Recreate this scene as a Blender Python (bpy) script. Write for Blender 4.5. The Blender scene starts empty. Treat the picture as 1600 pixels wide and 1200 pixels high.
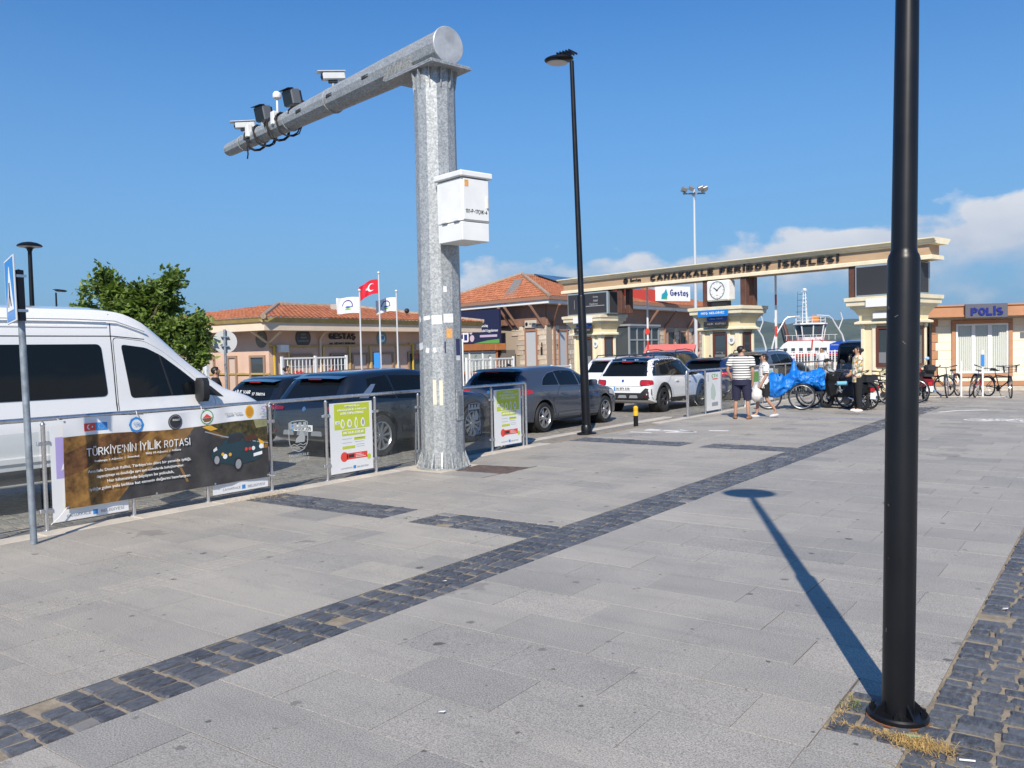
import bpy, bmesh, math, random
import numpy as np
from mathutils import Vector, Matrix, Euler
from mathutils.bvhtree import BVHTree
R = math.radians
PI = math.pi
random.seed(7); NR = np.random.RandomState(7)
S = bpy.context.scene
COL = S.collection

# ---------------------------------------------------------------- camera
cd = bpy.data.cameras.new('camera'); cam = bpy.data.objects.new('camera', cd); COL.objects.link(cam)
S.camera = cam
cd.sensor_width = 36.0; cd.lens = 1330/1600*36; cd.clip_start = .05; cd.clip_end = 20000
yaw, pitch, roll = .6242899, .0384074, -.0216307
fw = Vector((-math.sin(yaw)*math.cos(pitch), math.cos(yaw)*math.cos(pitch), -math.sin(pitch)))
rt = Vector((math.cos(yaw), math.sin(yaw), 0)); up = rt.cross(fw)
r2 = rt*math.cos(roll)+up*math.sin(roll); u2 = -rt*math.sin(roll)+up*math.cos(roll)
m = Matrix((r2, u2, -fw)).transposed().to_4x4(); m.translation = (0, 0, 1.7)
cam.matrix_world = m
# ---------------------------------------------------------------- light
SUN_EL = R(40.8); SUN_DIR = Vector((.457*math.cos(SUN_EL), -.889*math.cos(SUN_EL), math.sin(SUN_EL)))  # towards the sun
sl = bpy.data.lights.new('sun', 'SUN'); sun = bpy.data.objects.new('sun', sl); COL.objects.link(sun)
sl.energy = 4.9; sl.angle = R(.53); sl.color = (1, .915, .79)
sun.rotation_euler = SUN_DIR.to_track_quat('Z', 'Y').to_euler()
sun.location = (10, -20, 30)
W = bpy.data.worlds.new('World'); S.world = W; W.use_nodes = True
S.view_settings.view_transform = 'Standard'; S.view_settings.look = 'None'
S.view_settings.exposure = 0.26; S.view_settings.gamma = 1; S.view_settings.use_curve_mapping = False
try:
    S.cycles.use_denoising = True; S.cycles.max_bounces = 8; S.cycles.transparent_max_bounces = 24
    S.cycles.caustics_reflective = False; S.cycles.caustics_refractive = False
    S.cycles.volume_bounces = 0; S.cycles.sample_clamp_indirect = 6
except Exception: pass

def nd(nt, t, **kw):
    n = nt.nodes.new(t)
    for k, v in kw.items():
        if k[0] == 'i' and k[1:].isdigit(): n.inputs[int(k[1:])].default_value = v
        else: setattr(n, k, v)
    return n
def mathn(nt, op, a, b=None, c=None, clamp=False):
    n = nt.nodes.new('ShaderNodeMath'); n.operation = op; n.use_clamp = clamp
    for i, x in enumerate((a, b, c)):
        if x is None: continue
        if isinstance(x, (int, float)): n.inputs[i].default_value = x
        else: nt.links.new(x, n.inputs[i])
    return n.outputs[0]
def mixc(nt, f, a, b, blend='MIX'):
    n = nt.nodes.new('ShaderNodeMix'); n.data_type = 'RGBA'; n.blend_type = blend
    for i, x in ((0, f), (6, a), (7, b)):
        if isinstance(x, (int, float)): n.inputs[i].default_value = x
        elif isinstance(x, tuple): n.inputs[i].default_value = tuple(x)+((1,) if len(x) == 3 else ())
        else: nt.links.new(x, n.inputs[i])
    return n.outputs[2]
def ramp(nt, f, stops):
    n = nt.nodes.new('ShaderNodeValToRGB'); cr = n.color_ramp
    while len(cr.elements) < len(stops): cr.elements.new(.5)
    for e, (p, c) in zip(cr.elements, stops):
        e.position = p; e.color = (c, c, c, 1) if isinstance(c, (int, float)) else tuple(c)+(1,)
    nt.links.new(f, n.inputs[0]); return n.outputs[0]

def build_world():
    nt = W.node_tree; nt.nodes.clear(); L = nt.links.new
    sky = nd(nt, 'ShaderNodeTexSky'); sky.sky_type = 'NISHITA'; sky.sun_disc = False
    sky.sun_elevation = SUN_EL; sky.sun_rotation = math.atan2(SUN_DIR.x, SUN_DIR.y)
    sky.air_density = 1.0; sky.dust_density = .25; sky.ozone_density = 2.6; sky.altitude = 0
    tc = nd(nt, 'ShaderNodeTexCoord'); sx = nd(nt, 'ShaderNodeSeparateXYZ'); L(tc.outputs['Generated'], sx.inputs[0])
    x, y, z = sx.outputs
    hsv = nd(nt, 'ShaderNodeHueSaturation'); hsv.inputs['Saturation'].default_value = 1.0; hsv.inputs['Value'].default_value = 1.0
    L(sky.outputs[0], hsv.inputs['Color'])
    # low cumulus: cloud bank standing over the strait, fading out along the horizon
    mp = nd(nt, 'ShaderNodeMapping'); L(tc.outputs['Generated'], mp.inputs[0]); mp.inputs['Scale'].default_value = (1, 1, 1.7)
    mp.inputs['Location'].default_value = (.31, .12, .05)
    n1 = nd(nt, 'ShaderNodeTexNoise'); n1.inputs['Scale'].default_value = 9; n1.inputs['Detail'].default_value = 9; n1.inputs['Roughness'].default_value = .58
    L(mp.outputs[0], n1.inputs['Vector'])
    n2 = nd(nt, 'ShaderNodeTexNoise'); n2.inputs['Scale'].default_value = 3.1; n2.inputs['Detail'].default_value = 2
    L(mp.outputs[0], n2.inputs['Vector'])
    vv = nd(nt, 'ShaderNodeTexVoronoi'); vv.feature = 'SMOOTH_F1'; vv.inputs['Scale'].default_value = 26; vv.inputs['Smoothness'].default_value = .6
    L(mp.outputs[0], vv.inputs['Vector'])
    az = mathn(nt, 'ARCTAN2', mathn(nt, 'MULTIPLY', x, -1), y)          # angle from +Y, positive towards -X
    # bank height by bearing: tallest to the north, gone by the north-west
    hb = mathn(nt, 'MULTIPLY_ADD', az, -.078, .155)
    hb = mathn(nt, 'SUBTRACT', hb, mathn(nt, 'MULTIPLY', mathn(nt, 'MAXIMUM', mathn(nt, 'SUBTRACT', az, .66), 0), .7))
    hb = mathn(nt, 'MINIMUM', mathn(nt, 'MAXIMUM', hb, -.08), .155)
    hb = mathn(nt, 'ADD', hb, mathn(nt, 'MULTIPLY', mathn(nt, 'SUBTRACT', n2.outputs[0], .5), .045))
    puff = mathn(nt, 'ADD', mathn(nt, 'MULTIPLY', mathn(nt, 'SUBTRACT', n1.outputs[0], .5), .10),
                 mathn(nt, 'MULTIPLY', mathn(nt, 'SUBTRACT', .4, vv.outputs['Distance']), .035))
    top = mathn(nt, 'SUBTRACT', mathn(nt, 'ADD', hb, puff), z)
    mask = mathn(nt, 'MULTIPLY', top, 75, clamp=True)
    base = mathn(nt, 'MULTIPLY', mathn(nt, 'ADD', mathn(nt, 'SUBTRACT', z, .055), mathn(nt, 'MULTIPLY', mathn(nt, 'SUBTRACT', n1.outputs[0], .5), .16)), 22, clamp=True)
    hazy = mathn(nt, 'MULTIPLY', mathn(nt, 'SUBTRACT', n1.outputs[0], .50), 1.6, clamp=True)
    low = mathn(nt, 'MULTIPLY', mathn(nt, 'MULTIPLY', mathn(nt, 'SUBTRACT', 1, base), hazy), mathn(nt, 'MULTIPLY', z, 25, clamp=True))
    mask = mathn(nt, 'MULTIPLY', mask, mathn(nt, 'ADD', mathn(nt, 'MULTIPLY', base, .88), mathn(nt, 'MULTIPLY', low, .5)), clamp=True)
    rim = mathn(nt, 'SUBTRACT', 1, mathn(nt, 'MULTIPLY', top, 15), clamp=True)
    lit = mathn(nt, 'ADD', mathn(nt, 'MULTIPLY', rim, .55), mathn(nt, 'MULTIPLY', mathn(nt, 'SUBTRACT', n1.outputs[0], .38), 2.1), clamp=True)
    ccol = mixc(nt, lit, (4.6, 5.3, 6.7), (8.6, 8.6, 8.8))
    tint = mixc(nt, 1.0, hsv.outputs[0], (.34, .93, 1.48), 'MULTIPLY')
    hz = mathn(nt, 'POWER', mathn(nt, 'SUBTRACT', 1, mathn(nt, 'MULTIPLY', mathn(nt, 'MAXIMUM', z, 0), 2.25), clamp=True), 1.15)
    tint = mixc(nt, hz, tint, (2.5, 4.3, 6.4))
    skyc = mixc(nt, mask, tint, ccol)
    bg = nd(nt, 'ShaderNodeBackground'); bg.inputs[1].default_value = .082; L(skyc, bg.inputs[0])
    out = nd(nt, 'ShaderNodeOutputWorld'); L(bg.outputs[0], out.inputs[0])
build_world()

# ---------------------------------------------------------------- materials
MATS = {}
def mat(name, col, rough=.6, metal=0, var=0, vs=4, bump=0, bs=40, coat=0, spec=.5, col2=None, bd=.01, detail=4, stretch=None):
    if name in MATS: return MATS[name]
    mt = bpy.data.materials.new(name); mt.use_nodes = True; nt = mt.node_tree
    b = nt.nodes['Principled BSDF']; MATS[name] = mt
    b.inputs['Base Color'].default_value = tuple(col)+(1,); b.inputs['Roughness'].default_value = rough
    b.inputs['Metallic'].default_value = metal; b.inputs['Specular IOR Level'].default_value = spec
    b.inputs['Coat Weight'].default_value = coat; b.inputs['Coat Roughness'].default_value = .04
    if var or bump:
        tc = nd(nt, 'ShaderNodeTexCoord'); vec = tc.outputs['Object']
        if stretch:
            mp = nd(nt, 'ShaderNodeMapping'); mp.inputs['Scale'].default_value = stretch; nt.links.new(vec, mp.inputs[0]); vec = mp.outputs[0]
    if var:
        n = nd(nt, 'ShaderNodeTexNoise'); n.inputs['Scale'].default_value = vs; n.inputs['Detail'].default_value = detail; n.inputs['Roughness'].default_value = .65
        nt.links.new(vec, n.inputs['Vector'])
        f = ramp(nt, n.outputs[0], [(.32, 0.), (.68, 1.)])
        lo = tuple(c*(1-var) for c in col); hi = col2 if col2 else tuple(min(1, c*(1+var*.6)) for c in col)
        nt.links.new(mixc(nt, f, lo, hi), b.inputs['Base Color'])
        nt.links.new(mathn(nt, 'ADD', mathn(nt, 'MULTIPLY', n.outputs[0], .25), rough-.12, clamp=True), b.inputs['Roughness'])
    if bump:
        n = nd(nt, 'ShaderNodeTexNoise'); n.inputs['Scale'].default_value = bs; n.inputs['Detail'].default_value = 5
        nt.links.new(vec, n.inputs['Vector'])
        bp = nd(nt, 'ShaderNodeBump'); bp.inputs['Strength'].default_value = bump; bp.inputs['Distance'].default_value = bd
        nt.links.new(n.outputs[0], bp.inputs['Height']); nt.links.new(bp.outputs[0], b.inputs['Normal'])
    return mt

def mat_granite(name, g0, g1):
    mt = bpy.data.materials.new(name); mt.use_nodes = True; nt = mt.node_tree; b = nt.nodes['Principled BSDF']; L = nt.links.new
    g = nd(nt, 'ShaderNodeNewGeometry'); at = nd(nt, 'ShaderNodeAttribute'); at.attribute_name = 'tone'
    def noise(s, d, r=.6):
        n = nd(nt, 'ShaderNodeTexNoise'); n.inputs['Scale'].default_value = s; n.inputs['Detail'].default_value = d; n.inputs['Roughness'].default_value = r
        L(g.outputs['Position'], n.inputs['Vector']); return n.outputs[0]
    sp = noise(125, 4, .8); mo = noise(1.1, 5); gr = noise(60, 4)
    c = mixc(nt, at.outputs['Fac'], g0, g1)
    c = mixc(nt, ramp(nt, sp, [(.40, .0), (.60, 1.)]), mixc(nt, .62, c, (.09, .092, .10)), mixc(nt, .42, c, (.7, .68, .64)))
    c = mixc(nt, ramp(nt, mo, [(.3, .34), (.66, 0.)]), c, (.17, .168, .165))
    c = mixc(nt, ramp(nt, noise(.45, 3), [(.5, 0.), (.75, .4)]), c, (.46, .42, .365))
    # chewing gum, drips and scuffs trodden into the slabs
    def spots(sc, thr, k, amt, c, wsc, wamp):
        v = nd(nt, 'ShaderNodeTexVoronoi'); v.voronoi_dimensions = '2D'; v.inputs['Scale'].default_value = sc; L(g.outputs['Position'], v.inputs['Vector'])
        sz = nd(nt, 'ShaderNodeSeparateColor'); L(v.outputs['Color'], sz.inputs[0])
        wob = mathn(nt, 'MULTIPLY', mathn(nt, 'SUBTRACT', noise(wsc, 3), .5), wamp)
        rad = mathn(nt, 'MULTIPLY', mathn(nt, 'SUBTRACT', sz.outputs[0], thr), k)
        sp_ = mathn(nt, 'MULTIPLY', mathn(nt, 'SUBTRACT', rad, mathn(nt, 'ADD', v.outputs['Distance'], wob)), 70, clamp=True)
        return mixc(nt, mathn(nt, 'MULTIPLY', sp_, mathn(nt, 'MULTIPLY_ADD', sz.outputs[1], amt*.6, amt*.4)), c, (.05, .048, .047))
    c = spots(1.55, .3, .085, .85, c, 22, .10); c = spots(2.9, .45, .10, .8, c, 45, .10); c = spots(6.5, .6, .16, .75, c, 80, .12); c = spots(.55, .6, .55, .38, c, 7, .42)
    st = nd(nt, 'ShaderNodeMapping'); st.inputs['Rotation'].default_value = (0, 0, .5); st.inputs['Scale'].default_value = (.6, 5, 1); L(g.outputs['Position'], st.inputs[0])
    sn = nd(nt, 'ShaderNodeTexNoise'); sn.inputs['Scale'].default_value = 1.6; sn.inputs['Detail'].default_value = 5; L(st.outputs[0], sn.inputs['Vector'])
    c = mixc(nt, ramp(nt, sn.outputs[0], [(.52, 0.), (.74, .32)]), c, (.2, .19, .18))
    big = ramp(nt, noise(.8, 6, .7), [(.64, 0.), (.74, .45)])
    c = mixc(nt, big, c, (.13, .13, .135))
    L(c, b.inputs['Base Color']); b.inputs['Roughness'].default_value = .62; b.inputs['Specular IOR Level'].default_value = .35
    bp = nd(nt, 'ShaderNodeBump'); bp.inputs['Strength'].default_value = .3; bp.inputs['Distance'].default_value = .004
    L(mathn(nt, 'ADD', sp, gr), bp.inputs['Height']); L(bp.outputs[0], b.inputs['Normal'])
    return mt
def mat_basalt(name, c0, c1):
    mt = bpy.data.materials.new(name); mt.use_nodes = True; nt = mt.node_tree; b = nt.nodes['Principled BSDF']; L = nt.links.new
    g = nd(nt, 'ShaderNodeNewGeometry'); at = nd(nt, 'ShaderNodeAttribute'); at.attribute_name = 'tone'
    mp = nd(nt, 'ShaderNodeMapping'); L(g.outputs['Position'], mp.inputs[0]); mp.inputs['Scale'].default_value = (1, .35, 1)
    def noise(s, d, r=.6, vec=None):
        n = nd(nt, 'ShaderNodeTexNoise'); n.inputs['Scale'].default_value = s; n.inputs['Detail'].default_value = d; n.inputs['Roughness'].default_value = r
        L(vec or g.outputs['Position'], n.inputs['Vector']); return n.outputs[0]
    st = noise(42, 6, .7, mp.outputs[0]); f = noise(150, 3)
    c = mixc(nt, at.outputs['Fac'], c0, c1)
    c = mixc(nt, ramp(nt, st, [(.42, 0.), (.72, .75)]), c, (.17, .19, .23))
    c = mixc(nt, ramp(nt, f, [(.5, 0.), (.8, .5)]), c, (.22, .2, .18))
    L(c, b.inputs['Base Color']); b.inputs['Roughness'].default_value = .5; b.inputs['Specular IOR Level'].default_value = .4
    bp = nd(nt, 'ShaderNodeBump'); bp.inputs['Strength'].default_value = .75; bp.inputs['Distance'].default_value = .012
    L(mathn(nt, 'ADD', mathn(nt, 'MULTIPLY', st, 1.5), mathn(nt, 'MULTIPLY', f, .4)), bp.inputs['Height']); L(bp.outputs[0], b.inputs['Normal'])
    return mt
def mat_galv():
    mt = bpy.data.materials.new('galvanised_steel'); mt.use_nodes = True; nt = mt.node_tree; b = nt.nodes['Principled BSDF']; L = nt.links.new
    tc = nd(nt, 'ShaderNodeTexCoord')
    v = nd(nt, 'ShaderNodeTexVoronoi'); v.inputs['Scale'].default_value = 48; L(tc.outputs['Object'], v.inputs['Vector'])
    s = nd(nt, 'ShaderNodeSeparateColor'); L(v.outputs['Color'], s.inputs[0])
    n = nd(nt, 'ShaderNodeTexNoise'); n.inputs['Scale'].default_value = 3.5; n.inputs['Detail'].default_value = 6; n.inputs['Roughness'].default_value = .7
    mp = nd(nt, 'ShaderNodeMapping'); mp.inputs['Scale'].default_value = (1, 1, .35); L(tc.outputs['Object'], mp.inputs[0]); L(mp.outputs[0], n.inputs['Vector'])
    f = ramp(nt, mathn(nt, 'ADD', mathn(nt, 'MULTIPLY', s.outputs[0], .55), mathn(nt, 'MULTIPLY', n.outputs[0], .6)), [(.35, 0.), (.85, 1.)])
    L(mixc(nt, f, (.27, .29, .30), (.47, .49, .50)), b.inputs['Base Color']); b.inputs['Metallic'].default_value = .35
    L(mathn(nt, 'MULTIPLY_ADD', s.outputs[1], .22, .42), b.inputs['Roughness'])
    bp = nd(nt, 'ShaderNodeBump'); bp.inputs['Strength'].default_value = .15; bp.inputs['Distance'].default_value = .003
    L(s.outputs[0], bp.inputs['Height']); L(bp.outputs[0], b.inputs['Normal'])
    return mt
def mat_glass(name, tint, dirt=.06, dcol=(.5, .52, .5), refl=1.0):
    mt = bpy.data.materials.new(name); mt.use_nodes = True; nt = mt.node_tree; L = nt.links.new; nt.nodes.clear()
    tr = nd(nt, 'ShaderNodeBsdfTransparent'); tr.inputs[0].default_value = tuple(tint)+(1,)
    df = nd(nt, 'ShaderNodeBsdfDiffuse'); df.inputs[0].default_value = tuple(dcol)+(1,)
    gl = nd(nt, 'ShaderNodeBsdfGlossy'); gl.inputs['Roughness'].default_value = .02
    tc = nd(nt, 'ShaderNodeTexCoord'); n = nd(nt, 'ShaderNodeTexNoise'); n.inputs['Scale'].default_value = 3; n.inputs['Detail'].default_value = 6; L(tc.outputs['Object'], n.inputs['Vector'])
    m1 = nd(nt, 'ShaderNodeMixShader'); L(mathn(nt, 'MULTIPLY', n.outputs[0], dirt*2), m1.inputs[0]); L(tr.outputs[0], m1.inputs[1]); L(df.outputs[0], m1.inputs[2])
    lw = nd(nt, 'ShaderNodeLayerWeight'); fc = mathn(nt, 'POWER', lw.outputs['Facing'], 4.5)
    m2 = nd(nt, 'ShaderNodeMixShader'); L(mathn(nt, 'MULTIPLY_ADD', fc, .9*refl, .035*refl), m2.inputs[0]); L(m1.outputs[0], m2.inputs[1]); L(gl.outputs[0], m2.inputs[2])
    o = nd(nt, 'ShaderNodeOutputMaterial'); L(m2.outputs[0], o.inputs[0]); return mt

# ---------------------------------------------------------------- mesh helpers
class MB:
    def __init__(s): s.v = []; s.f = []; s.tone = None
    def add(s, vs, fs):
        o = len(s.v); s.v += [tuple(p) for p in vs]; s.f += [tuple(i+o for i in f) for f in fs]; return s
    def box(s, x0, y0, z0, x1, y1, z1):
        return s.add([(x0,y0,z0),(x1,y0,z0),(x1,y1,z0),(x0,y1,z0),(x0,y0,z1),(x1,y0,z1),(x1,y1,z1),(x0,y1,z1)],
                     [(3,2,1,0),(4,5,6,7),(0,1,5,4),(1,2,6,5),(2,3,7,6),(3,0,4,7)])
    def obox(s, c, d, rz=0, mat=None):
        a, b, e = d[0]/2, d[1]/2, d[2]/2; t = MB().box(-a, -b, -e, a, b, e)
        mm = Matrix.Translation(c) @ (mat.to_4x4() if mat is not None else Matrix.Rotation(rz, 4, 'Z'))
        return s.add([mm @ Vector(p) for p in t.v], t.f)
    def bbox(s, x0, y0, z0, x1, y1, z1, bv=.02):
        # box with chamfered edges
        X, Y, Z = (x0, x1), (y0, y1), (z0, z1); vs = []; idx = {}
        for i in (0, 1):
            for j in (0, 1):
                for k in (0, 1):
                    sx, sy, sz = (1, -1)[i], (1, -1)[j], (1, -1)[k]
                    for a in range(3):
                        p = [X[i], Y[j], Z[k]]; q = [sx*bv, sy*bv, sz*bv]
                        for c in range(3):
                            if c != a: p[c] += q[c]
                        idx[i, j, k, a] = len(vs); vs.append(tuple(p))
        f = []
        for a in range(3):
            b, c = (a+1) % 3, (a+2) % 3
            for e in (0, 1):
                k = [0, 0, 0]; k[a] = e; r = []
                for bb, cc in ((0, 0), (1, 0), (1, 1), (0, 1)):
                    k[b], k[c] = bb, cc; r.append(idx[k[0], k[1], k[2], a])
                f.append(tuple(r if e else r[::-1]))
        for a in range(3):
            b, c = (a+1) % 3, (a+2) % 3
            for bb in (0, 1):
                for cc in (0, 1):
                    k0 = [0, 0, 0]; k0[b], k0[c] = bb, cc; k1 = list(k0); k1[a] = 1
                    r = (idx[(*k0, b)], idx[(*k1, b)], idx[(*k1, c)], idx[(*k0, c)])
                    f.append(r if bb != cc else r[::-1])
        for i in (0, 1):
            for j in (0, 1):
                for k in (0, 1):
                    r = tuple(idx[i, j, k, a] for a in range(3)); f.append(r if (i+j+k) % 2 else r[::-1])
        return s.add(vs, f)
    def tube(s, pts, r, n=8, cap=True, close=False):
        pts = [Vector(p) for p in pts]; N = len(pts); rs = r if isinstance(r, (list, tuple)) else [r]*N
        vs = []; prev = None
        for i, p in enumerate(pts):
            if close: d = pts[(i+1) % N]-pts[i-1]
            else: d = pts[min(i+1, N-1)]-pts[max(i-1, 0)]
            d = d.normalized() if d.length > 1e-9 else Vector((0, 0, 1))
            if prev is None: a = d.cross(Vector((0, 0, 1)) if abs(d.z) < .95 else Vector((1, 0, 0))).normalized()
            else:
                a = prev-d*prev.dot(d); a = a.normalized() if a.length > 1e-6 else d.orthogonal().normalized()
            prev = a; b = d.cross(a)
            for k in range(n):
                t = 2*PI*k/n; vs.append(p+(a*math.cos(t)+b*math.sin(t))*rs[i])
        fs = []
        for i in range(N if close else N-1):
            j = (i+1) % N
            for k in range(n): fs.append((i*n+k, i*n+(k+1) % n, j*n+(k+1) % n, j*n+k))
        if cap and not close: fs += [tuple(range(n))[::-1], tuple((N-1)*n+k for k in range(n))]
        return s.add(vs, fs)
    def cyl(s, p0, p1, r0, r1=None, n=16): return s.tube([p0, p1], [r0, r0 if r1 is None else r1], n)
    def lathe(s, prof, n=20, c=(0, 0, 0), axis='z', caps=True):
        vs = []
        for r, h in prof:
            for k in range(n):
                t = 2*PI*k/n; x, y = r*math.cos(t), r*math.sin(t)
                q = (x, y, h) if axis == 'z' else ((h, x, y) if axis == 'x' else (y, h, x))
                vs.append((c[0]+q[0], c[1]+q[1], c[2]+q[2]))
        fs = [(i*n+k, i*n+(k+1) % n, (i+1)*n+(k+1) % n, (i+1)*n+k) for i in range(len(prof)-1) for k in range(n)]
        if caps:
            if prof[0][0] > 1e-5: fs.append(tuple(range(n))[::-1])
            if prof[-1][0] > 1e-5: fs.append(tuple((len(prof)-1)*n+k for k in range(n)))
        return s.add(vs, fs)
    def sphere(s, c, r, nu=14, nv=8):
        rx, ry, rz = (r, r, r) if isinstance(r, (int, float)) else r
        vs = [(c[0], c[1], c[2]-rz)]
        for i in range(1, nv):
            t = PI*i/nv-PI/2
            for k in range(nu):
                a = 2*PI*k/nu; vs.append((c[0]+rx*math.cos(t)*math.cos(a), c[1]+ry*math.cos(t)*math.sin(a), c[2]+rz*math.sin(t)))
        vs.append((c[0], c[1], c[2]+rz)); fs = []
        for k in range(nu): fs.append((0, 1+(k+1) % nu, 1+k))
        for i in range(nv-2):
            for k in range(nu): a = 1+i*nu; fs.append((a+k, a+(k+1) % nu, a+nu+(k+1) % nu, a+nu+k))
        a = 1+(nv-2)*nu
        for k in range(nu): fs.append((a+k, a+(k+1) % nu, len(vs)-1))
        return s.add(vs, fs)
    def prism(s, poly, h0, h1, plane='xz'):
        # poly in two axes, extruded along the third between h0 and h1
        def P(a, b, h): return (a, h, b) if plane == 'xz' else ((h, a, b) if plane == 'yz' else (a, b, h))
        n = len(poly); ar = sum(poly[i][0]*poly[(i+1) % n][1]-poly[(i+1) % n][0]*poly[i][1] for i in range(n))
        if ar < 0: poly = poly[::-1]
        if h0 > h1: h0, h1 = h1, h0
        vs = [P(a, b, h0) for a, b in poly]+[P(a, b, h1) for a, b in poly]
        fs = [tuple(range(n))[::-1], tuple(range(n, 2*n))]+[(i, (i+1) % n, n+(i+1) % n, n+i) for i in range(n)]
        if plane == 'xz': fs = [f[::-1] for f in fs]
        return s.add(vs, fs)
    def quad(s, *p): return s.add(p, [tuple(range(len(p)))])
    def grid(s, fn, nu, nv):
        vs = [fn(i/nu, j/nv) for j in range(nv+1) for i in range(nu+1)]
        return s.add(vs, [(j*(nu+1)+i, j*(nu+1)+i+1, (j+1)*(nu+1)+i+1, (j+1)*(nu+1)+i) for j in range(nv) for i in range(nu)])
    def xf(s, mm): s.v = [tuple(mm @ Vector(p)) for p in s.v]; return s
    def mesh(s, name, mt=None, smooth=False, ang=38, tone=None):
        me = bpy.data.meshes.new(name); me.from_pydata(s.v, [], s.f)
        if smooth:
            me.polygons.foreach_set('use_smooth', [True]*len(me.polygons))
            try: me.set_sharp_from_angle(angle=R(ang))
            except Exception: pass
        if mt: me.materials.append(mt)
        if tone is not None:
            a = me.attributes.new('tone', 'FLOAT', 'FACE'); a.data.foreach_set('value', [tone]*len(me.polygons) if isinstance(tone, float) else tone)
        me.update(); return me
    def build(s, name, mt, parent=None, smooth=False, ang=38, loc=None, rz=0):
        o = bpy.data.objects.new(name, s.mesh(name, mt, smooth, ang)); COL.objects.link(o)
        if parent: o.parent = parent
        if loc: o.location = loc
        if rz: o.rotation_euler.z = rz
        return o
def place(name, me, parent=None, loc=(0, 0, 0), rz=0, sc=None):
    o = bpy.data.objects.new(name, me); COL.objects.link(o); o.location = loc; o.rotation_euler.z = rz
    if parent: o.parent = parent
    if sc: o.scale = sc
    return o
def tag(o, label=None, cat=None, group=None, kind=None):
    if label: o['label'] = label
    if cat: o['category'] = cat
    if group: o['group'] = group
    if kind: o['kind'] = kind
    return o
def thing(name, label, cat, loc=(0, 0, 0), rz=0, group=None):
    o = bpy.data.objects.new(name, None); COL.objects.link(o); o.empty_display_size = .2
    o.location = loc; o.rotation_euler.z = rz
    return tag(o, label, cat, group)
def structure(name, loc=(0, 0, 0), rz=0):
    o = bpy.data.objects.new(name, None); COL.objects.link(o); o.location = loc; o.rotation_euler.z = rz; o['kind'] = 'structure'; return o
PEND = []
def arc(cx, cy, rx, ry, a0, a1, n=8): return [(cx+rx*math.cos(R(a0+(a1-a0)*k/n)), cy+ry*math.sin(R(a0+(a1-a0)*k/n))) for k in range(n+1)]
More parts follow.
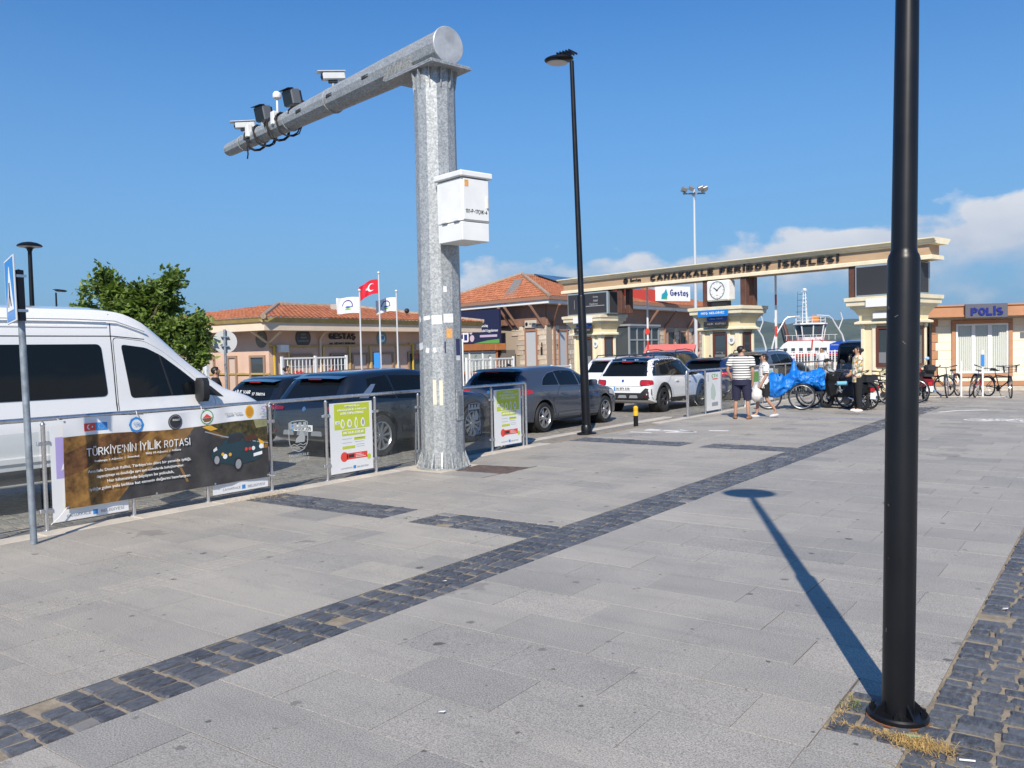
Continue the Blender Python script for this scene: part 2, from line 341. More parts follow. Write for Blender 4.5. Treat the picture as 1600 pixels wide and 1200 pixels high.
def glyphs():
    O = arc(.3, .5, .3, .5, 90, 450, 16); C = arc(.33, .5, .33, .5, 50, 310, 12); U = [(0, 1), (0, .3)]+arc(.3, .3, .3, .3, 180, 360)[1:]+[(.6, 1)]
    Sg = arc(.28, .745, .26, .255, 40, 270, 9)+arc(.28, .245, .28, .245, 90, -140, 9)[1:]
    G = {'A': [[(0, 0), (.31, 1), (.62, 0)], [(.12, .32), (.5, .32)]], 'B': [[(0, 0), (0, 1)], [(0, 1)]+arc(.28, .76, .26, .24, 90, -90)+[(0, .52)], [(0, .5), (.28, .5)]+arc(.3, .25, .28, .25, 90, -90)+[(0, 0)]], 'C': [C], 'D': [[(0, 0), (0, 1)], [(0, 1), (.2, 1)]+arc(.22, .5, .36, .5, 90, -90, 10)+[(0, 0)]],
         'E': [[(.5, 1), (0, 1), (0, 0), (.5, 0)], [(0, .52), (.44, .52)]], 'F': [[(.5, 1), (0, 1), (0, 0)], [(0, .5), (.44, .5)]], 'G': [C, [(.36, .48), (.62, .48), (.62, .08)]], 'H': [[(0, 0), (0, 1)], [(.58, 0), (.58, 1)], [(0, .5), (.58, .5)]], 'I': [[(.05, 0), (.05, 1)]], 'J': [[(.4, 1), (.4, .25)]+arc(.2, .25, .2, .25, 0, -170)],
         'K': [[(0, 0), (0, 1)], [(.55, 1), (.03, .42)], [(.2, .6), (.58, 0)]], 'L': [[(0, 1), (0, 0), (.48, 0)]], 'M': [[(0, 0), (0, 1), (.35, .25), (.7, 1), (.7, 0)]], 'N': [[(0, 0), (0, 1), (.58, 0), (.58, 1)]], 'O': [O], 'P': [[(0, 0), (0, 1)], [(0, 1), (.28, 1)]+arc(.28, .73, .28, .27, 90, -90)+[(0, .46)]],
         'R': [[(0, 0), (0, 1)], [(0, 1), (.28, 1)]+arc(.28, .74, .27, .26, 90, -90)+[(0, .48)], [(.27, .48), (.58, 0)]], 'S': [Sg], 'T': [[(0, 1), (.6, 1)], [(.3, 1), (.3, 0)]], 'U': [U], 'V': [[(0, 1), (.31, 0), (.62, 1)]], 'Y': [[(0, 1), (.3, .48), (.6, 1)], [(.3, .48), (.3, 0)]], 'Z': [[(0, 1), (.54, 1), (0, 0), (.56, 0)]],
         '0': [arc(.27, .5, .27, .5, 90, 450, 16)], '1': [[(.05, .8), (.27, 1), (.27, 0)]], '2': [arc(.27, .72, .26, .28, 170, -40)+[(0, 0), (.55, 0)]], '3': [arc(.25, .75, .25, .25, 150, -90)+arc(.25, .25, .28, .25, 90, -150)[1:]], '4': [[(.4, 0), (.4, 1), (0, .3), (.56, .3)]], '5': [[(.5, 1), (.06, 1), (.02, .55)]+arc(.26, .32, .28, .32, 120, -150)], '6': [arc(.27, .3, .27, .3, 90, 450, 12), arc(.5, .35, .5, .65, 100, 180)], '7': [[(0, 1), (.54, 1), (.2, 0)]], '8': [arc(.27, .75, .22, .25, 90, 450, 12), arc(.27, .26, .27, .26, 90, 450, 12)], '9': [arc(.27, .7, .27, .3, 90, 450, 12), arc(.04, .65, .5, .65, 0, -80)],
         '-': [[(.05, .42), (.4, .42)]], "'": [[(.05, 1.02), (.02, .72)]], '|': [[(.05, -.1), (.05, 1.1)]], '+': [[(.05, .45), (.5, .45)], [(.27, .2), (.27, .7)]], 'a': [arc(.24, .26, .22, .26, 40, 320, 10), [(.46, .6), (.46, 0)]], 'e': [[(.03, .3), (.46, .3)]+arc(.25, .28, .22, .28, 10, 310, 10)], 's': [[(.21+q[0]*.62-.18, q[1]*.56) for q in Sg]], 't': [[(.14, .85), (.14, .12), (.3, 0)], [(0, .56), (.3, .56)]], 'o': [arc(.25, .28, .24, .28, 90, 450, 12)], 'i': [[(.04, 0), (.04, .56)], [(.04, .75), (.04, .84)]], 'l': [[(.04, 0), (.04, 1)]], 'b': [[(.0, 0), (.0, 1)], arc(.24, .27, .23, .27, 150, -150, 10)], 'm': [[(0, 0), (0, .56)], arc(.16, .36, .16, .2, 180, 0)+[(.32, 0)], arc(.48, .36, .16, .2, 180, 0)+[(.64, 0)]], 'u': [[(0, .56), (0, .2)]+arc(.2, .2, .2, .2, 180, 360)+[(.4, .56)], [(.4, .3), (.4, 0)]], 'y': [[(0, .56), (.22, .05)], [(.44, .56), (.12, -.26)]], 'g': [arc(.24, .28, .22, .28, 40, 320, 10), [(.46, .56), (.46, -.05)]+arc(.25, -.05, .21, .22, 0, -150)], 'k': [[(0, 0), (0, 1)], [(.38, .56), (.02, .22)], [(.15, .34), (.42, 0)]], 'n': [[(0, 0), (0, .56)], arc(.2, .36, .2, .2, 180, 0)+[(.4, 0)]], 'r': [[(0, 0), (0, .56)], arc(.2, .34, .2, .22, 180, 60)]}
    ced = [[(.3, -.02), (.34, -.14), (.24, -.24)]]; dt = lambda x: [[(x, 1.14), (x, 1.26)]]
    G['Ç'] = G['C']+ced; G['Ş'] = G['S']+ced; G['ş'] = G['s']+[[(.24, -.02), (.28, -.14), (.18, -.24)]]; G['İ'] = G['I']+dt(.05); G['Ö'] = G['O']+dt(.18)+dt(.42); G['Ü'] = G['U']+dt(.18)+dt(.42); G['Ğ'] = G['G']+[arc(.33, 1.28, .15, .12, 190, 350, 5)]
    return G
GLY = glyphs()
def stroke_mesh(s, wt, sp):
    b = MB(); x = 0; q = 0
    for ch in s:
        if ch == ' ': x += .42*sp; continue
        g = GLY[ch]; mx = max(p[0] for l in g for p in l)
        for l in g:
            P = [Vector((p[0]+x, p[1])) for p in l]; n = len(P); cl = (P[0]-P[-1]).length < 1e-6; q += 1; lf, rg = [], []
            for i in range(n):
                a = (P[i]-P[i-1]) if i > 0 else ((P[0]-P[-2]) if cl else P[1]-P[0]); c = (P[i+1]-P[i]) if i < n-1 else ((P[1]-P[0]) if cl else P[-1]-P[-2])
                a = a.normalized(); c = c.normalized(); nr = Vector((-a.y-c.y, a.x+c.x)); nr = nr.normalized() if nr.length > .05 else Vector((-a.y, a.x)); k = min(1.8, 1/max(.4, nr.dot(Vector((-a.y, a.x))))); e = Vector((0, 0))
                if not cl and i in (0, n-1): e = (-c if i == 0 else a)*wt*.5*(0 if len(l) > 6 else .9)
                lf.append(P[i]+nr*wt*.5*k+e); rg.append(P[i]-nr*wt*.5*k+e)
            z = 1+(q % 5)*.015; o = len(b.v)
            for i in range(n): b.v += [(lf[i].x, lf[i].y, z), (rg[i].x, rg[i].y, z), (lf[i].x, lf[i].y, 0), (rg[i].x, rg[i].y, 0)]
            for i in range(n-1): p = o+4*i; b.f += [(p, p+1, p+5, p+4), (p+2, p, p+4, p+6), (p+1, p+3, p+7, p+5)]
            p = o+4*(n-1); b.f += [(o+2, o+3, o+1, o), (p, p+1, p+3, p+2)]
        x += mx+(.2+wt*.45)*sp
    return b
def text(s, mt, parent, loc, rot, w=None, h=.1, ext=.002, bold=0., name='lettering', sp=1.0, wt=None, bend=None):
    if all(c == ' ' or c in GLY for c in s):
        b = stroke_mesh(s, wt or (.15+bold*3.2), sp); a = np.array(b.v); lo, hi = a.min(0), a.max(0); k = h/(hi[1]-lo[1])
        a[:, 0] = (a[:, 0]-(lo[0]+hi[0])/2)*((w/(hi[0]-lo[0])) if w else k); a[:, 1] = (a[:, 1]-(lo[1]+hi[1])/2)*k; a[:, 2] = np.where(a[:, 2] > 0, ext*a[:, 2], -.001)
        if bend: a[:, 2] += [bend(u, v) for u, v in a[:, :2]]
        b.v = a.tolist(); o = b.build(name, mt, parent, loc=loc); o.rotation_euler = rot
        if b.v and len(s) > 1: o['kind'] = 'stuff'
        return o
    cu = bpy.data.curves.new(name, 'FONT'); cu.body = s; cu.align_x = 'CENTER'; cu.align_y = 'CENTER'
    cu.extrude = .02; cu.offset = bold; cu.resolution_u = 3; cu.space_character = sp
    o = bpy.data.objects.new(name, cu); COL.objects.link(o)
    o.location = loc; o.rotation_euler = rot
    if parent: o.parent = parent
    o['kind'] = 'stuff'; PEND.append(('t', o, mt, w, h, ext, bend)); return o
def copy_tree(o, parent=None):
    c = o.copy(); COL.objects.link(c)
    if parent: c.parent = parent
    for ch in list(o.children): copy_tree(ch, c)
    return c
def skin(name, verts, edges, rad, mt, parent, sub=2, root=0):
    me = bpy.data.meshes.new(name); me.from_pydata(verts, edges, []); o = bpy.data.objects.new(name, me); COL.objects.link(o)
    if parent: o.parent = parent
    o.modifiers.new('s', 'SKIN'); sv = me.skin_vertices[0].data
    for i, r in enumerate(rad):
        sv[i].radius = r if isinstance(r, tuple) else (r, r); sv[i].use_root = (i == root)
    o.modifiers['s'].use_smooth_shade = True
    if sub: mm = o.modifiers.new('u', 'SUBSURF'); mm.levels = sub; mm.render_levels = sub
    PEND.append(('s', o, mt)); return o
def finish():
    bpy.context.view_layer.update(); dg = bpy.context.evaluated_depsgraph_get(); out = []
    for p in PEND: out.append(bpy.data.meshes.new_from_object(p[1].evaluated_get(dg)))
    for p, me in zip(PEND, out):
        o = p[1]
        if p[0] == 't':
            n = len(me.vertices); a = np.empty(n*3); me.vertices.foreach_get('co', a); a = a.reshape(-1, 3)
            if n:
                lo, hi = a.min(0), a.max(0); k = p[4]/max(hi[1]-lo[1], 1e-6)
                a[:, 0] -= (lo[0]+hi[0])/2; a[:, 1] -= (lo[1]+hi[1])/2
                a[:, 0] *= (p[3]/(hi[0]-lo[0])) if p[3] else k
                a[:, 1] *= k; a[:, 2] = np.where(a[:, 2] > 0, p[5], -.001)
                if p[6]: a[:, 2] += [p[6](u, v) for u, v in a[:, :2]]
                me.vertices.foreach_set('co', a.ravel())
            q = bpy.data.objects.new('tmp', me); COL.objects.link(q)
            q.location = o.location; q.rotation_euler = o.rotation_euler; q.parent = o.parent
            nm = o.name; bpy.data.objects.remove(o); q.name = nm.split('.')[0]; q['kind'] = 'stuff'
        else:
            o.modifiers.clear(); o.data = me
        me.materials.clear(); me.materials.append(p[2])
# ---------------------------------------------------------------- common materials
GRAN = mat_granite('grey_granite', (.247, .226, .19), (.495, .437, .345)); GRANB = mat_granite('beige_granite', (.29, .256, .202), (.54, .466, .35)); BAS = mat_basalt('basalt_cobble', (.04, .043, .051), (.115, .118, .126))
LSTONE = mat_basalt('pale_cobble', (.2, .18, .16), (.3, .28, .25))
GALV = mat_galv()
STEEL = mat('stainless_steel', (.62, .63, .65), .28, .9, var=.12, vs=9)
BLACKP = mat('black_enamel', (.007, .0075, .0095), .36, 0, spec=.35, var=.25, vs=2, bump=.05, bs=35, bd=.002)
WHITEP = mat('white_enamel', (.78, .79, .78), .4, var=.06, vs=3)
RUBBER = mat('rubber', (.016, .016, .017), .75, var=.2, vs=20)
BLKPL = mat('black_plastic', (.02, .021, .023), .5)
CHROME = mat('chrome', (.7, .7, .72), .15, 1)
ALU = mat('alloy_rim', (.5, .51, .53), .32, .85)
SAND = mat('jointing_sand', (.29, .24, .175), .9, var=.35, vs=9, bump=.5, bs=90)
CONC = mat('pale_concrete', (.56, .49, .39), .8, var=.2, vs=2.5, bump=.25, bs=60)
KERB = mat('kerb_stone', (.52, .47, .40), .75, var=.2, vs=3, bump=.2, bs=70)
def gz(x):                                   # the quay falls away towards the harbour side
    t = min(1, max(0, (-13.6-x)/5.5)); return -.06-.44*t*t*(3-2*t)
def road_mat():
    mt = bpy.data.materials.new('small_sett_paving'); mt.use_nodes = True; nt = mt.node_tree; b = nt.nodes['Principled BSDF']; L = nt.links.new
    g = nd(nt, 'ShaderNodeNewGeometry'); mp = nd(nt, 'ShaderNodeMapping'); L(g.outputs['Position'], mp.inputs[0]); mp.inputs['Scale'].default_value = (1, 1, 0)
    n = nd(nt, 'ShaderNodeTexNoise'); n.inputs['Scale'].default_value = .7; n.inputs['Detail'].default_value = 4; L(mp.outputs[0], n.inputs['Vector'])
    ad = nd(nt, 'ShaderNodeVectorMath'); ad.operation = 'MULTIPLY_ADD'; L(n.outputs['Color'], ad.inputs[0]); ad.inputs[1].default_value = (.25, .25, 0); L(mp.outputs[0], ad.inputs[2])
    v = nd(nt, 'ShaderNodeTexVoronoi'); v.feature = 'DISTANCE_TO_EDGE'; v.inputs['Scale'].default_value = 8.5; v.inputs['Randomness'].default_value = .55; L(ad.outputs[0], v.inputs['Vector'])
    v2 = nd(nt, 'ShaderNodeTexVoronoi'); v2.inputs['Scale'].default_value = 8.5; v2.inputs['Randomness'].default_value = .55; L(ad.outputs[0], v2.inputs['Vector'])
    s = nd(nt, 'ShaderNodeSeparateColor'); L(v2.outputs['Color'], s.inputs[0])
    j = ramp(nt, v.outputs['Distance'], [(.03, 0.), (.12, 1.)])
    c = mixc(nt, s.outputs[0], (.13, .128, .122), (.25, .24, .225)); c = mixc(nt, j, (.33, .29, .23), c)
    n2 = nd(nt, 'ShaderNodeTexNoise'); n2.inputs['Scale'].default_value = .35; n2.inputs['Detail'].default_value = 5; L(g.outputs['Position'], n2.inputs['Vector'])
    L(mixc(nt, ramp(nt, n2.outputs[0], [(.4, 0.), (.75, .5)]), c, (.34, .31, .27)), b.inputs['Base Color']); b.inputs['Roughness'].default_value = .75
    bp = nd(nt, 'ShaderNodeBump'); bp.inputs['Strength'].default_value = .8; bp.inputs['Distance'].default_value = .012
    L(j, bp.inputs['Height']); L(bp.outputs[0], b.inputs['Normal']); return mt
ROAD = road_mat()
# ---------------------------------------------------------------- road, ground, sea, hills
b = MB(); xs = [-140, -60, -30, -20, -19, -18, -17, -16, -15, -14.2, -13.6, -11, -9.4, -8.8]; ys = [-60, -10, 0, 6, 12, 18, 24, 30, 40, 60, 72]
for iy in range(len(ys)-1):
    for ix in range(len(xs)-1):
        q = [(xs[ix], ys[iy]), (xs[ix+1], ys[iy]), (xs[ix+1], ys[iy+1]), (xs[ix], ys[iy+1])]
        b.quad(*[(x, y, gz(x)) for x, y in q])
tag(b.build('road', ROAD, smooth=True), kind='structure')
b = MB().quad((-8.8, -60, -.062), (140, -60, -.062), (140, 72, -.062), (-8.8, 72, -.062))
tag(b.build('ground', SAND), kind='structure')
b = MB().box(-140, 72, -3, 140, 72.8, .25)
tag(b.build('quay_wall', CONC), kind='structure')
b = MB().quad((-3150, 72.5, -1.7), (2150, 72.5, -1.7), (2150, 3150, -1.7), (-3150, 3150, -1.7)).quad((-3150, -140, -1.7), (2150, -140, -1.7), (2150, -59, -1.7), (-3150, -59, -1.7)).quad((-3150, -59, -1.7), (-139, -59, -1.7), (-139, 72.5, -1.7), (-3150, 72.5, -1.7)).quad((139, -59, -1.7), (2150, -59, -1.7), (2150, 72.5, -1.7), (139, 72.5, -1.7))
tag(b.build('water', mat('sea_water', (.015, .06, .09), .12, bump=.6, bs=.6, bd=.3)), kind='structure')
HILL = mat('wooded_hillside', (.04, .075, .035), .9, var=.55, vs=.012, col2=(.1, .115, .05), detail=9)
def hill_h(a):      # skyline height (m) at 2.6 km by bearing from +Y towards -X (deg)
    return 72+16*math.sin((a-12)*.26)+10*math.sin(a*.55+1)+5*math.sin(a*1.7)+2.5*math.sin(a*4.1)
def hp(u, v):
    a = -40+130*u; r = 2150+900*v; t = R(a)
    h = hill_h(a)*math.sin(min(1, v*1.15)*PI/2)*(1 if v < .8 else 1)+6*math.sin(a*7+v*9)*v*(1-v)*4-3
    return (-r*math.sin(t), r*math.cos(t), h)
hz = bpy.data.materials.new('sea_haze'); hz.use_nodes = True; hz.node_tree.nodes.clear(); pv = nd(hz.node_tree, 'ShaderNodeVolumePrincipled'); pv.inputs['Color'].default_value = (.6, .8, 1, 1); pv.inputs['Density'].default_value = .00011; pv.inputs['Anisotropy'].default_value = .2
ho = nd(hz.node_tree, 'ShaderNodeOutputMaterial'); hz.node_tree.links.new(pv.outputs[0], ho.inputs['Volume'])
tag(MB().box(-3200, -150, -2.7, 2200, 3200, 118).build('haze', hz), kind='stuff')
tag(MB().grid(hp, 180, 14).build('hills', HILL, smooth=True, ang=180), kind='structure')

# ---------------------------------------------------------------- pavement: slabs, cobble bands, kerb
from bpy_extras.object_utils import world_to_camera_view
bpy.context.view_layer.update()
def seen(x, y, mg=.03):
    c = world_to_camera_view(S, cam, Vector((x, y, 0)))
    return c.z > 0 and -mg < c.x < 1+mg and -mg < c.y < 1
pav = structure('pavement')
MB().quad((-8.72, -6, -.0100), (9, -6, -.0100), (9, 33, -.0100), (-8.72, 33, -.0100)).build('sand_bed', SAND, pav)
DIRT = mat('joint_dirt', (.13, .112, .09), .9, var=.35, vs=5)
b = MB()
def bed(x0, y0, x1, y1): b.quad((x0, y0, -.0035), (x1, y0, -.0035), (x1, y1, -.0035), (x0, y1, -.0035))
for x0, x1 in ((-8.5, -4.398),):
    for y0, y1 in ((-2.7, 6.31), (6.88, 13.57), (14.19, 32.6)): bed(x0, y0, x1, y1)
bed(-4.398, 24.6, -3.882, 32.6); bed(-3.882, -2.7, -1.086, 32.6); bed(-1.086, -2.7, -.737, 3.8); bed(-1.086, 4.3, -.737, 32.6); bed(.82, -2, 8.6, 32.6); bed(-.737, 9.6, .82, 32.6)
b.build('joint_bed', DIRT, pav)
rects = []                                   # x0,y0,x1,y1, kind
def minus(rs, h):
    out = []
    for r in rs:
        x0, y0, x1, y1 = r
        if h[0] >= x1 or h[2] <= x0 or h[1] >= y1 or h[3] <= y0: out.append(r); continue
        if h[0] > x0: out.append((x0, y0, h[0], y1))
        if h[2] < x1: out.append((h[2], y0, x1, y1))
        a, c = max(x0, h[0]), min(x1, h[2])
        if h[1] > y0: out.append((a, y0, c, h[1]))
        if h[3] < y1: out.append((a, h[3], c, y1))
    return [r for r in out if r[2]-r[0] > .05 and r[3]-r[1] > .05]
BANDS = [(6.31, 6.88), (13.57, 14.19)]
HOLES = [(-1.085, 3.80, -.737, 4.30), (-8.72, 9.12, -7.86, 10.1), (-7.86, 9.46, -7.02, 10.1), (-8.8, 12.6, -8.5, 17.6)]
def field(x0, x1, x_even, bands=True, ya=-2.7, yb=32.6, w=.672):
    y0 = 5.39-.4525*18
    n = int((yb-y0)/.4525)+1
    for k in range(n):
        a, c = y0+.4525*k, y0+.4525*(k+1)
        if c < ya: continue
        segs = [(a, c)]
        if bands:
            for p, q in BANDS:
                ns = []
                for s0, s1 in segs:
                    if q <= s0 or p >= s1: ns.append((s0, s1)); continue
                    if p > s0: ns.append((s0, p))
                    if q < s1: ns.append((q, s1))
                segs = [t for t in ns if t[1]-t[0] > .06]
        off = x_even if k % 2 == 0 else x_even+w/2
        i0 = math.floor((x0-off)/w)
        cut = [x0]
        while True:
            xx = off+i0*w; i0 += 1
            if xx <= x0+.12: continue
            if xx >= x1-.12: break
            cut.append(xx)
        cut.append(x1)
        for s0, s1 in segs:
            for p, q in zip(cut, cut[1:]):
                rs = [(p, s0, q, s1)]
                for h in HOLES: rs = minus(rs, h)
                rects.extend(rs)
field(-3.882, -.737, -2.10, False); field(-5.88, -4.398, -5.04); field(-8.50, -6.232, -7.06)
field(.82, 8.6, .82, False, ya=-2); field(-4.398, -3.882, -4.398, False, ya=24.7)
n0 = len(rects); field(-.737, .82, -.40, False, ya=9.6)
def dist(r): return math.hypot((r[0]+r[2])/2, (r[1]+r[3])/2)
def split(rs, n):
    vis = [r for r in rs if any(seen(x, y) for x in (r[0], r[2]) for y in (r[1], r[3]))]
    vis.sort(key=dist); vs = set(vis[:n]); return vis[:n], [r for r in rs if r not in vs]
tones = [.0, .14, .26, .36, .44, .5, .54, .58, .64, .7, .76, .84, .92, 1.0]
def slab_mb(w, d, z):
    bv = .0013; b = MB(); e = .0019
    x0, x1, y0, y1 = -w/2+e, w/2-e, -d/2+e, d/2-e
    vs = [(x0, y0, -.03), (x1, y0, -.03), (x1, y1, -.03), (x0, y1, -.03), (x0, y0, z-bv), (x1, y0, z-bv), (x1, y1, z-bv), (x0, y1, z-bv),
          (x0+bv, y0+bv, z), (x1-bv, y0+bv, z), (x1-bv, y1-bv, z), (x0+bv, y1-bv, z)]
    fs = [(8, 9, 10, 11)]+[(i, (i+1) % 4, 4+(i+1) % 4, 4+i) for i in range(4)]+[(4+i, 4+(i+1) % 4, 8+(i+1) % 4, 8+i) for i in range(4)]
    return b.add(vs, fs)
SL = {}
def slab_piece(r, i):
    w, d = round(r[2]-r[0], 3), round(r[3]-r[1], 3); t = random.choices(tones, [1, 2, 3, 5, 6, 7, 7, 6, 5, 4, 3, 2, 1.5, 1])[0]
    if r[1] > 5.2 and r[1] < 5.6 and -2.9 < r[0] < -1.5: t = .02
    be = r[2] < -4.3; k = (w, d, t, be)
    if k not in SL: SL[k] = slab_mb(w, d, 0).mesh('paving_slab', GRANB if be else GRAN, tone=t)
    o = place('paving_slab', SL[k], pav, ((r[0]+r[2])/2, (r[1]+r[3])/2, random.uniform(-.0025, .0015)))
near, far = split(rects, 300)
for i, r in enumerate(near): slab_piece(r, i)
for mt_, nm, sel in ((GRAN, 'grey_slabs_beyond', lambda r: r[2] >= -4.3), (GRANB, 'beige_slabs_beyond', lambda r: r[2] < -4.3)):
    b = MB(); tn = []
    for r in far:
        if not sel(r): continue
        s = slab_mb(r[2]-r[0], r[3]-r[1], random.uniform(-.002, .001)); n = len(s.f)
        b.add([(x+(r[0]+r[2])/2, y+(r[1]+r[3])/2, z) for x, y, z in s.v], s.f); tn += [random.choice(tones)]*n
    o = place(nm, b.mesh(nm, mt_, tone=tn), pav); o['kind'] = 'stuff'
# tactile guidance strip: tiles with four raised bars
tile = MB(); tile.add(*[(s.v, s.f) for s in [slab_mb(.352, .36, 0)]][0])
for k in range(4): x = -.126+.084*k; tile.prism([(x-.017, 0), (x+.017, 0), (x+.013, .0022), (x-.013, .0022)], -.172, .172, 'xz')
tm = [tile.mesh('tactile_tile', GRANB, tone=t) for t in (.42, .5, .58, .66)]
y = -2.5
tl = []
while y < 32: tl.append(y); y += .3625
tl.sort(key=lambda t: math.hypot(6.05, t))
b = MB(); tn = []
for i, y in enumerate(tl):
    if seen(-6.05, y) and i < 75: place('tactile_tile', random.choice(tm), pav, (-6.056, y+.18, 0))
    else: b.add([(px-6.056, py+y+.18, pz) for px, py, pz in tile.v], tile.f); tn += [random.choice([.42, .5, .58])]*len(tile.f)
o = place('tactile_tiles_beyond', b.mesh('tactile_tiles_beyond', GRANB, tone=tn), pav); o['kind'] = 'stuff'
# cobbles
def cobble_mb(w, d, h=0.):
    j = lambda a: random.uniform(-a, a)
    g = .0065; x, y = w/2-g, d/2-g; jx, jy = min(.014, w*.09), min(.014, d*.09)
    ring = [(-x, -y), (0, -y), (x, -y), (x, 0), (x, y), (0, y), (-x, y), (-x, 0)]
    ring = [(p+j(jx)*.7, q+j(jy)*.7) for p, q in ring]
    vs = [(p*1.0, q*1.0, -.05) for p, q in ring]; k = random.uniform(.86, .95)
    vs += [(p*(.96 if abs(p) > 0 and abs(q) > 0 else 1), q*(.96 if abs(p) > 0 and abs(q) > 0 else 1), h-.012+j(.003)) for p, q in ring]
    vs += [(p*k*.94, q*k*.94, h+j(.0022)) for p, q in ring]; vs.append((j(.01), j(.01), h+.002+j(.002)))
    fs = [(i, (i+1) % 8, 8+(i+1) % 8, 8+i) for i in range(8)]+[(8+i, 8+(i+1) % 8, 16+(i+1) % 8, 16+i) for i in range(8)]+[(16+i, 16+(i+1) % 8, 24) for i in range(8)]
    return MB().add(vs, fs)
def cob_cells(x0, y0, x1, y1, pl, pw, along='y'):
    # rows of stones across the band; the row length runs along the band
    out = []; a, e = (y0, y1) if along == 'y' else (x0, x1); c0, c1 = (x0, x1) if along == 'y' else (y0, y1)
    p = a
    while p < e-.04:
        l = pl*random.uniform(.75, 1.3); q = min(e, p+l); q = e if e-q < .06 else q
        n = max(1, round((c1-c0)/pw+random.uniform(-.35, .35))); ws = [random.uniform(.75, 1.25) for _ in range(n)]; t = sum(ws); s = c0
        for w in ws:
            f = s+w/t*(c1-c0); dj = random.uniform(-.012, .012)
            out.append((s, p+dj, f, q+dj) if along == 'y' else (p+dj, s, q+dj, f)); s = f
        p = q
    return out
cells = cob_cells(-4.395, -1.5, -3.885, 24.6, .165, .128)
for p, q in BANDS:
    cells += cob_cells(-8.5, p, -6.235, q, .16, .125, 'x')+cob_cells(-5.878, p, -4.4, q, .16, .125, 'x')
rc = cob_cells(-.735, -1.5, .815, 9.58, .104, .155)
rc += cob_cells(-1.08, 3.81, -.745, 4.29, .12, .13)
cells += rc
cells = [c for c in cells if c[0] > -9.2]
random.shuffle(cells)
near, far = split(cells, 300)
sand = MB()
lib = {}
def cob_mesh(w, d):
    k = (round(w/.015), round(d/.015), random.randrange(3))
    if k not in lib: lib[k] = cobble_mb(k[0]*.015, k[1]*.015, 0).mesh('cobblestone', BAS, tone=random.random())
    return lib[k]
def gap(r): return random.random() < .008
for r in near:
    if gap(r): continue
    o = place('cobblestone', cob_mesh(r[2]-r[0], r[3]-r[1]), pav, ((r[0]+r[2])/2, (r[1]+r[3])/2, random.uniform(-.003, .004)))
    if random.random() < .02:
        o.data = o.data.copy(); o.data.materials.clear(); o.data.materials.append(LSTONE)
b = MB(); tn = []; b2 = MB()
for r in far:
    if gap(r): continue
    s = cobble_mb(r[2]-r[0], r[3]-r[1], random.uniform(-.003, .004)); tt = b2 if random.random() < .025 else b
    tt.add([(x+(r[0]+r[2])/2, y+(r[1]+r[3])/2, z) for x, y, z in s.v], s.f)
    if tt is b: tn += [random.random()]*len(s.f)
o = place('cobblestones_beyond', b.mesh('cobblestones_beyond', BAS, tone=tn), pav); o['kind'] = 'stuff'
o = place('pale_cobblestones_beyond', b2.mesh('pale_cobblestones_beyond', LSTONE, tone=.5), pav); o['kind'] = 'stuff'
# kerbs
kb = structure('kerb'); km = [MB().bbox(-.13, -.495, -.12, .13, .495, .003, .012).mesh('kerb_stone', KERB) for _ in range(1)]
y = -3
while y < 12.4: place('kerb_stone', km[0], kb, (-8.635, y+.5, random.uniform(-.002, .002))); y += 1.0
y = 12.6
while y < 19: place('kerb_stone', km[0], kb, (-9.32+.0*(y-12), y+.5, -.028)); y += 1.0
y = 17.6
while y < 32: place('kerb_stone', km[0], kb, (-8.64, y+.5, 0)); y += 1.0
MB().quad((-9.19, 12.5, -.03), (-8.5, 12.5, -.012), (-8.5, 17.9, -.012), (-9.19, 17.9, -.03)).build('sett_apron', ROAD, kb)
MB().box(-8.72, 9.12, -.05, -7.86, 10.1, -.001).build('concrete_collar', CONC, kb)
# cast iron drain cover beside the camera mast
dc = thing('drain_cover', 'rusty brown chequered iron drain cover in the paving beside the camera mast', 'drain cover', (-7.43, 9.78, 0), R(8))
IRON = mat('rusty_iron', (.16, .12, .105), .7, .3, var=.4, vs=9, bump=.3, bs=60)
MB().bbox(-.39, -.3, -.03, .39, .3, .002, .004).build('plate', IRON, dc)
b = MB()
for i in range(14):
    for j in range(10):
        x, y = -.36+.055*i, -.27+.06*j
        b.obox((x, y, .004), (.04, .012, .006), PI/4 if (i+j) % 2 else -PI/4)
o = b.build('chequer_ribs', IRON, dc); o['kind'] = 'stuff'
b = MB(); b.box(-.42, -.33, -.03, -.392, .33, .003).box(.392, -.33, -.03, .42, .33, .003).box(-.392, -.33, -.03, .392, -.302, .003).box(-.392, .302, -.03, .392, .33, .003); b.build('frame', IRON, dc)
# painted cycle markings on the paving
PAINT = mat('road_paint', (.74, .74, .73), .7, var=.3, vs=14, col2=(.8, .8, .79))
PBLUE = mat('faded_blue_paint', (.09, .15, .42), .7, var=.5, vs=9, col2=(.3, .34, .44))
def mark(name, label, polys, mt=PAINT):
    b = MB()
    for pl in polys: b.prism(pl, -.001, .0035, 'xy')
    return tag(b.build(name, mt), label, 'road marking')
def L(p): return [(x, y) for x, y in p]
mark('painted_arrow', 'worn white direction arrow painted on the paving near the bollard', [[(-8.1, 15.9), (-7.72, 16.0), (-7.72, 16.1), (-8.13, 16.25)], [(-7.8, 15.98), (-7.0, 15.95), (-7.0, 16.06), (-7.8, 16.1)], [(-7.5, 15.66), (-6.95, 15.95), (-7.5, 16.35), (-7.35, 16.02)], [(-6.85, 16.3), (-6.5, 16.45), (-6.5, 16.53), (-6.85, 16.42)], [(-8.2, 15.45), (-7.75, 15.5), (-7.75, 15.56), (-8.2, 15.53)]])
mark('painted_arrow', 'thin curved white line painted on the paving in front of the police station', [[(-3.6, 22.75), (-3.3, 23.4), (-2.75, 23.8), (-2.75, 23.9), (-3.35, 23.55), (-3.7, 22.8)]])
bk = []
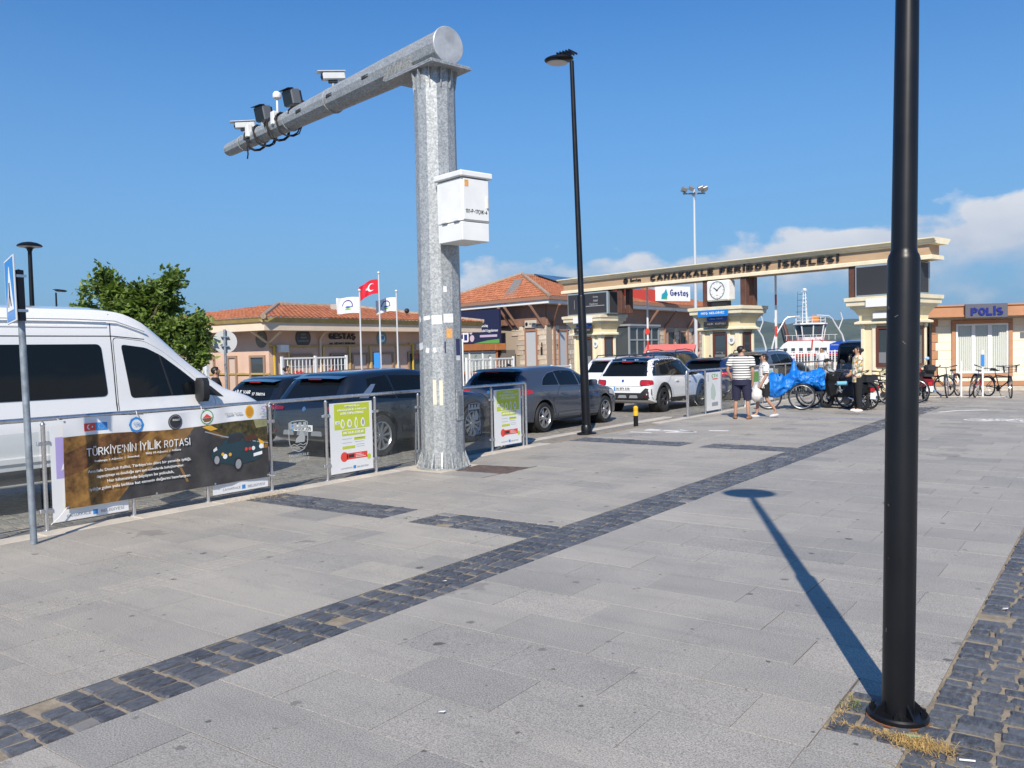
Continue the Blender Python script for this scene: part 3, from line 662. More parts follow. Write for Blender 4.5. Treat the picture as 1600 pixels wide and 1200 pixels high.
def ringp(cx, cy, r, t=.045, n=16): return [[(cx+q*math.cos(a), cy+q*.9*math.sin(a)) for a, q in ((2*PI*k/n, r), (2*PI*(k+1)/n, r), (2*PI*(k+1)/n, r-t), (2*PI*k/n, r-t))] for k in range(n)]
bk += ringp(-2.55, 20.75, .3)+ringp(-1.75, 20.75, .3)
for (x0, y0), (x1, y1) in [((-2.55, 20.75), (-2.3, 21.15)), ((-2.3, 21.15), (-1.9, 21.15)), ((-1.9, 21.15), (-2.15, 20.72)), ((-2.15, 20.72), (-2.3, 21.15)), ((-2.15, 20.72), (-2.55, 20.75)), ((-1.75, 20.75), (-1.95, 21.3)), ((-1.95, 21.3), (-1.75, 21.32))]:
    d = Vector((x1-x0, y1-y0)).normalized()*.03; bk.append([(x0-d.y, y0+d.x), (x0+d.y, y0-d.x), (x1+d.y, y1-d.x), (x1-d.y, y1+d.x)])
mark('painted_bicycle', 'white bicycle symbol painted on the paving ahead of the police station', bk)
mark('painted_line', 'faded blue line painted across the paving in front of the walking couple', [[(-7.2, 19.7), (-4.4, 20.4), (-4.4, 20.46), (-7.2, 19.76)]], PBLUE)
# ================================================================ lamps
def flange(b, r0, r1, h, n=28): b.lathe([(r1*.99, 0), (r1, .012), (r1*.97, .03), (r0*1.25, h*.55), (r0*1.02, h)], n)
LENS = mat('lamp_lens', (.55, .57, .58), .25)
RUST = mat('rust', (.22, .085, .03), .85, var=.5, vs=30)
def street_lamp(label, x, y, z, H, hs, r0, r1, off=0., head=.3, rz=0, group='black street lamps', detail=True):
    t = thing('street_lamp', label, 'street lamp', (x, y, z), rz, group)
    b = MB()
    b.lathe([(r0, .02), (r0, hs-.02), (r0*.93, hs), (r1*1.05, hs+.012), (r1, hs+.03), (r1*.72, H-.1)], 28)
    b.build('pole', BLACKP, t, True)
    if detail:
        b = MB().lathe([(.128, -.004), (.131, .004), (.131, .02), (.124, .028), (r0+.005, .028)], 32); b.build('base_plate', BLACKP, t, True)
        for k in range(4):
            a = PI/4+k*PI/2; g = MB().prism([(r0-.004, .027), (.12, .027), (.117, .036), (r0-.004, .085)], -.005, .005, 'xz'); g.build('gusset', BLACKP, t, rz=a)
        for k in range(4):
            a = k*PI/2+.15; g = MB().lathe([(.016, .027), (.016, .042), (.009, .044), (.009, .056), (0, .056)], 6, (.106*math.cos(a), .106*math.sin(a), 0)); g.build('bolt', BLACKP, t)
        MB().lathe([(.134, -.006), (.136, 0), (.13, .003)], 30).build('rust_rim', RUST, t)
    else: MB().lathe([(.2, 0), (.2, .03), (r0*1.3, .05), (r0*1.3, .16), (r0, .2)], 20).build('base_plate', BLACKP, t, True)
    hd = MB()
    if off == 0:
        hd.lathe([(r1*.8, H-.12), (r1*1.1, H-.06), (.14, H-.02), (head*.96, H), (head, H+.02), (head*.9, H+.055), (head*.6, H+.1), (head*.2, H+.125), (0, H+.13)], 32)
        o = hd.build('lamp_head', BLACKP, t, True)
        MB().lathe([(.13, H-.022), (head*.93, H-.004), (head*.93, H-.008), (.14, H-.028)], 32).build('diffuser', LENS, t, True)
    else:
        hd.sphere((0, 0, 0), (head, head*.72, .075), 28, 10); o = hd.build('lamp_head', BLACKP, t, True); o.location = (off, 0, H); o.rotation_euler.y = R(4)
        d = MB().lathe([(0, -.078), (head*.62, -.071), (head*.66, -.06), (0, -.05)], 28).build('diffuser', LENS, t, True); d.location = (off*1.1, 0, H); d.rotation_euler.y = R(4)
        for k in range(5):
            f = MB().box(-.012, -head*.5, 0, .012, head*.5, .035).build('cooling_fin', BLACKP, t); f.location = (off*.75+k*.07*(-1 if off > 0 else 1)-.02, 0, H+.055)
    return t
street_lamp('thick black lamp post standing close by at the edge of the dark cobbles', -.83, 4.10, 0, 5.2, 2.09, .0685, .054).rotation_euler = (-.010, .014, 0)
street_lamp('tall black lamp post between the camera mast and the ticket gate, beside the grey hatchback', -8.88, 14.89, -.02, 7.6, 2.82, .085, .06, off=-.3, head=.32, detail=False).rotation_euler = (.0129, -.0178, 0)
street_lamp('black mushroom topped lamp post rising behind the white van roof, taller of two there', -23.6, 11.0, -.5, 5.25, 2.1, .085, .07, head=.31, detail=False)
street_lamp('small distant black lamp post with sideways head behind the white van', -50.7, 25.0, -.5, 6.3, 2.6, .09, .065, off=.3, head=.35, rz=R(35), detail=False)

# scuffs and paper remains on the near post
sp_ = [o for o in COL.objects if o.name == 'street_lamp'][0]; rn = random.Random(4)
for k in range(16):
    a = R(-126+rn.uniform(-60, 60)); z = rn.uniform(.25, 2.0); r = (.0688 if z < 2.07 else .0545-.012*(z-2.1)/3); w = rn.uniform(.0015, .004); h = rn.uniform(.004, .022)
    o = MB().box(-w/2, -.0006, -h/2, w/2, .0006, h/2).build('scratch', mat('bare_scratch', (.09, .092, .095), .6), sp_); o.location = (r*math.cos(a), r*math.sin(a), z); o.rotation_euler = (0, rn.uniform(-1.2, 1.2), a+PI/2)
# ================================================================ camera mast with long arm
MC = (-8.24, 9.65); MA = R(166.6); ex = (math.cos(MA), math.sin(MA)); ey = (-math.sin(MA), math.cos(MA))
def mw(s, t, z): return (MC[0]+ex[0]*s+ey[0]*t, MC[1]+ex[1]*s+ey[1]*t, z)
ms = thing('camera_mast', 'thick galvanised steel mast with a long horizontal arm over the queueing lane', 'camera mast', (MC[0], MC[1], 0), MA)
MB().lathe([(.325, 0), (.322, .5), (.312, 3), (.302, 5.79)], 12).build('mast_column', GALV, ms, True, 20)
MB().lathe([(.33, .0), (.40, .0), (.40, .022), (.33, .022)], 24, caps=False).build('base_plate', GALV, ms, True)
for k in range(16):
    a = 2*PI*k/16+.1
    MB().prism([(.31, .02), (.405, .02), (.398, .05), (.324, .25)], -.013, .013, 'xz').build('gusset', GALV, ms, rz=a)
for k in range(16):
    a = 2*PI*k/16+.3
    MB().lathe([(.02, .02), (.02, .045), (.012, .045), (.012, .075), (0, .078)], 6, (.362*math.cos(a), .362*math.sin(a), 0)).build('anchor_bolt', GALV, ms)
MB().bbox(-.44, -.36, 5.79, .76, .36, 5.815, .004).build('flange_plate', GALV, ms)
MB().bbox(-.42, -.35, 5.822, .74, .35, 5.845, .004).build('flange_plate', GALV, ms)
for k in range(12):
    a = 2*PI*k/12+.2
    MB().prism([(.295, 5.52), (.31, 5.52), (.35, 5.79), (.295, 5.79)], -.007, .007, 'xz').build('gusset', GALV, ms, rz=a)
b = MB().tube([(-.33, 0, 6.1), (1.2, 0, 6.1), (7.32, 0, 6.1), (7.42, 0, 6.1), (7.46, 0, 6.1)], [.247, .235, .132, .128, .09], 12); b.build('mast_arm', GALV, ms, True, 20)
MB().lathe([(0, -.372), (.258, -.372), (.265, -.366), (.265, -.34), (.25, -.33)], 36, (0, 0, 6.1), 'x').build('end_cap', mat('cast_zinc', (.46, .48, .5), .45, .3, var=.25, vs=4), ms, True, 30)
for k in range(7):
    for sg in (1, -1):
        x = .28+.1*k; MB().prism([(.12*sg, 5.846), (.32*sg, 5.846), (.205*sg, 6.17), (.2*sg, 6.17)], x-.005, x+.005, 'yz').build('saddle_rib', GALV, ms)
DARK = mat('painted_slot_shade', (.03, .032, .035), .8)
for s, r in ((1.55, .225), (2.75, .205), (3.9, .187), (6.25, .15)):
    MB().bbox(s-.11, r-.012, 6.07, s+.11, r+.004, 6.13, .01).build('slot_shade_patch', DARK, ms)  # dark patches painted for the shade inside open slots
MB().bbox(.02, .0, .70, .2, .02, 1.15, .008).xf(Matrix.Translation((0, 0, 0)) @ Matrix.Rotation(R(110), 4, 'Z') @ Matrix.Translation((-.11, .303, 0))).build('access_door', GALV, ms)
MB().bbox(.06, .02, .78, .16, .026, 1.07, .005).xf(Matrix.Rotation(R(110), 4, 'Z') @ Matrix.Translation((-.11, .303, 0))).build('access_door', mat('dull_steel', (.25, .27, .29), .5, .5), ms)
STK = {'w': mat('sticker_paper', (.75, .76, .76), .6, var=.15, vs=14), 'o': mat('orange_sticker', (.75, .38, .12), .6, var=.3, vs=40), 'n': mat('navy_sticker', (.03, .04, .12), .5), 'c': mat('cream_tape', (.72, .66, .5), .7)}
# peeling stickers and tape on the column, each on its own facet
fac = [(k+.5)*PI/6 for k in range(12)]
def stick(a, z, w, h, mt, tilt=0., dx=0, name='sticker'):
    r = (.322-.0034*z)*math.cos(PI/12)+.0025
    k = round((a-PI/12)/(PI/6)); a = PI/12+k*PI/6
    o = MB().box(-w/2+dx, -.001, -h/2, w/2+dx, .001, h/2).build(name, mt, ms)
    o.location = (r*math.cos(a), r*math.sin(a), z); o.rotation_euler = (0, tilt, a-PI/2)
for a, z, w, h, mt, tl, dx in [(2.4, 1.13, .05, .36, 'c', 0, .056), (2.4, 1.12, .05, .36, 'c', 0, -.038), (2.9, 2.62, .055, .085, 'w', .02, .03), (2.4, 2.18, .15, .13, 'w', .03, 0), (2.9, 2.2, .15, .13, 'w', .01, -.01), (2.9, 1.98, .09, .14, 'o', -.02, -.02), (2.9, 1.78, .02, .17, 'n', 0, .05), (3.3, 1.78, .09, .24, 'n', .02, -.02), (3.3, 1.62, .085, .07, 'w', 0, -.02), (2.0, 2.21, .12, .06, 'w', .12, 0), (1.4, 1.8, .14, .1, 'w', .15, 0), (1.9, 1.74, .06, .07, 'w', -.2, 0), (1.4, 2.2, .05, .08, 'w', .3, .02), (2.4, 1.75, .04, .07, 'w', .2, .04)]:
    stick(a, z, w, h, STK[mt], tl, dx)
# ---- control cabinet hung on the mast
cb = thing('control_cabinet', 'white steel control cabinet with hinged door fixed to the side of the mast', 'cabinet', (MC[0], MC[1], 3.25), MA)
MB().bbox(-.90, -.24, .0, -.34, .24, .26, .008).build('lower_box', WHITEP, cb)
MB().bbox(-.905, -.245, .268, -.335, .245, .86, .008).build('upper_box', WHITEP, cb)
MB().bbox(-.95, -.285, .87, -.31, .285, .955, .015).build('roof_cap', WHITEP, cb)
d = MB().bbox(-.922, -.225, .285, -.907, .225, .855, .006).build('door', WHITEP, cb)
MB().bbox(-.945, -.205, .46, -.922, -.175, .62, .005).build('handle', mat('cream_plastic', (.7, .66, .55), .5), d)
text('101-P-17ÇNK-4', BLKPL, cb, (-.924, .0, .40), (PI/2, 0, -PI/2), w=.38, h=.07)
MB().box(-.925, .135, .74, -.9225, .2, .83).build('warning_label', STK['o'], cb)
for x in (-.8, -.52): MB().bbox(x-.06, .245, .27, x+.06, .275, .34, .006).build('vent_hood', WHITEP, cb)
for z in (.35, .75): MB().box(-.335, -.05, z, -.28, .05, z+.05).build('bracket_or_post_shade', GALV, cb)
# ---- cameras, infrared lamps, antenna and boxes on the arm
GREYP = mat('camera_grey', (.62, .64, .64), .45, var=.08, vs=8)
def clamp(t, r, z0, z1):
    MB().tube([(0, r*math.cos(a), z0-r+r*math.sin(a)-.0) for a in [2*PI*k/16 for k in range(16)]], .012, 6, close=True).build('strap', GALV, t)
    MB().cyl((0, 0, z0-.01), (0, 0, z1), .022, n=10).build('stem', GALV, t)
def cctv(label, s, rz, r):
    t = thing('security_camera', label, 'camera', mw(s, 0, 6.1+r), MA, 'cameras on the mast arm'); clamp(t, r+.01, 0, .11)
    h = thing('housing', None, None); h.parent = t; h.location = (0, 0, .2); h.rotation_euler = (0, R(7), rz); h.scale = (1.1, 1.1, 1.1)
    MB().bbox(-.19, -.06, -.055, .17, .06, .06, .015).build('camera_body', GREYP, h)
    MB().bbox(-.2, -.078, .064, .25, .078, .078, .006).build('sunshield', WHITEP, h)
    MB().box(.171, -.05, -.045, .176, .05, .05).build('front_glass', BLKPL, h)
    for y in (-.025, .025): MB().cyl((.17, y, .0), (.186, y, .0), .018, n=12).build('lens', BLKPL, h)
    MB().bbox(-.06, -.03, -.1, .08, .03, -.056, .006).build('mounting_foot', BLKPL, h)
cctv('white hooded security camera alone on the arm halfway to the mast column', 2.95, R(74), .2)
cctv('white hooded security camera at the tip of the mast arm', 6.62, R(70), .145)
def irlamp(label, s, rz, r):
    t = thing('infrared_lamp', label, 'infrared lamp', mw(s, 0, 6.1+r), MA, 'infrared lamps on the mast arm'); clamp(t, r+.01, 0, .12)
    h = thing('lamp_housing', None, None); h.parent = t; h.location = (0, 0, .24); h.rotation_euler = (0, R(12), rz); h.scale = (1.12, 1.12, 1.12)
    MB().bbox(-.12, -.14, -.13, .06, .14, .13, .02).build('case', mat('lamp_case_grey', (.16, .17, .18), .45, .3), h)
    MB().box(.062, -.125, -.115, .068, .125, .115).build('front_glass', mat('ir_glass', (.012, .012, .014), .12), h)
    MB().bbox(-.0, -.15, .132, .11, .15, .142, .004).build('visor', BLKPL, h)
    for y in (-.1, 0, .1): MB().box(-.16, y-.006, -.1, -.121, y+.006, .1).build('cooling_fin', BLKPL, h)
    b = MB().tube([(-.15, .05, -.05), (-.27, .08, -.1), (-.3, .02, -.25), (-.2, 0, -.36)], .014, 7); b.build('cable', RUBBER, h, True)
irlamp('black square infrared lamp next to the white dome antenna on the column side', 4.55, R(95), .175)
irlamp('black square infrared lamp close to the camera at the arm tip', 5.78, R(97), .155)
t = thing('dome_antenna', 'small white dome antenna on a short stem between the two black infrared lamps', 'antenna', mw(5.1, 0, 6.27), MA)
MB().cyl((0, 0, -.02), (0, 0, .36), .022, n=12).build('stem', WHITEP, t, True)
MB().lathe([(.03, .36), (.075, .37), (.085, .40), (.08, .45), (.05, .49), (0, .5)], 18).build('dome', WHITEP, t, True)
for i, (s, lb) in enumerate([(4.95, 'small white junction box on the arm beside the dome antenna'), (6.1, 'small white junction box on the arm next to the tip camera')]):
    t = thing('junction_box', lb, 'junction box', mw(s, .13, 6.2), MA, 'junction boxes on the mast arm')
    MB().bbox(-.06, -.03, -.12, .06, .06, .13, .008).build('case', WHITEP, t); MB().bbox(-.05, .061, -.11, .05, .07, .12, .004).build('lid', WHITEP, t)
    MB().cyl((.0, .02, -.17), (0, .02, -.12), .012, n=8).build('cable_gland', BLKPL, t)
cbs = MB(); rnd = random.Random(3)
for s0, s1 in ((4.3, 4.95), (4.85, 5.3), (5.3, 5.95), (5.8, 6.35)):
    for q in range(3):
        r = .185-.012*(s0-4.3)+.012*q; pts = []
        n = 16; a0 = rnd.uniform(0, 1)
        for i in range(n+1):
            f = i/n; a = a0+2*PI*1.3*f; pts.append((s0+(s1-s0)*f+rnd.uniform(-.02, .02), r*1.03*math.cos(a), 6.1+r*1.03*math.sin(a)-(.07 if math.sin(a) < -.5 else 0)))
        cbs.tube(pts, .012, 6)
cbs.tube([(6.15, .1, 6.05), (6.2, .14, 5.9), (6.22, .12, 5.78), (6.3, .1, 5.7)], .014, 6)
o = cbs.build('arm_cables', RUBBER, None, True); o.location = (MC[0], MC[1], 0); o.rotation_euler.z = MA
tag(o, 'bundle of black cables wound around the outer part of the mast arm', 'cables')

# ================================================================ glass fence with banner and posters
FG = mat_glass('fence_glass', (.92, .945, .95), .03); FX = -8.764; PS = .9265; PY0 = 4.136
ETCH = mat('etched_film', (.40, .42, .42), .7)
SHEET = mat('poster_sheet', (.78, .79, .79), .5, var=.05, vs=2)
def etched_logo(par, y, z):
    b = MB()                                           # shield outline with a boat and waves, and the town's name
    def arc(pts, w=.012):
        for (a0, c0), (a1, c1) in zip(pts, pts[1:]):
            d = Vector((a1-a0, c1-c0)); d = d.normalized()*w/2 if d.length else d
            b.prism([(a0-d.y, c0+d.x), (a1-d.y, c1+d.x), (a1+d.y, c1-d.x), (a0+d.y, c0-d.x)], .0, .0015, 'yz')
    sh = [(-.155, .17), (-.155, -.05), (-.14, -.12), (-.09, -.18), (0, -.21), (.09, -.18), (.14, -.12), (.155, -.05), (.155, .17)]
    arc(sh); arc([(-.155, .17), (-.10, .19), (0, .195), (.1, .19), (.155, .17)])
    for k in range(4): b.prism([(-.155+.08*k, .12), (-.155+.08*k+.05, .12), (-.155+.08*k+.05, .17), (-.155+.08*k, .17)], 0, .0015, 'yz')
    b.prism([(-.155, .09), (.155, .09), (.155, .12), (-.155, .12)], 0, .0015, 'yz')
    b.prism([(-.05, -.09), (.1, -.09), (.11, -.02), (.08, .05), (.045, .08), (.03, .045), (.01, 0), (-.04, -.04)], 0, .0015, 'yz')
    for k in range(2): arc([(-.13+.052*i, -.12-.035*k+(.012 if i % 2 else -.008)) for i in range(6)], .01)
    o = b.build('etched_emblem', ETCH, par); o.location = (.006, y, z)
    text('ÇANAKKALE', ETCH, par, (.007, y, z-.255), (PI/2, 0, PI/2), w=.33, h=.045); text('BELEDİYESİ', ETCH, par, (.007, y, z-.31), (PI/2, 0, PI/2), w=.33, h=.045)
fn = thing('glass_fence', 'long stainless steel fence with glass panels along the queueing lane', 'fence', (FX, 0, 0))
post = MB(); post.lathe([(.036, 0), (.036, .008), (.0215, .01), (.0215, 1.06), (.026, 1.07), (.008, 1.1)], 14)
pm = post.mesh('post', STEEL, True)
clip = MB().bbox(-.018, -.03, -.02, .018, .03, .02, .006).mesh('clip', STEEL)
for i in range(-4, 10):
    y = PY0+PS*i; place('post', pm, fn, (0, y, 0))
    if i < 9:
        if i != 8 or True:
            p = MB().box(-.005, y+.045, .075, .005, y+PS-.045, 1.0).build('glass_panel', FG, fn)
        for yy in (y+.035, y+PS-.035):
            for z in (.2, .88): place('clip', clip, fn, (0, yy, z))
ye = PY0+PS*9
MB().tube([(0, PY0-PS*4, 1.125), (0, PY0, 1.125), (0, ye-.0, 1.125), (0, ye+.05, 1.125), (0, ye+.085, 1.11), (0, ye+.1, 1.07), (0, ye+.1, .9), (0, ye+.1, 0)], .0235, 12).build('top_rail', STEEL, fn, True)
for i in (3, 7): etched_logo(fn, PY0+PS*(i+.5)-.02, .66)
MB().tube([(-.02, PY0+PS*6-.06, 0), (-.02, PY0+PS*6-.02, .8)], .018, 10).build('brace', STEEL, fn, True)
# posters
PG = mat('print_lime', (.52, .6, .045), .5); PR = mat('print_red', (.75, .07, .05), .5); PB = mat('print_blue', (.04, .25, .62), .5)
PW = mat('print_white', (.8, .81, .8), .5); PGY = mat('print_grey', (.33, .34, .36), .5); PDK = mat('print_dark', (.03, .03, .035), .5)
PU = mat('print_purple', (.42, .36, .66), .5); PO = mat('print_orange', (.75, .4, .04), .5); PLG = mat('print_leaf', (.12, .35, .08), .5)
def flat(par, name, poly, mt, lay): return MB().prism(poly, .0, .0012, 'yz').build(name, mt, par, loc=(.0012*lay, 0, 0))
def disc(par, name, y, z, r, mt, lay, n=24): return flat(par, name, [(y+r*math.cos(2*PI*k/n), z+r*math.sin(2*PI*k/n)) for k in range(n)], mt, lay)
def rect(y0, z0, y1, z1): return [(y0, z0), (y1, z0), (y1, z1), (y0, z1)]
RX = (PI/2, 0, PI/2)
def recycle_poster(label, y, w):
    t = thing('poster', label, 'poster', (FX+.0075, y, .07), 0, 'recycling posters on the glass fence'); h = .97; 
    MB().box(-.0006, 0, 0, .0012, w, h).build('sheet', SHEET, t)
    flat(t, 'print', rect(w*.1, h*.62, w*.93, h*.985), PG, 1); flat(t, 'print', rect(w*.27, h*.525, w*.82, h*.605), PG, 1)
    flat(t, 'print', rect(w*.55, h*.45, w*.82, h*.49), PG, 1); flat(t, 'print', rect(w*.27, h*.335, w*.57, h*.375), PG, 1)
    for s, z, hh, ww in (('AMBALAJ ve', .945, .035, .36), ('DÖNÜŞEBİLİR ATIKLARI', .895, .035, .68), ('AYRI TOPLUYORUZ', .845, .035, .55)):
        text(s, PW, t, (.0028, w*.52, h*z), RX, w=w*ww, h=h*hh, bold=.01)
    text('HAFTALIK ATIKLAR', PW, t, (.0028, w*.545, h*.565), RX, w=w*.48, h=h*.035, bold=.01)
    for k, (sx, sz) in enumerate(((.05, .09), (.06, .08), (.04, .11), (.05, .09))):
        y0 = w*(.29+.16*k); n = 12
        flat(t, 'print', [(y0+w*sx*math.cos(a)*(1-.35*max(0, math.sin(a))), h*.70+h*sz*.75*math.sin(a)) for a in [2*PI*q/n for q in range(n)]], PW, 2)
        flat(t, 'print', [(y0+w*sx*.5*math.cos(a), h*.70+h*sz*.45*math.sin(a)) for a in [2*PI*q/n for q in range(n)]], PG if k != 3 else PGY, 3)
    flat(t, 'print', rect(w*.12, h*.70, w*.22, h*.745), PW, 2); text('+1', PB, t, (.004, w*.17, h*.722), RX, h=h*.03)
    for q in range(4): flat(t, 'print', rect(w*(.27+.3*(q % 2)), h*(.475-.055*(q//2)), w*(.5+.28*(q % 2)), h*(.48-.055*(q//2))), PGY, 1)
    for q in range(2): flat(t, 'print', rect(w*.6, h*(.35+.03*q), w*.8, h*(.355+.03*q)), PGY, 1)
    disc(t, 'print', w*.31, h*.225, w*.085, PR, 1); flat(t, 'print', rect(w*.37, h*.18, w*.86, h*.27), PR, 1); flat(t, 'print', rect(w*.41, h*.205, w*.54, h*.25), PDK, 2)
    for q in range(3): flat(t, 'print', rect(w*.58, h*(.2+.022*q), w*(.82-.05*q), h*(.207+.022*q)), PW, 2)
    disc(t, 'print', w*.9, h*.185, w*.05, PG, 1)
    text('ÇANAKKALE', PGY, t, (.0015, w*.36, h*.06), RX, w=w*.26, h=h*.026); flat(t, 'print', rect(w*.515, h*.04, w*.58, h*.085), PB, 1); text('BELEDİYESİ', PGY, t, (.0015, w*.74, h*.06), RX, w=w*.27, h=h*.026)
recycle_poster('white and lime green recycling poster left of the camera mast', PY0+PS*4+.06, .8)
recycle_poster('white and lime green recycling poster at the far end of the long glass fence', PY0+PS*8+.06, .8)
t = thing('poster', 'plain pale poster in the fence panel half hidden by the mast', 'poster', (FX-.012, PY0+PS*6+.06, .07)); MB().box(-.001, 0, 0, .001, .8, .97).build('sheet', SHEET, t)
for i, lb in ((0, 'white municipal poster with a purple patch behind the left end of the rally banner'), (2, 'white municipal poster behind the right end of the rally banner')):
    t = thing('poster', lb, 'poster', (FX+.0075, PY0+PS*i+.06, .07), 0, 'municipal posters behind the banner')
    MB().box(-.0006, 0, 0, .0012, .8, .97).build('sheet', SHEET, t)
    if i == 0: flat(t, 'print', rect(.05, .44, .2, .86), PU, 1); flat(t, 'print', [(.1, .52), (.2, .56), (.2, .63), (.12, .58)], PW, 2); flat(t, 'print', [(.16, .57), (.2, .6), (.2, .66), (.17, .62)], PLG, 3)
    text('ÇANAKKALE', PGY, t, (.0015, .26, .045), RX, w=.25, h=.035); flat(t, 'print', rect(.41, .02, .46, .07), PB, 1); text('BELEDİYESİ', PGY, t, (.0015, .62, .045), RX, w=.25, h=.035)

# ---- vinyl banner
BX = FX+.033; bn = thing('banner', 'wide rally banner with brown road photo and white text tied to the glass fence', 'banner', (BX, 4.31, .19))
BW, BH = 2.53, .92
def wv(y, z): return .008*math.sin(y*5.1+z*2)+.005*math.sin(y*11-z*6)+.004*math.sin(z*9+y*2)+.003*math.sin(y*23+z*4)
def sag(y, z): return z+.012*math.sin(y*3.7)*(z/BH)-.018*(z/BH)*math.sin(PI*min(1, max(0, y/BW)))
def onb(b_):            # hang print layers on the same waves as the sheet
    b_.v = [(x+wv(y, z), y, sag(y, z)) for x, y, z in b_.v]; return b_
def sheetpoly(name, poly, mt, lay, cell=.09):
    me = bmesh.new(); vs = [me.verts.new((.0, y, z)) for y, z in poly]; f = me.faces.new(vs); bmesh.ops.triangulate(me, faces=[f])
    for it in range(6):
        es = [e for e in me.edges if e.calc_length() > cell]
        if not es: break
        bmesh.ops.subdivide_edges(me, edges=es, cuts=1); bmesh.ops.triangulate(me, faces=me.faces[:])
    b = MB(); me.verts.index_update(); b.add([v.co[:] for v in me.verts], [[v.index for v in f.verts] for f in me.faces]); me.free()
    b.v = [(.0016*lay+wv(y, z), y, sag(y, z)) for x, y, z in b.v]; return b.build(name, mt, bn, True, 180)
MB().grid(lambda u, v: (wv(u*BW, v*BH), u*BW, sag(u*BW, v*BH)), 60, 20).build('vinyl_sheet', mat('banner_vinyl', (.78, .79, .8), .45), bn, True, 180)
HIL = mat('print_hillside', (.19, .085, .02), .5, var=.7, vs=7, col2=(.38, .2, .05), detail=9); ROADP = mat('print_road', (.05, .048, .05), .5, var=.4, vs=3, col2=(.075, .07, .068))
ROAD2 = mat('print_road_sunlit', (.3, .17, .06), .5, var=.35, vs=4); TREEP = mat('print_trees', (.022, .025, .012), .5, var=.8, vs=14, col2=(.12, .095, .03), detail=8); FIELD = mat('print_field', (.3, .29, .15), .5, var=.3, vs=9)
sheetpoly('print', rect(.0, .002, BW, .735), HIL, 1)
sheetpoly('print', [(.55, .005), (BW, .005), (BW, .36), (2.1, .47), (1.75, .60), (1.62, .73), (1.45, .73), (1.38, .60), (1.1, .42), (.75, .2)], ROADP, 2)
sheetpoly('print', [(1.08, .40), (1.15, .45), (1.42, .64), (1.5, .732), (1.3, .732), (1.22, .6), (.95, .36), (.7, .2), (.78, .2)], ROAD2, 3)
sheetpoly('print', [(1.66, .735), (BW, .735), (BW, .46), (2.25, .50), (1.85, .61)], TREEP, 3)
sheetpoly('print', [(2.32, .735), (BW, .735), (BW, .64), (2.36, .63)], FIELD, 4)
sheetpoly('print', [(1.6, .72), (1.72, .73), (1.82, .67), (1.72, .66)], PO, 4)
sheetpoly('print', [(1.63, .655), (1.9, .56), (2.3, .47), (2.53, .425), (2.53, .435), (2.3, .483), (1.9, .575), (1.64, .668)], PGY, 5)
sheetpoly('print', [(1.24, .39), (1.27, .39), (1.4, .1), (1.37, .1)], ROAD2, 4)
sheetpoly('print', [(.0, .56), (.5, .73), (.95, .73), (.8, .6), (.45, .5), (.2, .38), (.0, .33)], mat('print_rock', (.11, .045, .012), .5, var=.6, vs=9, col2=(.2, .09, .03)), 2)
# printed open car
CARP = mat('print_car', (.02, .05, .065), .4)
sheetpoly('print', [(1.70, .36), (1.74, .43), (1.86, .47), (1.95, .58), (2.1, .60), (2.24, .55), (2.4, .49), (2.45, .4), (2.43, .28), (2.34, .23), (2.05, .2), (1.74, .29)], CARP, 5)
sheetpoly('print', [(1.97, .565), (2.11, .585), (2.2, .53), (2.12, .49), (1.93, .48)], PDK, 6)
sheetpoly('print', [(2.16, .55), (2.34, .55), (2.37, .5), (2.2, .47)], mat('print_trunk', (.09, .035, .02), .5), 7)
sheetpoly('print', [(2.38, .5), (2.46, .45), (2.46, .37), (2.42, .38)], PO, 7)
for y, z, r in ((1.79, .3, .07), (2.09, .215, .085)):
    n = 16
    for rr, mt, ly in ((r, PDK, 6), (r*.7, PGY, 7)): sheetpoly('print', [(y+.72*rr*math.cos(2*PI*k/n), z+rr*math.sin(2*PI*k/n)) for k in range(n)], mt, ly)
for y, z, r, mt in ((2.2, .385, .022, PR), (2.255, .385, .022, PR), (2.31, .385, .026, PW), (2.42, .4, .03, PW), (1.9, .33, .03, PW), (1.87, .36, .02, PO), (1.97, .345, .022, PO)):
    n = 14; sheetpoly('print', [(y+r*math.cos(2*PI*k/n), z+r*math.sin(2*PI*k/n)) for k in range(n)], mt, 8)
sheetpoly('print', [(2.31, .28), (2.43, .3), (2.43, .34), (2.31, .32)], PW, 8)
sheetpoly('print', [(1.74, .43), (1.79, .46), (1.8, .42), (1.75, .4)], PW, 8)
WT = .13
def btext(s, y, z, w, h, mt=PW, bold=0.012): text(s, mt, bn, (.016, y, z), RX, w=w, h=h, ext=.001, bold=bold, bend=lambda u, v: wv(y+u, z+v), wt=WT)
btext("TÜRKİYE'NİN İYİLİK ROTASI", .83, .565, 1.2, .105)
btext('Başlangıç 2 Ağustos  |  İstanbul', .56, .46, .5, .03); btext('Bitiş 10 Ağustos  |  Ankara', 1.1, .475, .42, .03)
for k, s in enumerate(('Anadolu Dostluk Rallisi, Türkiye’nin dört bir yanında iyiliği,', 'dayanışmayı ve dostluğu ayrı ayrı noktalarda buluşturuyor.', 'Her kilometrede büyüyen bu yolculuk,', 'iyiliğe giden yolu birlikte kat etmenin değerini hatırlatıyor.')):
    btext(s, .83, .355-.062*k, (1.2, 1.02, .78, 1.18)[k], .042, bold=.008)
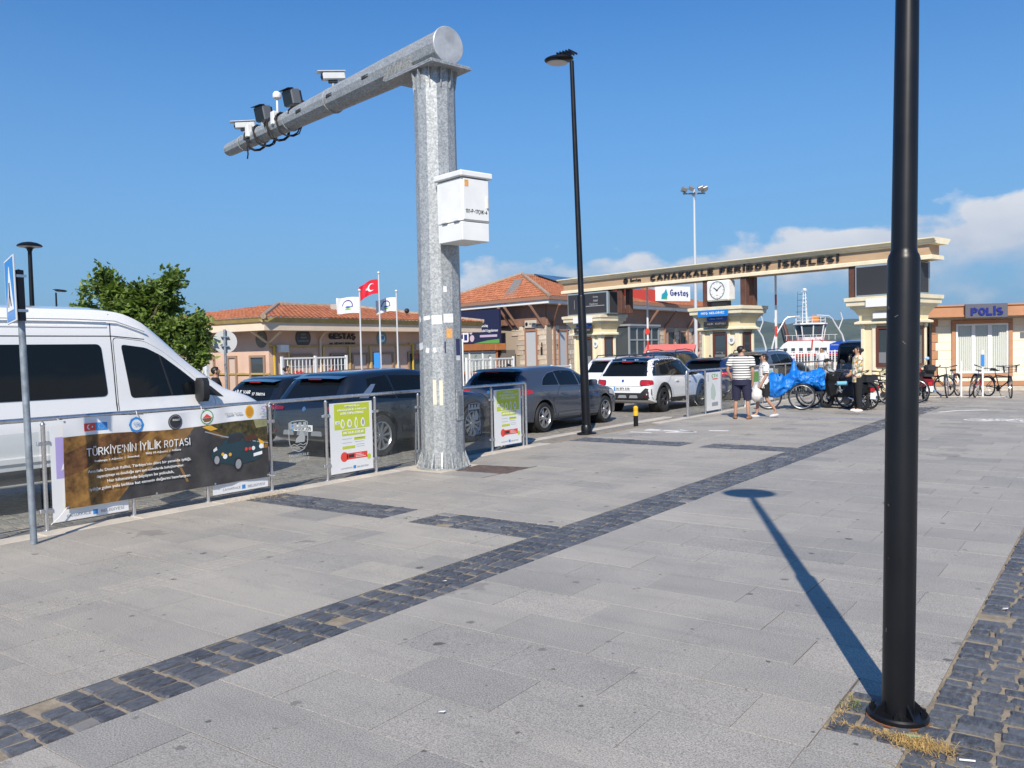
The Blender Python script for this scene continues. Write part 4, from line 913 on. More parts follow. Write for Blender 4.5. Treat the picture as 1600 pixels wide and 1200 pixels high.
# sponsor marks along the white strip
def bdisc(y, z, r, mt, ly, n=18, ry=1): sheetpoly('print', [(y+r*math.cos(2*PI*k/n), z+r*ry*math.sin(2*PI*k/n)) for k in range(n)], mt, ly)
sheetpoly('print', rect(.22, .775, .345, .855), PR, 2); sheetpoly('print', rect(.345, .775, .47, .855), PB, 2); bdisc(.275, .815, .025, PW, 3); bdisc(.284, .815, .02, PR, 4); bdisc(.31, .815, .009, PW, 3)
for k in range(8): a = 2*PI*k/8; bdisc(.408+.027*math.cos(a), .815+.027*math.sin(a), .004, PO, 3, 6)
bdisc(.8, .81, .09, PB, 2, 8); bdisc(.8, .81, .06, PW, 3); btext('STGM', .8, .81, .08, .03, PB)
bdisc(1.26, .82, .09, PDK, 2); bdisc(1.26, .82, .078, PGY, 3); bdisc(1.26, .82, .072, PDK, 4); btext('RALLİ', 1.26, .82, .08, .025, PW)
bdisc(1.68, .83, .088, PLG, 2); bdisc(1.68, .83, .075, PW, 3); sheetpoly('print', [(1.61, .82), (1.75, .82), (1.72, .775), (1.64, .775)], mat('print_brown', (.2, .1, .04), .5), 4); sheetpoly('print', [(1.62, .825), (1.68, .87), (1.74, .825)], PR, 4)
btext('Otantik Turizm', 2.04, .835, .23, .03, PGY, 0)
bdisc(2.27, .835, .058, PO, 2, ry=1.35); bdisc(2.27, .835, .044, mat('print_amber', (.55, .25, .02), .5), 3, ry=1.3)
btext('S', 2.46, .86, .05, .075, PU, .02); btext('SPORT', 2.46, .8, .1, .028, PGY, 0)
ROPE = mat('white_cord', (.75, .75, .72), .8)
for i, (y, z, y2, z2) in enumerate(((0.01, .02, -.15, -.13), (.01, .9, -.05, .93), (BW-.01, .9, BW+.06, .935), (.8, .91, .8, .95), (1.6, .905, 1.6, .95), (BW-.01, .03, BW+.1, .0))):
    MB().tube([(.012, y, z), (.012, (y+y2)/2, (z+z2)/2-.01), (.0, y2, z2)], .004, 5).build('tie_cord', ROPE, bn)
for y, z in ((.02, .02), (BW-.02, .03), (1.0, .02), (1.75, .02), (.02, .89), (BW-.02, .89)): MB().lathe([(.008, 0), (.013, .002), (.008, .004)], 10, (.012, y, z), 'x').build('eyelet', STEEL, bn)

# ---- second run of fence beyond the bollard
f2 = thing('glass_fence', 'glass fence with a map poster behind the strolling couple, near the gate booth', 'fence', (-8.64, 0, 0))
yy = [19.33+1.05*k for k in range(13)]
for i, y in enumerate(yy):
    place('post', pm, f2, (0, y, 0))
    if i < 12: MB().box(-.005, y+.045, .075, .005, y+1.05-.045, 1.0).build('glass_panel', FG, f2)
MB().tube([(0, 19.28, .0), (0, 19.23, .9), (0, 19.23, 1.05), (0, 19.25, 1.11), (0, 19.33, 1.125), (0, yy[-1], 1.125), (0, yy[-1]+.1, 1.1), (0, yy[-1]+.12, 0)], .0235, 12).build('top_rail', STEEL, f2, True)
MB().tube([(-.02, 23.2, 0), (-.02, 23.45, .9)], .016, 8).build('brace', STEEL, f2, True)
t = thing('poster', 'white map poster with green lettering on the fence beside the striped shirt man', 'poster', (-8.632, 20.43, .07)); MB().box(-.001, 0, 0, .001, .95, .98).build('sheet', SHEET, t)
text('ÇTM', PLG, t, (.0015, .55, .88), RX, w=.4, h=.11, bold=.015); flat(t, 'print', rect(.4, .79, .75, .815), PR, 1)
flat(t, 'print', [(.3, .3), (.5, .25), (.62, .4), (.55, .6), (.4, .72), (.28, .55)], mat('print_map', (.5, .6, .52), .5), 1); flat(t, 'print', rect(.35, .1, .75, .2), PGY, 1); flat(t, 'print', rect(.1, .75, .14, .92), PGY, 1)
for y, lb in ((24.7, 'white and turquoise poster on the glass fence behind the blue tarpaulin'), (23.5, 'green edged poster on the glass fence right behind the walking woman')):
    t = thing('poster', lb, 'poster', (-8.632, y, .07)); MB().box(-.001, 0, 0, .001, .8, .95).build('sheet', SHEET, t)
    flat(t, 'print', rect(.05, .6, .75, .9), mat('print_teal', (.25, .6, .62), .5) if y > 24 else PLG, 1); flat(t, 'print', rect(.1, .3, .7, .32), PGY, 1); flat(t, 'print', rect(.1, .38, .6, .4), PGY, 1)
# ================================================================ sign post, bollard, round sign
t = thing('sign_post', 'grey steel post with a blue pedestrian crossing sign seen edge on', 'road sign', (-8.25, 3.77, 0), R(0)); t.rotation_euler.y = -.027
MB().lathe([(.03, 0), (.03, 2.55), (.0, 2.56)], 16).build('post', mat('post_grey', (.26, .3, .34), .5, .3, var=.35, vs=9), t, True)
MB().bbox(-.033, -.031, 2.08, .033, .031, 2.55, .004).build('bracket_or_post_shade', BLKPL, t)  # black sleeve: shade on the upper post put into colour
for z in (2.16, 2.48): MB().box(-.05, -.045, z, .05, .045, z+.025).build('clamp', STEEL, t)
sg = MB().bbox(-.3, -.006, -.3, .3, .006, .3, .003).build('sign_plate', mat('sign_back', (.55, .57, .58), .5, .4), t); SA = R(-17); sg.rotation_euler.z = SA; sg.location = (-.105, -.03, 2.37)
f = MB().box(-.285, -.009, -.285, .285, -.0065, .285).build('sign_face', mat('sign_blue', (.02, .22, .6), .35), sg); MB().prism([(-.2, -.19), (.2, -.19), (0, .22)], -.012, -.0095, 'xz').build('sign_triangle', PW, sg)
for i, q in enumerate(([(-.12, -.15), (-.07, -.15), (.0, -.04), (-.03, -.02)], [(.1, -.15), (.05, -.15), (-.02, -.02), (.03, -.02)], [(-.04, -.03), (.04, -.03), (.03, .07), (-.03, .07)])): MB().prism(q, -.0145, -.0125, 'xz').build('sign_figure', PDK, sg)
MB().box(-.298, -.009, -.298, .298, -.0062, -.287).box(-.298, -.009, .287, .298, -.0062, .298).box(-.298, -.009, -.286, -.287, -.0062, .286).box(.287, -.009, -.286, .298, -.0062, .286).build('sign_border', PW, sg)
t = thing('bollard', 'short black bollard with two yellow bands at the pavement edge', 'bollard', (-8.76, 16.81, -.015))
MB().lathe([(.052, 0), (.052, .235)], 18).build('shaft', BLACKP, t, True); YEL = mat('bollard_yellow', (.75, .42, .02), .5)
MB().lathe([(.054, .236), (.054, .33), (.05, .345), (.05, .35)], 18).build('yellow_band', YEL, t, True); MB().lathe([(.05, .351), (.054, .365), (.054, .42), (.03, .45), (0, .455)], 18).build('yellow_band', YEL, t, True)
t = thing('round_sign', 'round grey back of a road sign on a thin post behind the van bonnet', 'road sign', (-19.5, 14.0, gz(-19.5)), R(54))
MB().cyl((0, 0, 0), (0, 0, 2.95), .035, n=12).build('post', mat('post_grey', (.3, .3, .3)), t, True)
MB().lathe([(.0, -.09), (.31, -.085), (.31, -.07), (0, -.07)], 32, (0, .0, 2.62), 'y').xf(Matrix.Translation((0, .13, 0))).build('sign_plate', mat('sign_grey', (.5, .51, .5), .55), t, True)
for z in (2.5, 2.75): MB().box(-.1, -.04, z-.012, .1, .05, z+.012).build('clamp', STEEL, t)
# dry grass and litter round the near lamp base
STRAW = mat('dry_grass', (.5, .33, .12), .9, var=.35, vs=30); GRN = mat('weed_green', (.16, .2, .06), .9)
def tuft(n, cx, cy, sx, sy, mt, hmin, hmax, ln, name, label, rr):
    b = MB(); rn = random.Random(rr)
    for k in range(n):
        x, y = rn.gauss(cx, sx), rn.gauss(cy, sy); a = rn.uniform(0, 2*PI); l = rn.uniform(ln*.5, ln); h = rn.uniform(hmin, hmax); w = .0011
        px, py = -math.sin(a)*w, math.cos(a)*w; dx, dy = math.cos(a)*l, math.sin(a)*l
        b.add([(x-px, y-py, 0), (x+px, y+py, 0), (x+dx*.5+px, y+dy*.5+py, h), (x+dx*.5-px, y+dy*.5-py, h), (x+dx, y+dy, h*.5)], [(0, 1, 2, 3), (3, 2, 4)])
    return tag(b.build(name, mt), label, 'dry grass' if mt is STRAW else 'weeds', kind='stuff')
tuft(520, -.69, 3.86, .055, .035, STRAW, .004, .022, .085, 'dry_grass', 'tuft of straw coloured dry grass at the near lamp base', 1)
tuft(200, -.86, 3.89, .1, .016, STRAW, .002, .010, .05, 'dry_grass', 'straw coloured dry grass in the joint along the lamp base', 2)
tuft(90, -1.06, 4.03, .012, .1, STRAW, .002, .012, .04, 'dry_grass', 'thin dry grass growing along the cut slab edge', 3)
tuft(60, -1.03, 4.12, .025, .05, GRN, .006, .02, .03, 'weeds', 'small green weeds by the near lamp base', 4)
tuft(260, -8.45, 6.6, .1, .3, STRAW, .01, .04, .09, 'dry_grass', 'brown dried weeds along the fence foot under the banner end', 5)
tuft(140, -4.1, 3.9, .14, .6, STRAW, .002, .007, .03, 'dry_grass', 'dry grass wisps in the joints of the dark cobble band', 6)
tuft(120, -.6, 3.55, .12, .16, STRAW, .002, .008, .05, 'dry_grass', 'dry grass wisps between the dark cobbles in front of the near lamp', 7)
b = MB().add([(0, -.016, 0), (.02, -.012, .004), (.045, 0, .006), (.02, .013, .004), (0, .014, 0), (-.022, 0, .002)], [(0, 1, 2, 3, 4, 5)])
tag(b.build('fallen_leaf', mat('leaf_pale_green', (.33, .42, .22), .7), loc=(-.74, 3.9, .012)), 'pale green fallen leaf at the near lamp base', 'leaf')
tag(MB().cyl((0, 0, 0), (.055, .02, 0), .004, n=8).build('cigarette_end', PW, loc=(-.535, 3.78, .012)), 'white cigarette end on the dark cobbles near the lamp base', 'cigarette end')
for i, (x, y) in enumerate(((-4.1, 4.75), (-.62, 6.1), (-2.62, 2.98))):
    tag(MB().add([(0, 0, .004), (.03, .008, .006), (.033, .022, .01), (.005, .02, .004)], [(0, 1, 2, 3)]).build('paper_scrap', PW, loc=(x, y, .006)), ('scrap of white paper on the cobble band', 'scrap of white paper on the cobbles past the near lamp', 'scrap of white paper on a paving slab')[i], 'litter')
# ================================================================ vehicles
def pch(pts, x):                     # monotone cubic through (x, y) points
    n = len(pts)
    if x <= pts[0][0]: return pts[0][1]
    if x >= pts[-1][0]: return pts[-1][1]
    d = [(pts[i+1][1]-pts[i][1])/(pts[i+1][0]-pts[i][0]) for i in range(n-1)]
    mm = [d[0]]+[0 if d[i-1]*d[i] <= 0 else 2*d[i-1]*d[i]/(d[i-1]+d[i]) for i in range(1, n-1)]+[d[-1]]
    for i in range(n-1):
        if x <= pts[i+1][0]:
            h = pts[i+1][0]-pts[i][0]; t = (x-pts[i][0])/h
            return (2*t**3-3*t*t+1)*pts[i][1]+(t**3-2*t*t+t)*h*mm[i]+(-2*t**3+3*t*t)*pts[i+1][1]+(t**3-t*t)*h*mm[i+1]
CGL = mat('tinted_car_glass', (.006, .008, .010), .05, spec=.28)
WELL = mat('wheel_well', (.008, .008, .009), .9)
TAIL = mat('tail_lamp', (.42, .008, .012), .12, coat=.6); TAIL2 = mat('tail_lamp_dark', (.16, .005, .01), .12, coat=.6)
PLATE = mat('number_plate', (.78, .79, .78), .4); SEAM = mat('panel_gap', (.01, .01, .011), .8)
def paint(n, c, metal=.0, rough=.3): return mat('paint_'+n, c, rough, metal, coat=1.0, spec=.5)
def car_body(P):
    L_, hw = P['L'], P['hw']
    rear = [0, .012, .03, .06, .1, .16]; xs = rear+[.24+k*(L_-.48)/P.get('n', 44) for k in range(P.get('n', 44)+1)]+[L_-.16, L_-.1, L_-.06, L_-.03, L_-.012, L_]
    rings = []
    for x in xs:
        top, belt, bot = pch(P['top'], x), pch(P['belt'], x), pch(P['bot'], x)
        w = hw*pch(P['plan'], x); rw = pch(P['roofw'], x)*hw
        top = max(top, bot+.1); belt = min(belt, top-.004)
        g = min(1, max(0, (top-belt-.04)/.22)); g = g*g*(3-2*g)
        z1 = bot+.09; sh = pch(P['sh'], x) if 'sh' in P else belt-.09
        low = [(0, bot), (w*.80, bot), (w*.95, bot+.035), (w*.985, bot+.15), (w*.99, bot+.42*(belt-bot)), (w*1.0, bot+.66*(belt-bot)), (w*.985, bot+.86*(belt-bot)), (w*.955, belt)]
        h = top-belt
        gh = [(w*.955+(rw-w*.955)*.35+.008, belt+h*.33), (w*.955+(rw-w*.955)*.72+.012, belt+h*.66), (rw+.004, top-h*.13), (rw*.93, top-h*.035-.008), (rw*.6, top-.004), (0, top)]
        hd = [(w*.94, belt+h*.3), (w*.91, belt+h*.55), (w*.86, belt+h*.78), (w*.76, belt+h*.93), (w*.5, top-.003), (0, top)]
        up = [(a[0]*g+c[0]*(1-g), a[1]*g+c[1]*(1-g)) for a, c in zip(gh, hd)]
        rings.append([(x, y, z) for y, z in low+up])
    n = len(rings[0]); b = MB(); m = 2*n-2
    for r in rings: b.v += r+[(p[0], -p[1], p[2]) for p in r[-2:0:-1]]
    for i in range(len(rings)-1):
        for k in range(m): b.f.append((i*m+k, i*m+(k+1) % m, (i+1)*m+(k+1) % m, (i+1)*m+k))
    b.f.append(tuple(range(m))[::-1]); o = (len(rings)-1)*m; b.f.append(tuple(o+k for k in range(m)))
    return b
class Car:
    def __init__(s, name, label, cat, P, loc, rz, group, body, trim=BLKPL):
        s.P = P; s.t = thing(name, label, cat, loc, rz, group); hw = P['hw']
        me = car_body(P).mesh('body'); bm = bmesh.new(); bm.from_mesh(me); bmesh.ops.recalc_face_normals(bm, faces=bm.faces)
        s.full = BVHTree.FromBMesh(bm)
        bm.to_mesh(me); bm.free(); o = bpy.data.objects.new('body', me); COL.objects.link(o); o.parent = s.t; me.materials.append(body); s.body = o
        if P.get('cut', True):
            c = MB(); r = P['r']+.055
            for wx in P['wheels']:
                for sg in (1, -1): c.lathe([(r, hw*sg*.62), (r, hw*sg*1.2)] if sg > 0 else [(r, -hw*1.2), (r, -hw*.62)], 28, (wx, 0, P['r']+.01), 'y')
            cm = c.mesh('cut', WELL); bm = bmesh.new(); bm.from_mesh(cm); bmesh.ops.recalc_face_normals(bm, faces=bm.faces); bm.to_mesh(cm); bm.free()
            co = bpy.data.objects.new('cut', cm); COL.objects.link(co)
            wl = bpy.data.worlds  # noqa
            md = o.modifiers.new('b', 'BOOLEAN'); md.object = co; md.operation = 'DIFFERENCE'; md.solver = 'EXACT'
            o.parent = None; o.matrix_world = Matrix.Identity(4); bpy.context.view_layer.update()
            nm = bpy.data.meshes.new_from_object(o.evaluated_get(bpy.context.evaluated_depsgraph_get()))
            o.modifiers.clear(); 
            if len(nm.polygons) > 50: o.data = nm
            bpy.data.objects.remove(co); o.parent = s.t
        me = o.data; me.materials.clear(); me.materials.append(body)
        for wx in P['wheels']:                         # dark liners inside the arches
            for sg in (1, -1): MB().lathe([(P['r']+.05, hw*.64*sg), (P['r']+.05, hw*.92*sg)], 24, (wx, 0, P['r']+.01), 'y', caps=False).build('wheel_liner', WELL, s.t, True); MB().lathe([(0, hw*.635*sg), (P['r']+.05, hw*.635*sg)], 20, (wx, 0, P['r']+.01), 'y', caps=False).build('wheel_liner', WELL, s.t)
        me.polygons.foreach_set('use_smooth', [True]*len(me.polygons)); me.set_sharp_from_angle(angle=R(42))
    def hit(s, a, c, side):
        D = {'r': (Vector((a, -4, c)), Vector((0, 1, 0))), 'l': (Vector((a, 4, c)), Vector((0, -1, 0))), 'b': (Vector((-4, a, c)), Vector((1, 0, 0))), 'f': (Vector((14, a, c)), Vector((-1, 0, 0))), 't': (Vector((a, c, 6)), Vector((0, 0, -1)))}[side]
        h = s.full.ray_cast(*D)
        if h[0] is None: h = s.full.find_nearest(D[0]+D[1]*3.2)
        return h[0], -D[1]
    def panel(s, name, poly, side, mt, off=.004, cell=.12, parent=None, gloss=True, rnd=0):
        if rnd: poly = roundpoly(poly, rnd)
        bm = bmesh.new(); vs = [bm.verts.new((a, c, 0)) for a, c in poly]; f = bm.faces.new(vs); f.normal_update()
        bmesh.ops.triangulate(bm, faces=[f], ngon_method='BEAUTY')
        for it in range(5):
            es = [e for e in bm.edges if e.calc_length() > cell]
            if not es: break
            bmesh.ops.subdivide_edges(bm, edges=es, cuts=1); bmesh.ops.triangulate(bm, faces=[f for f in bm.faces if len(f.verts) > 3])
        bnd = [e for e in bm.edges if e.is_boundary]
        for v in bm.verts:
            p, nrm = s.hit(v.co.x, v.co.y, side); v.co = p+nrm*off
        ext = bmesh.ops.extrude_edge_only(bm, edges=bnd)
        nrm = s.hit(poly[0][0], poly[0][1], side)[1]
        for g in ext['geom']:
            if isinstance(g, bmesh.types.BMVert): g.co -= nrm*(off+.008)
        bmesh.ops.recalc_face_normals(bm, faces=bm.faces); 
        me = bpy.data.meshes.new(name); 
        fs = [f for f in bm.faces]; 
        if fs and sum((f.normal.dot(nrm)*f.calc_area() for f in fs)) < 0: bmesh.ops.reverse_faces(bm, faces=bm.faces)
        bm.to_mesh(me); bm.free(); me.materials.append(mt)
        me.polygons.foreach_set('use_smooth', [True]*len(me.polygons)); me.set_sharp_from_angle(angle=R(50))
        o = bpy.data.objects.new(name, me); COL.objects.link(o); o.parent = parent or s.t; return o
    def both(s, name, poly, mt, **k):
        if name == 'door':
            cx, cz = (min(p[0] for p in poly)+max(p[0] for p in poly))/2, (min(p[1] for p in poly)+max(p[1] for p in poly))/2; w, h = max(p[0] for p in poly)-cx, max(p[1] for p in poly)-cz
            gp = [(cx+(p[0]-cx)*(1+.008/w), cz+(p[1]-cz)*(1+.008/h)) for p in poly]
            for d in 'rl': s.panel('door_gap', gp, d, SEAM, off=.0025)
        return [s.panel(name, poly, d, mt, **k) for d in 'rl']
    def seam(s, pts, side, w=.009, name='panel_gap'):
        for (a, c), (d, e) in zip(pts, pts[1:]):
            v = Vector((d-a, e-c)).normalized()*w/2; s.panel(name, [(a-v.y, c+v.x), (a+v.y, c-v.x), (d+v.y, e-v.x), (d-v.y, e+v.x)], side, SEAM, off=.002, cell=.15)
    def wheel(s, style, rim=ALU, w=.21):
        P = s.P; r = P['r']; rr = r*P.get('rim', .70)
        if 'wm' not in P:
            ty = MB().lathe([(rr, -w/2), (r*.93, -w/2-.004), (r*.985, -w/2+.025), (r, -w/2+.05), (r, w/2-.05), (r*.985, w/2-.025), (r*.93, w/2+.004), (rr, w/2)], 36, axis='y', caps=False).mesh('tyre', RUBBER, True)
            rm = MB().lathe([(rr+.002, w/2-.004), (rr-.012, w/2+.001), (rr-.022, w/2-.015), (rr-.03, 0), (rr-.03, -w/2)], 36, axis='y', caps=False)
            ns = style[0]; depth = w/2-.02
            for k in range(ns):
                a = 2*PI*k/ns
                for q in ([-style[2], style[2]] if style[1] else [0]):
                    sp = MB().prism([(-.016, .03), (.016, .03), (.011+style[3], rr-.012), (-.011-style[3], rr-.012)], 0, .03, 'xz'); sp.xf(Matrix.Rotation(a+q, 4, 'Y') @ Matrix.Translation((0, depth-.03, 0))); rm.add(sp.v, sp.f)
            rm.lathe([(.0, depth+.004), (.045, depth+.002), (.06, depth-.02), (.06, depth-.05)], 18, axis='y')
            dk = MB().lathe([(0, -.03), (rr-.025, -.03)], 24, axis='y', caps=False).lathe([(.0, .02), (rr*.72, .02), (rr*.72, -.03)], 24, axis='y', caps=False)
            P['wm'] = (ty, rm.mesh('rim', rim, True, 25), dk.mesh('brake_disc', mat('brake_steel', (.12, .12, .13), .45, .7), True))
        for wx in P['wheels']:
            for sg in (1, -1):
                o = place('wheel', P['wm'][0], s.t, (wx, sg*(P['hw']-w/2-.012), r)); o.rotation_euler = (0, 0 if sg > 0 else .4, 0 if sg > 0 else PI)
                for nm, me in (('rim', P['wm'][1]), ('brake_disc', P['wm'][2])): place(nm, me, o)
    def mirror(s, x, z, mt, sx=.1, sy=.2, sz=.13, glass=False):
        for sg in (1, -1):
            p = s.hit(x, z, 'l' if sg > 0 else 'r')[0]; y = p.y*sg
            b = MB().bbox(-.5, -.5, -.5, .5, .5, .5, .18).xf(Matrix.Translation((x-.02, sg*(y+sy*.55), z+sz*.35)) @ Matrix.Diagonal((sx, sy, sz, 1))); o = b.build('mirror', mt, s.t, True)
            MB().obox((x, sg*(y+.02), z+sz*.02), (.05, .1, .03)).build('mirror_arm', BLKPL, o)
    def plate(s, txt, y, z, w=.52, h=.11, tilt=0):
        p = s.hit(y, z, 'b')[0]; o = MB().bbox(-.012, -w/2, -h/2, 0, w/2, h/2, .004).build('number_plate', PLATE, s.t, loc=(p.x-.006, y, z)); o.rotation_euler.y = tilt
        text(txt, PDK, o, (-.0135, -.02, 0), (PI/2, 0, -PI/2), w=w*.8, h=h*.62, bold=.015); MB().box(-.0135, w/2-.05, -h/2+.004, -.0125, w/2-.006, h/2-.004).build('plate_band', PB, o)
def roundpoly(poly, r, n=4):
    out = []; N = len(poly)
    for i in range(N):
        p, a, c = Vector(poly[i]), Vector(poly[i-1]), Vector(poly[(i+1) % N]); u, v = (a-p), (c-p); q = min(r, u.length*.45, v.length*.45)
        A, B_ = p+u.normalized()*q, p+v.normalized()*q
        for k in range(n+1): t = k/n; w = A*(1-t)**2+p*2*t*(1-t)+B_*t*t; out.append((w.x, w.y))
    return out
def inset(poly, d):
    c = Vector((sum(p[0] for p in poly)/len(poly), sum(p[1] for p in poly)/len(poly))); out = []
    for p in poly: v = Vector(p)-c; out.append(tuple(c+v*(1-d/max(v.length, .01))))
    return out
RZ = PI/2
# ------------------------------------------------ dark grey hatchback
def hatch_P(): return dict(L=4.34, hw=.895, r=.325, wheels=(.86, 3.5), rim=.70,
    top=[(0, .62), (.02, .80), (.05, .95), (.12, 1.03), (.32, 1.27), (.45, 1.345), (.62, 1.38), (1.1, 1.415), (1.8, 1.42), (2.35, 1.37), (2.7, 1.24), (3.15, 1.02), (3.35, .96), (3.9, .86), (4.2, .75), (4.34, .55)],
    belt=[(0, .55), (.03, .75), (.1, .88), (.3, 1.0), (.9, .985), (2.0, .935), (3.1, .90), (3.9, .80), (4.2, .69), (4.34, .5)],
    bot=[(0, .36), (.1, .28), (.5, .21), (3.8, .19), (4.2, .22), (4.34, .3)], plan=[(0, .80), (.05, .87), (.2, .945), (.5, .985), (1.5, 1), (3.2, .99), (3.9, .945), (4.2, .86), (4.34, .66)],
    roofw=[(0, .80), (.3, .74), (.6, .69), (1.8, .68), (2.7, .70), (3.2, .8), (4.34, .7)])
def hatchback(label, loc, rz, body, plate, group='cars queueing for the ferry', rim=ALU):
    c = Car('parked_car', label, 'car', hatch_P(), loc, rz, group, body)
    c.both('door', roundpoly([(1.36, .30), (2.36, .27), (2.36, .935), (1.78, .955), (1.52, .96), (1.36, .80), (1.2, .62)], .05), body, off=.005)
    c.both('door', roundpoly([(2.375, .27), (3.22, .27), (3.3, .52), (3.26, .88), (2.375, .93)], .05), body, off=.005)
    for x in (1.55, 2.5): c.both('door_handle', roundpoly([(x, .80), (x+.19, .79), (x+.19, .822), (x, .832)], .012), CHROME if False else body, off=.03)
    w1 = [(.84, 1.02), (.98, 1.15), (1.22, 1.255), (1.5, 1.295), (1.5, 1.0)]; c.both('window', w1, CGL, rnd=.03)
    c.both('window', [(1.53, .995), (1.53, 1.30), (1.75, 1.312), (2.15, 1.302), (2.33, 1.28), (2.36, .965)], CGL, rnd=.03)
    c.both('window', [(2.40, .965), (2.39, 1.265), (2.55, 1.22), (2.8, 1.11), (3.02, .965)], CGL, rnd=.03)
    for poly in ([(.825, 1.008), (.97, 1.158), (1.22, 1.268), (1.5, 1.308), (1.75, 1.322), (2.18, 1.312), (2.55, 1.232), (2.82, 1.115), (3.035, .957), (2.3, .957), (1.5, .988)],): c.both('window_trim', poly, mat('dark_chrome', (.3, .31, .33), .3, .8), off=.0018)
    c.panel('rear_window', [(-.60, 1.05), (.60, 1.05), (.54, 1.26), (-.54, 1.26)], 'b', CGL, rnd=.05)
    c.panel('windscreen', [(2.42, -.57), (3.08, -.66), (3.13, 0), (3.08, .66), (2.42, .57), (2.38, 0)], 't', CGL)
    b = MB().grid(lambda u, v: (.16+.3*v-.05*(1-abs(2*u-1))*(1-v), -.57+1.14*u, 1.325+.05*v+.014*(1-(2*u-1)**2)), 10, 3); b.build('roof_spoiler', BLACKP, c.t, True)
    MB().bbox(.16, -.17, 1.305, .2, .17, 1.322, .004).build('brake_light', TAIL, c.t)
    for sg in (1, -1):
        c.panel('tail_light', [(sg*.40, .82), (sg*.80, .80), (sg*.80, .93), (sg*.62, .95), (sg*.40, .90)], 'b', TAIL, off=.012, rnd=.03)
        c.panel('tail_light', [(.05, .82), (.45, .87), (.42, .93), (.2, .95), (.06, .93)], 'l' if sg > 0 else 'r', TAIL, off=.012, rnd=.03)
        c.panel('reflector', [(sg*.5, .42), (sg*.76, .44), (sg*.76, .47), (sg*.5, .46)], 'b', TAIL, off=.008)
    c.panel('lower_bumper', [(-.72, .30), (.72, .30), (.66, .42), (.45, .47), (-.45, .47), (-.66, .42)], 'b', BLKPL, off=.008)
    c.panel('emblem', [(.035*math.cos(a)*1.4, .90+.035*math.sin(a)) for a in [2*PI*k/12 for k in range(12)]], 'b', CHROME, off=.008)
    c.seam([(-.62, .98), (-.58, .62), (.58, .62), (.62, .98)], 'b')
    c.both('sill_trim', [(1.2, .20), (3.2, .19), (3.2, .255), (1.2, .27)], BLKPL, off=.006)
    c.plate(plate, 0, .70); c.mirror(2.86, .96, body)
    for sg in (1, -1): c.panel('headlight', [(3.75, .70), (4.15, .62), (4.12, .74), (3.8, .80)], 'l' if sg > 0 else 'r', mat('headlamp', (.5, .52, .54), .1), off=.006, rnd=.02)
    MB().prism([(.72, 1.425), (.9, 1.44), (.74, 1.5)], -.012, .012, 'xz').build('antenna', BLKPL, c.t)
    c.wheel((5, True, .17, .004), rim); return c
GREYC = paint('dark_grey', (.075, .088, .118), .45, .24)
hatchback('dark grey five door hatchback waiting beside the black and yellow bollard', (-10.99, 14.36, -.06), RZ, GREYC, '17 ABR 417')
# ------------------------------------------------ suv family
def suv_P(L=4.5, H=1.66, hw=.93, r=.36, wb=2.63, hang=.92):
    k = L/4.5
    return dict(L=L, hw=hw, r=r, wheels=(hang, hang+wb), rim=.69,
    top=[(0, .72*H/1.66), (.02, .86*H/1.66), (.06, H*.61), (.2, H*.72), (.42, H*.90), (.6*k, H*.965), (1.1*k, H*.99), (1.9*k, H), (2.5*k, H*.955), (2.75*k, H*.87), (3.2*k, H*.71), (3.4*k, H*.685), (4.0*k, H*.63), (4.3*k, H*.56), (L, H*.40)],
    belt=[(0, .60*H/1.66), (.03, .82*H/1.66), (.1, H*.62), (.4, H*.655), (1.0*k, H*.655), (2*k, H*.63), (3.1*k, H*.61), (4.0*k, H*.56), (4.3*k, H*.48), (L, H*.35)],
    bot=[(0, .42), (.1, .33), (.5, .24), (L-.6, .22), (L-.15, .27), (L, .36)], plan=[(0, .82), (.05, .89), (.2, .955), (.5, .985), (1.5, 1), (L*.74, .99), (L*.88, .95), (L*.96, .87), (L, .7)],
    roofw=[(0, .84), (.4, .77), (.8, .73), (1.9, .72), (2.8*k, .73), (3.3*k, .82), (L, .7)])
SK = mat('skid_silver', (.4, .41, .42), .4, .5)
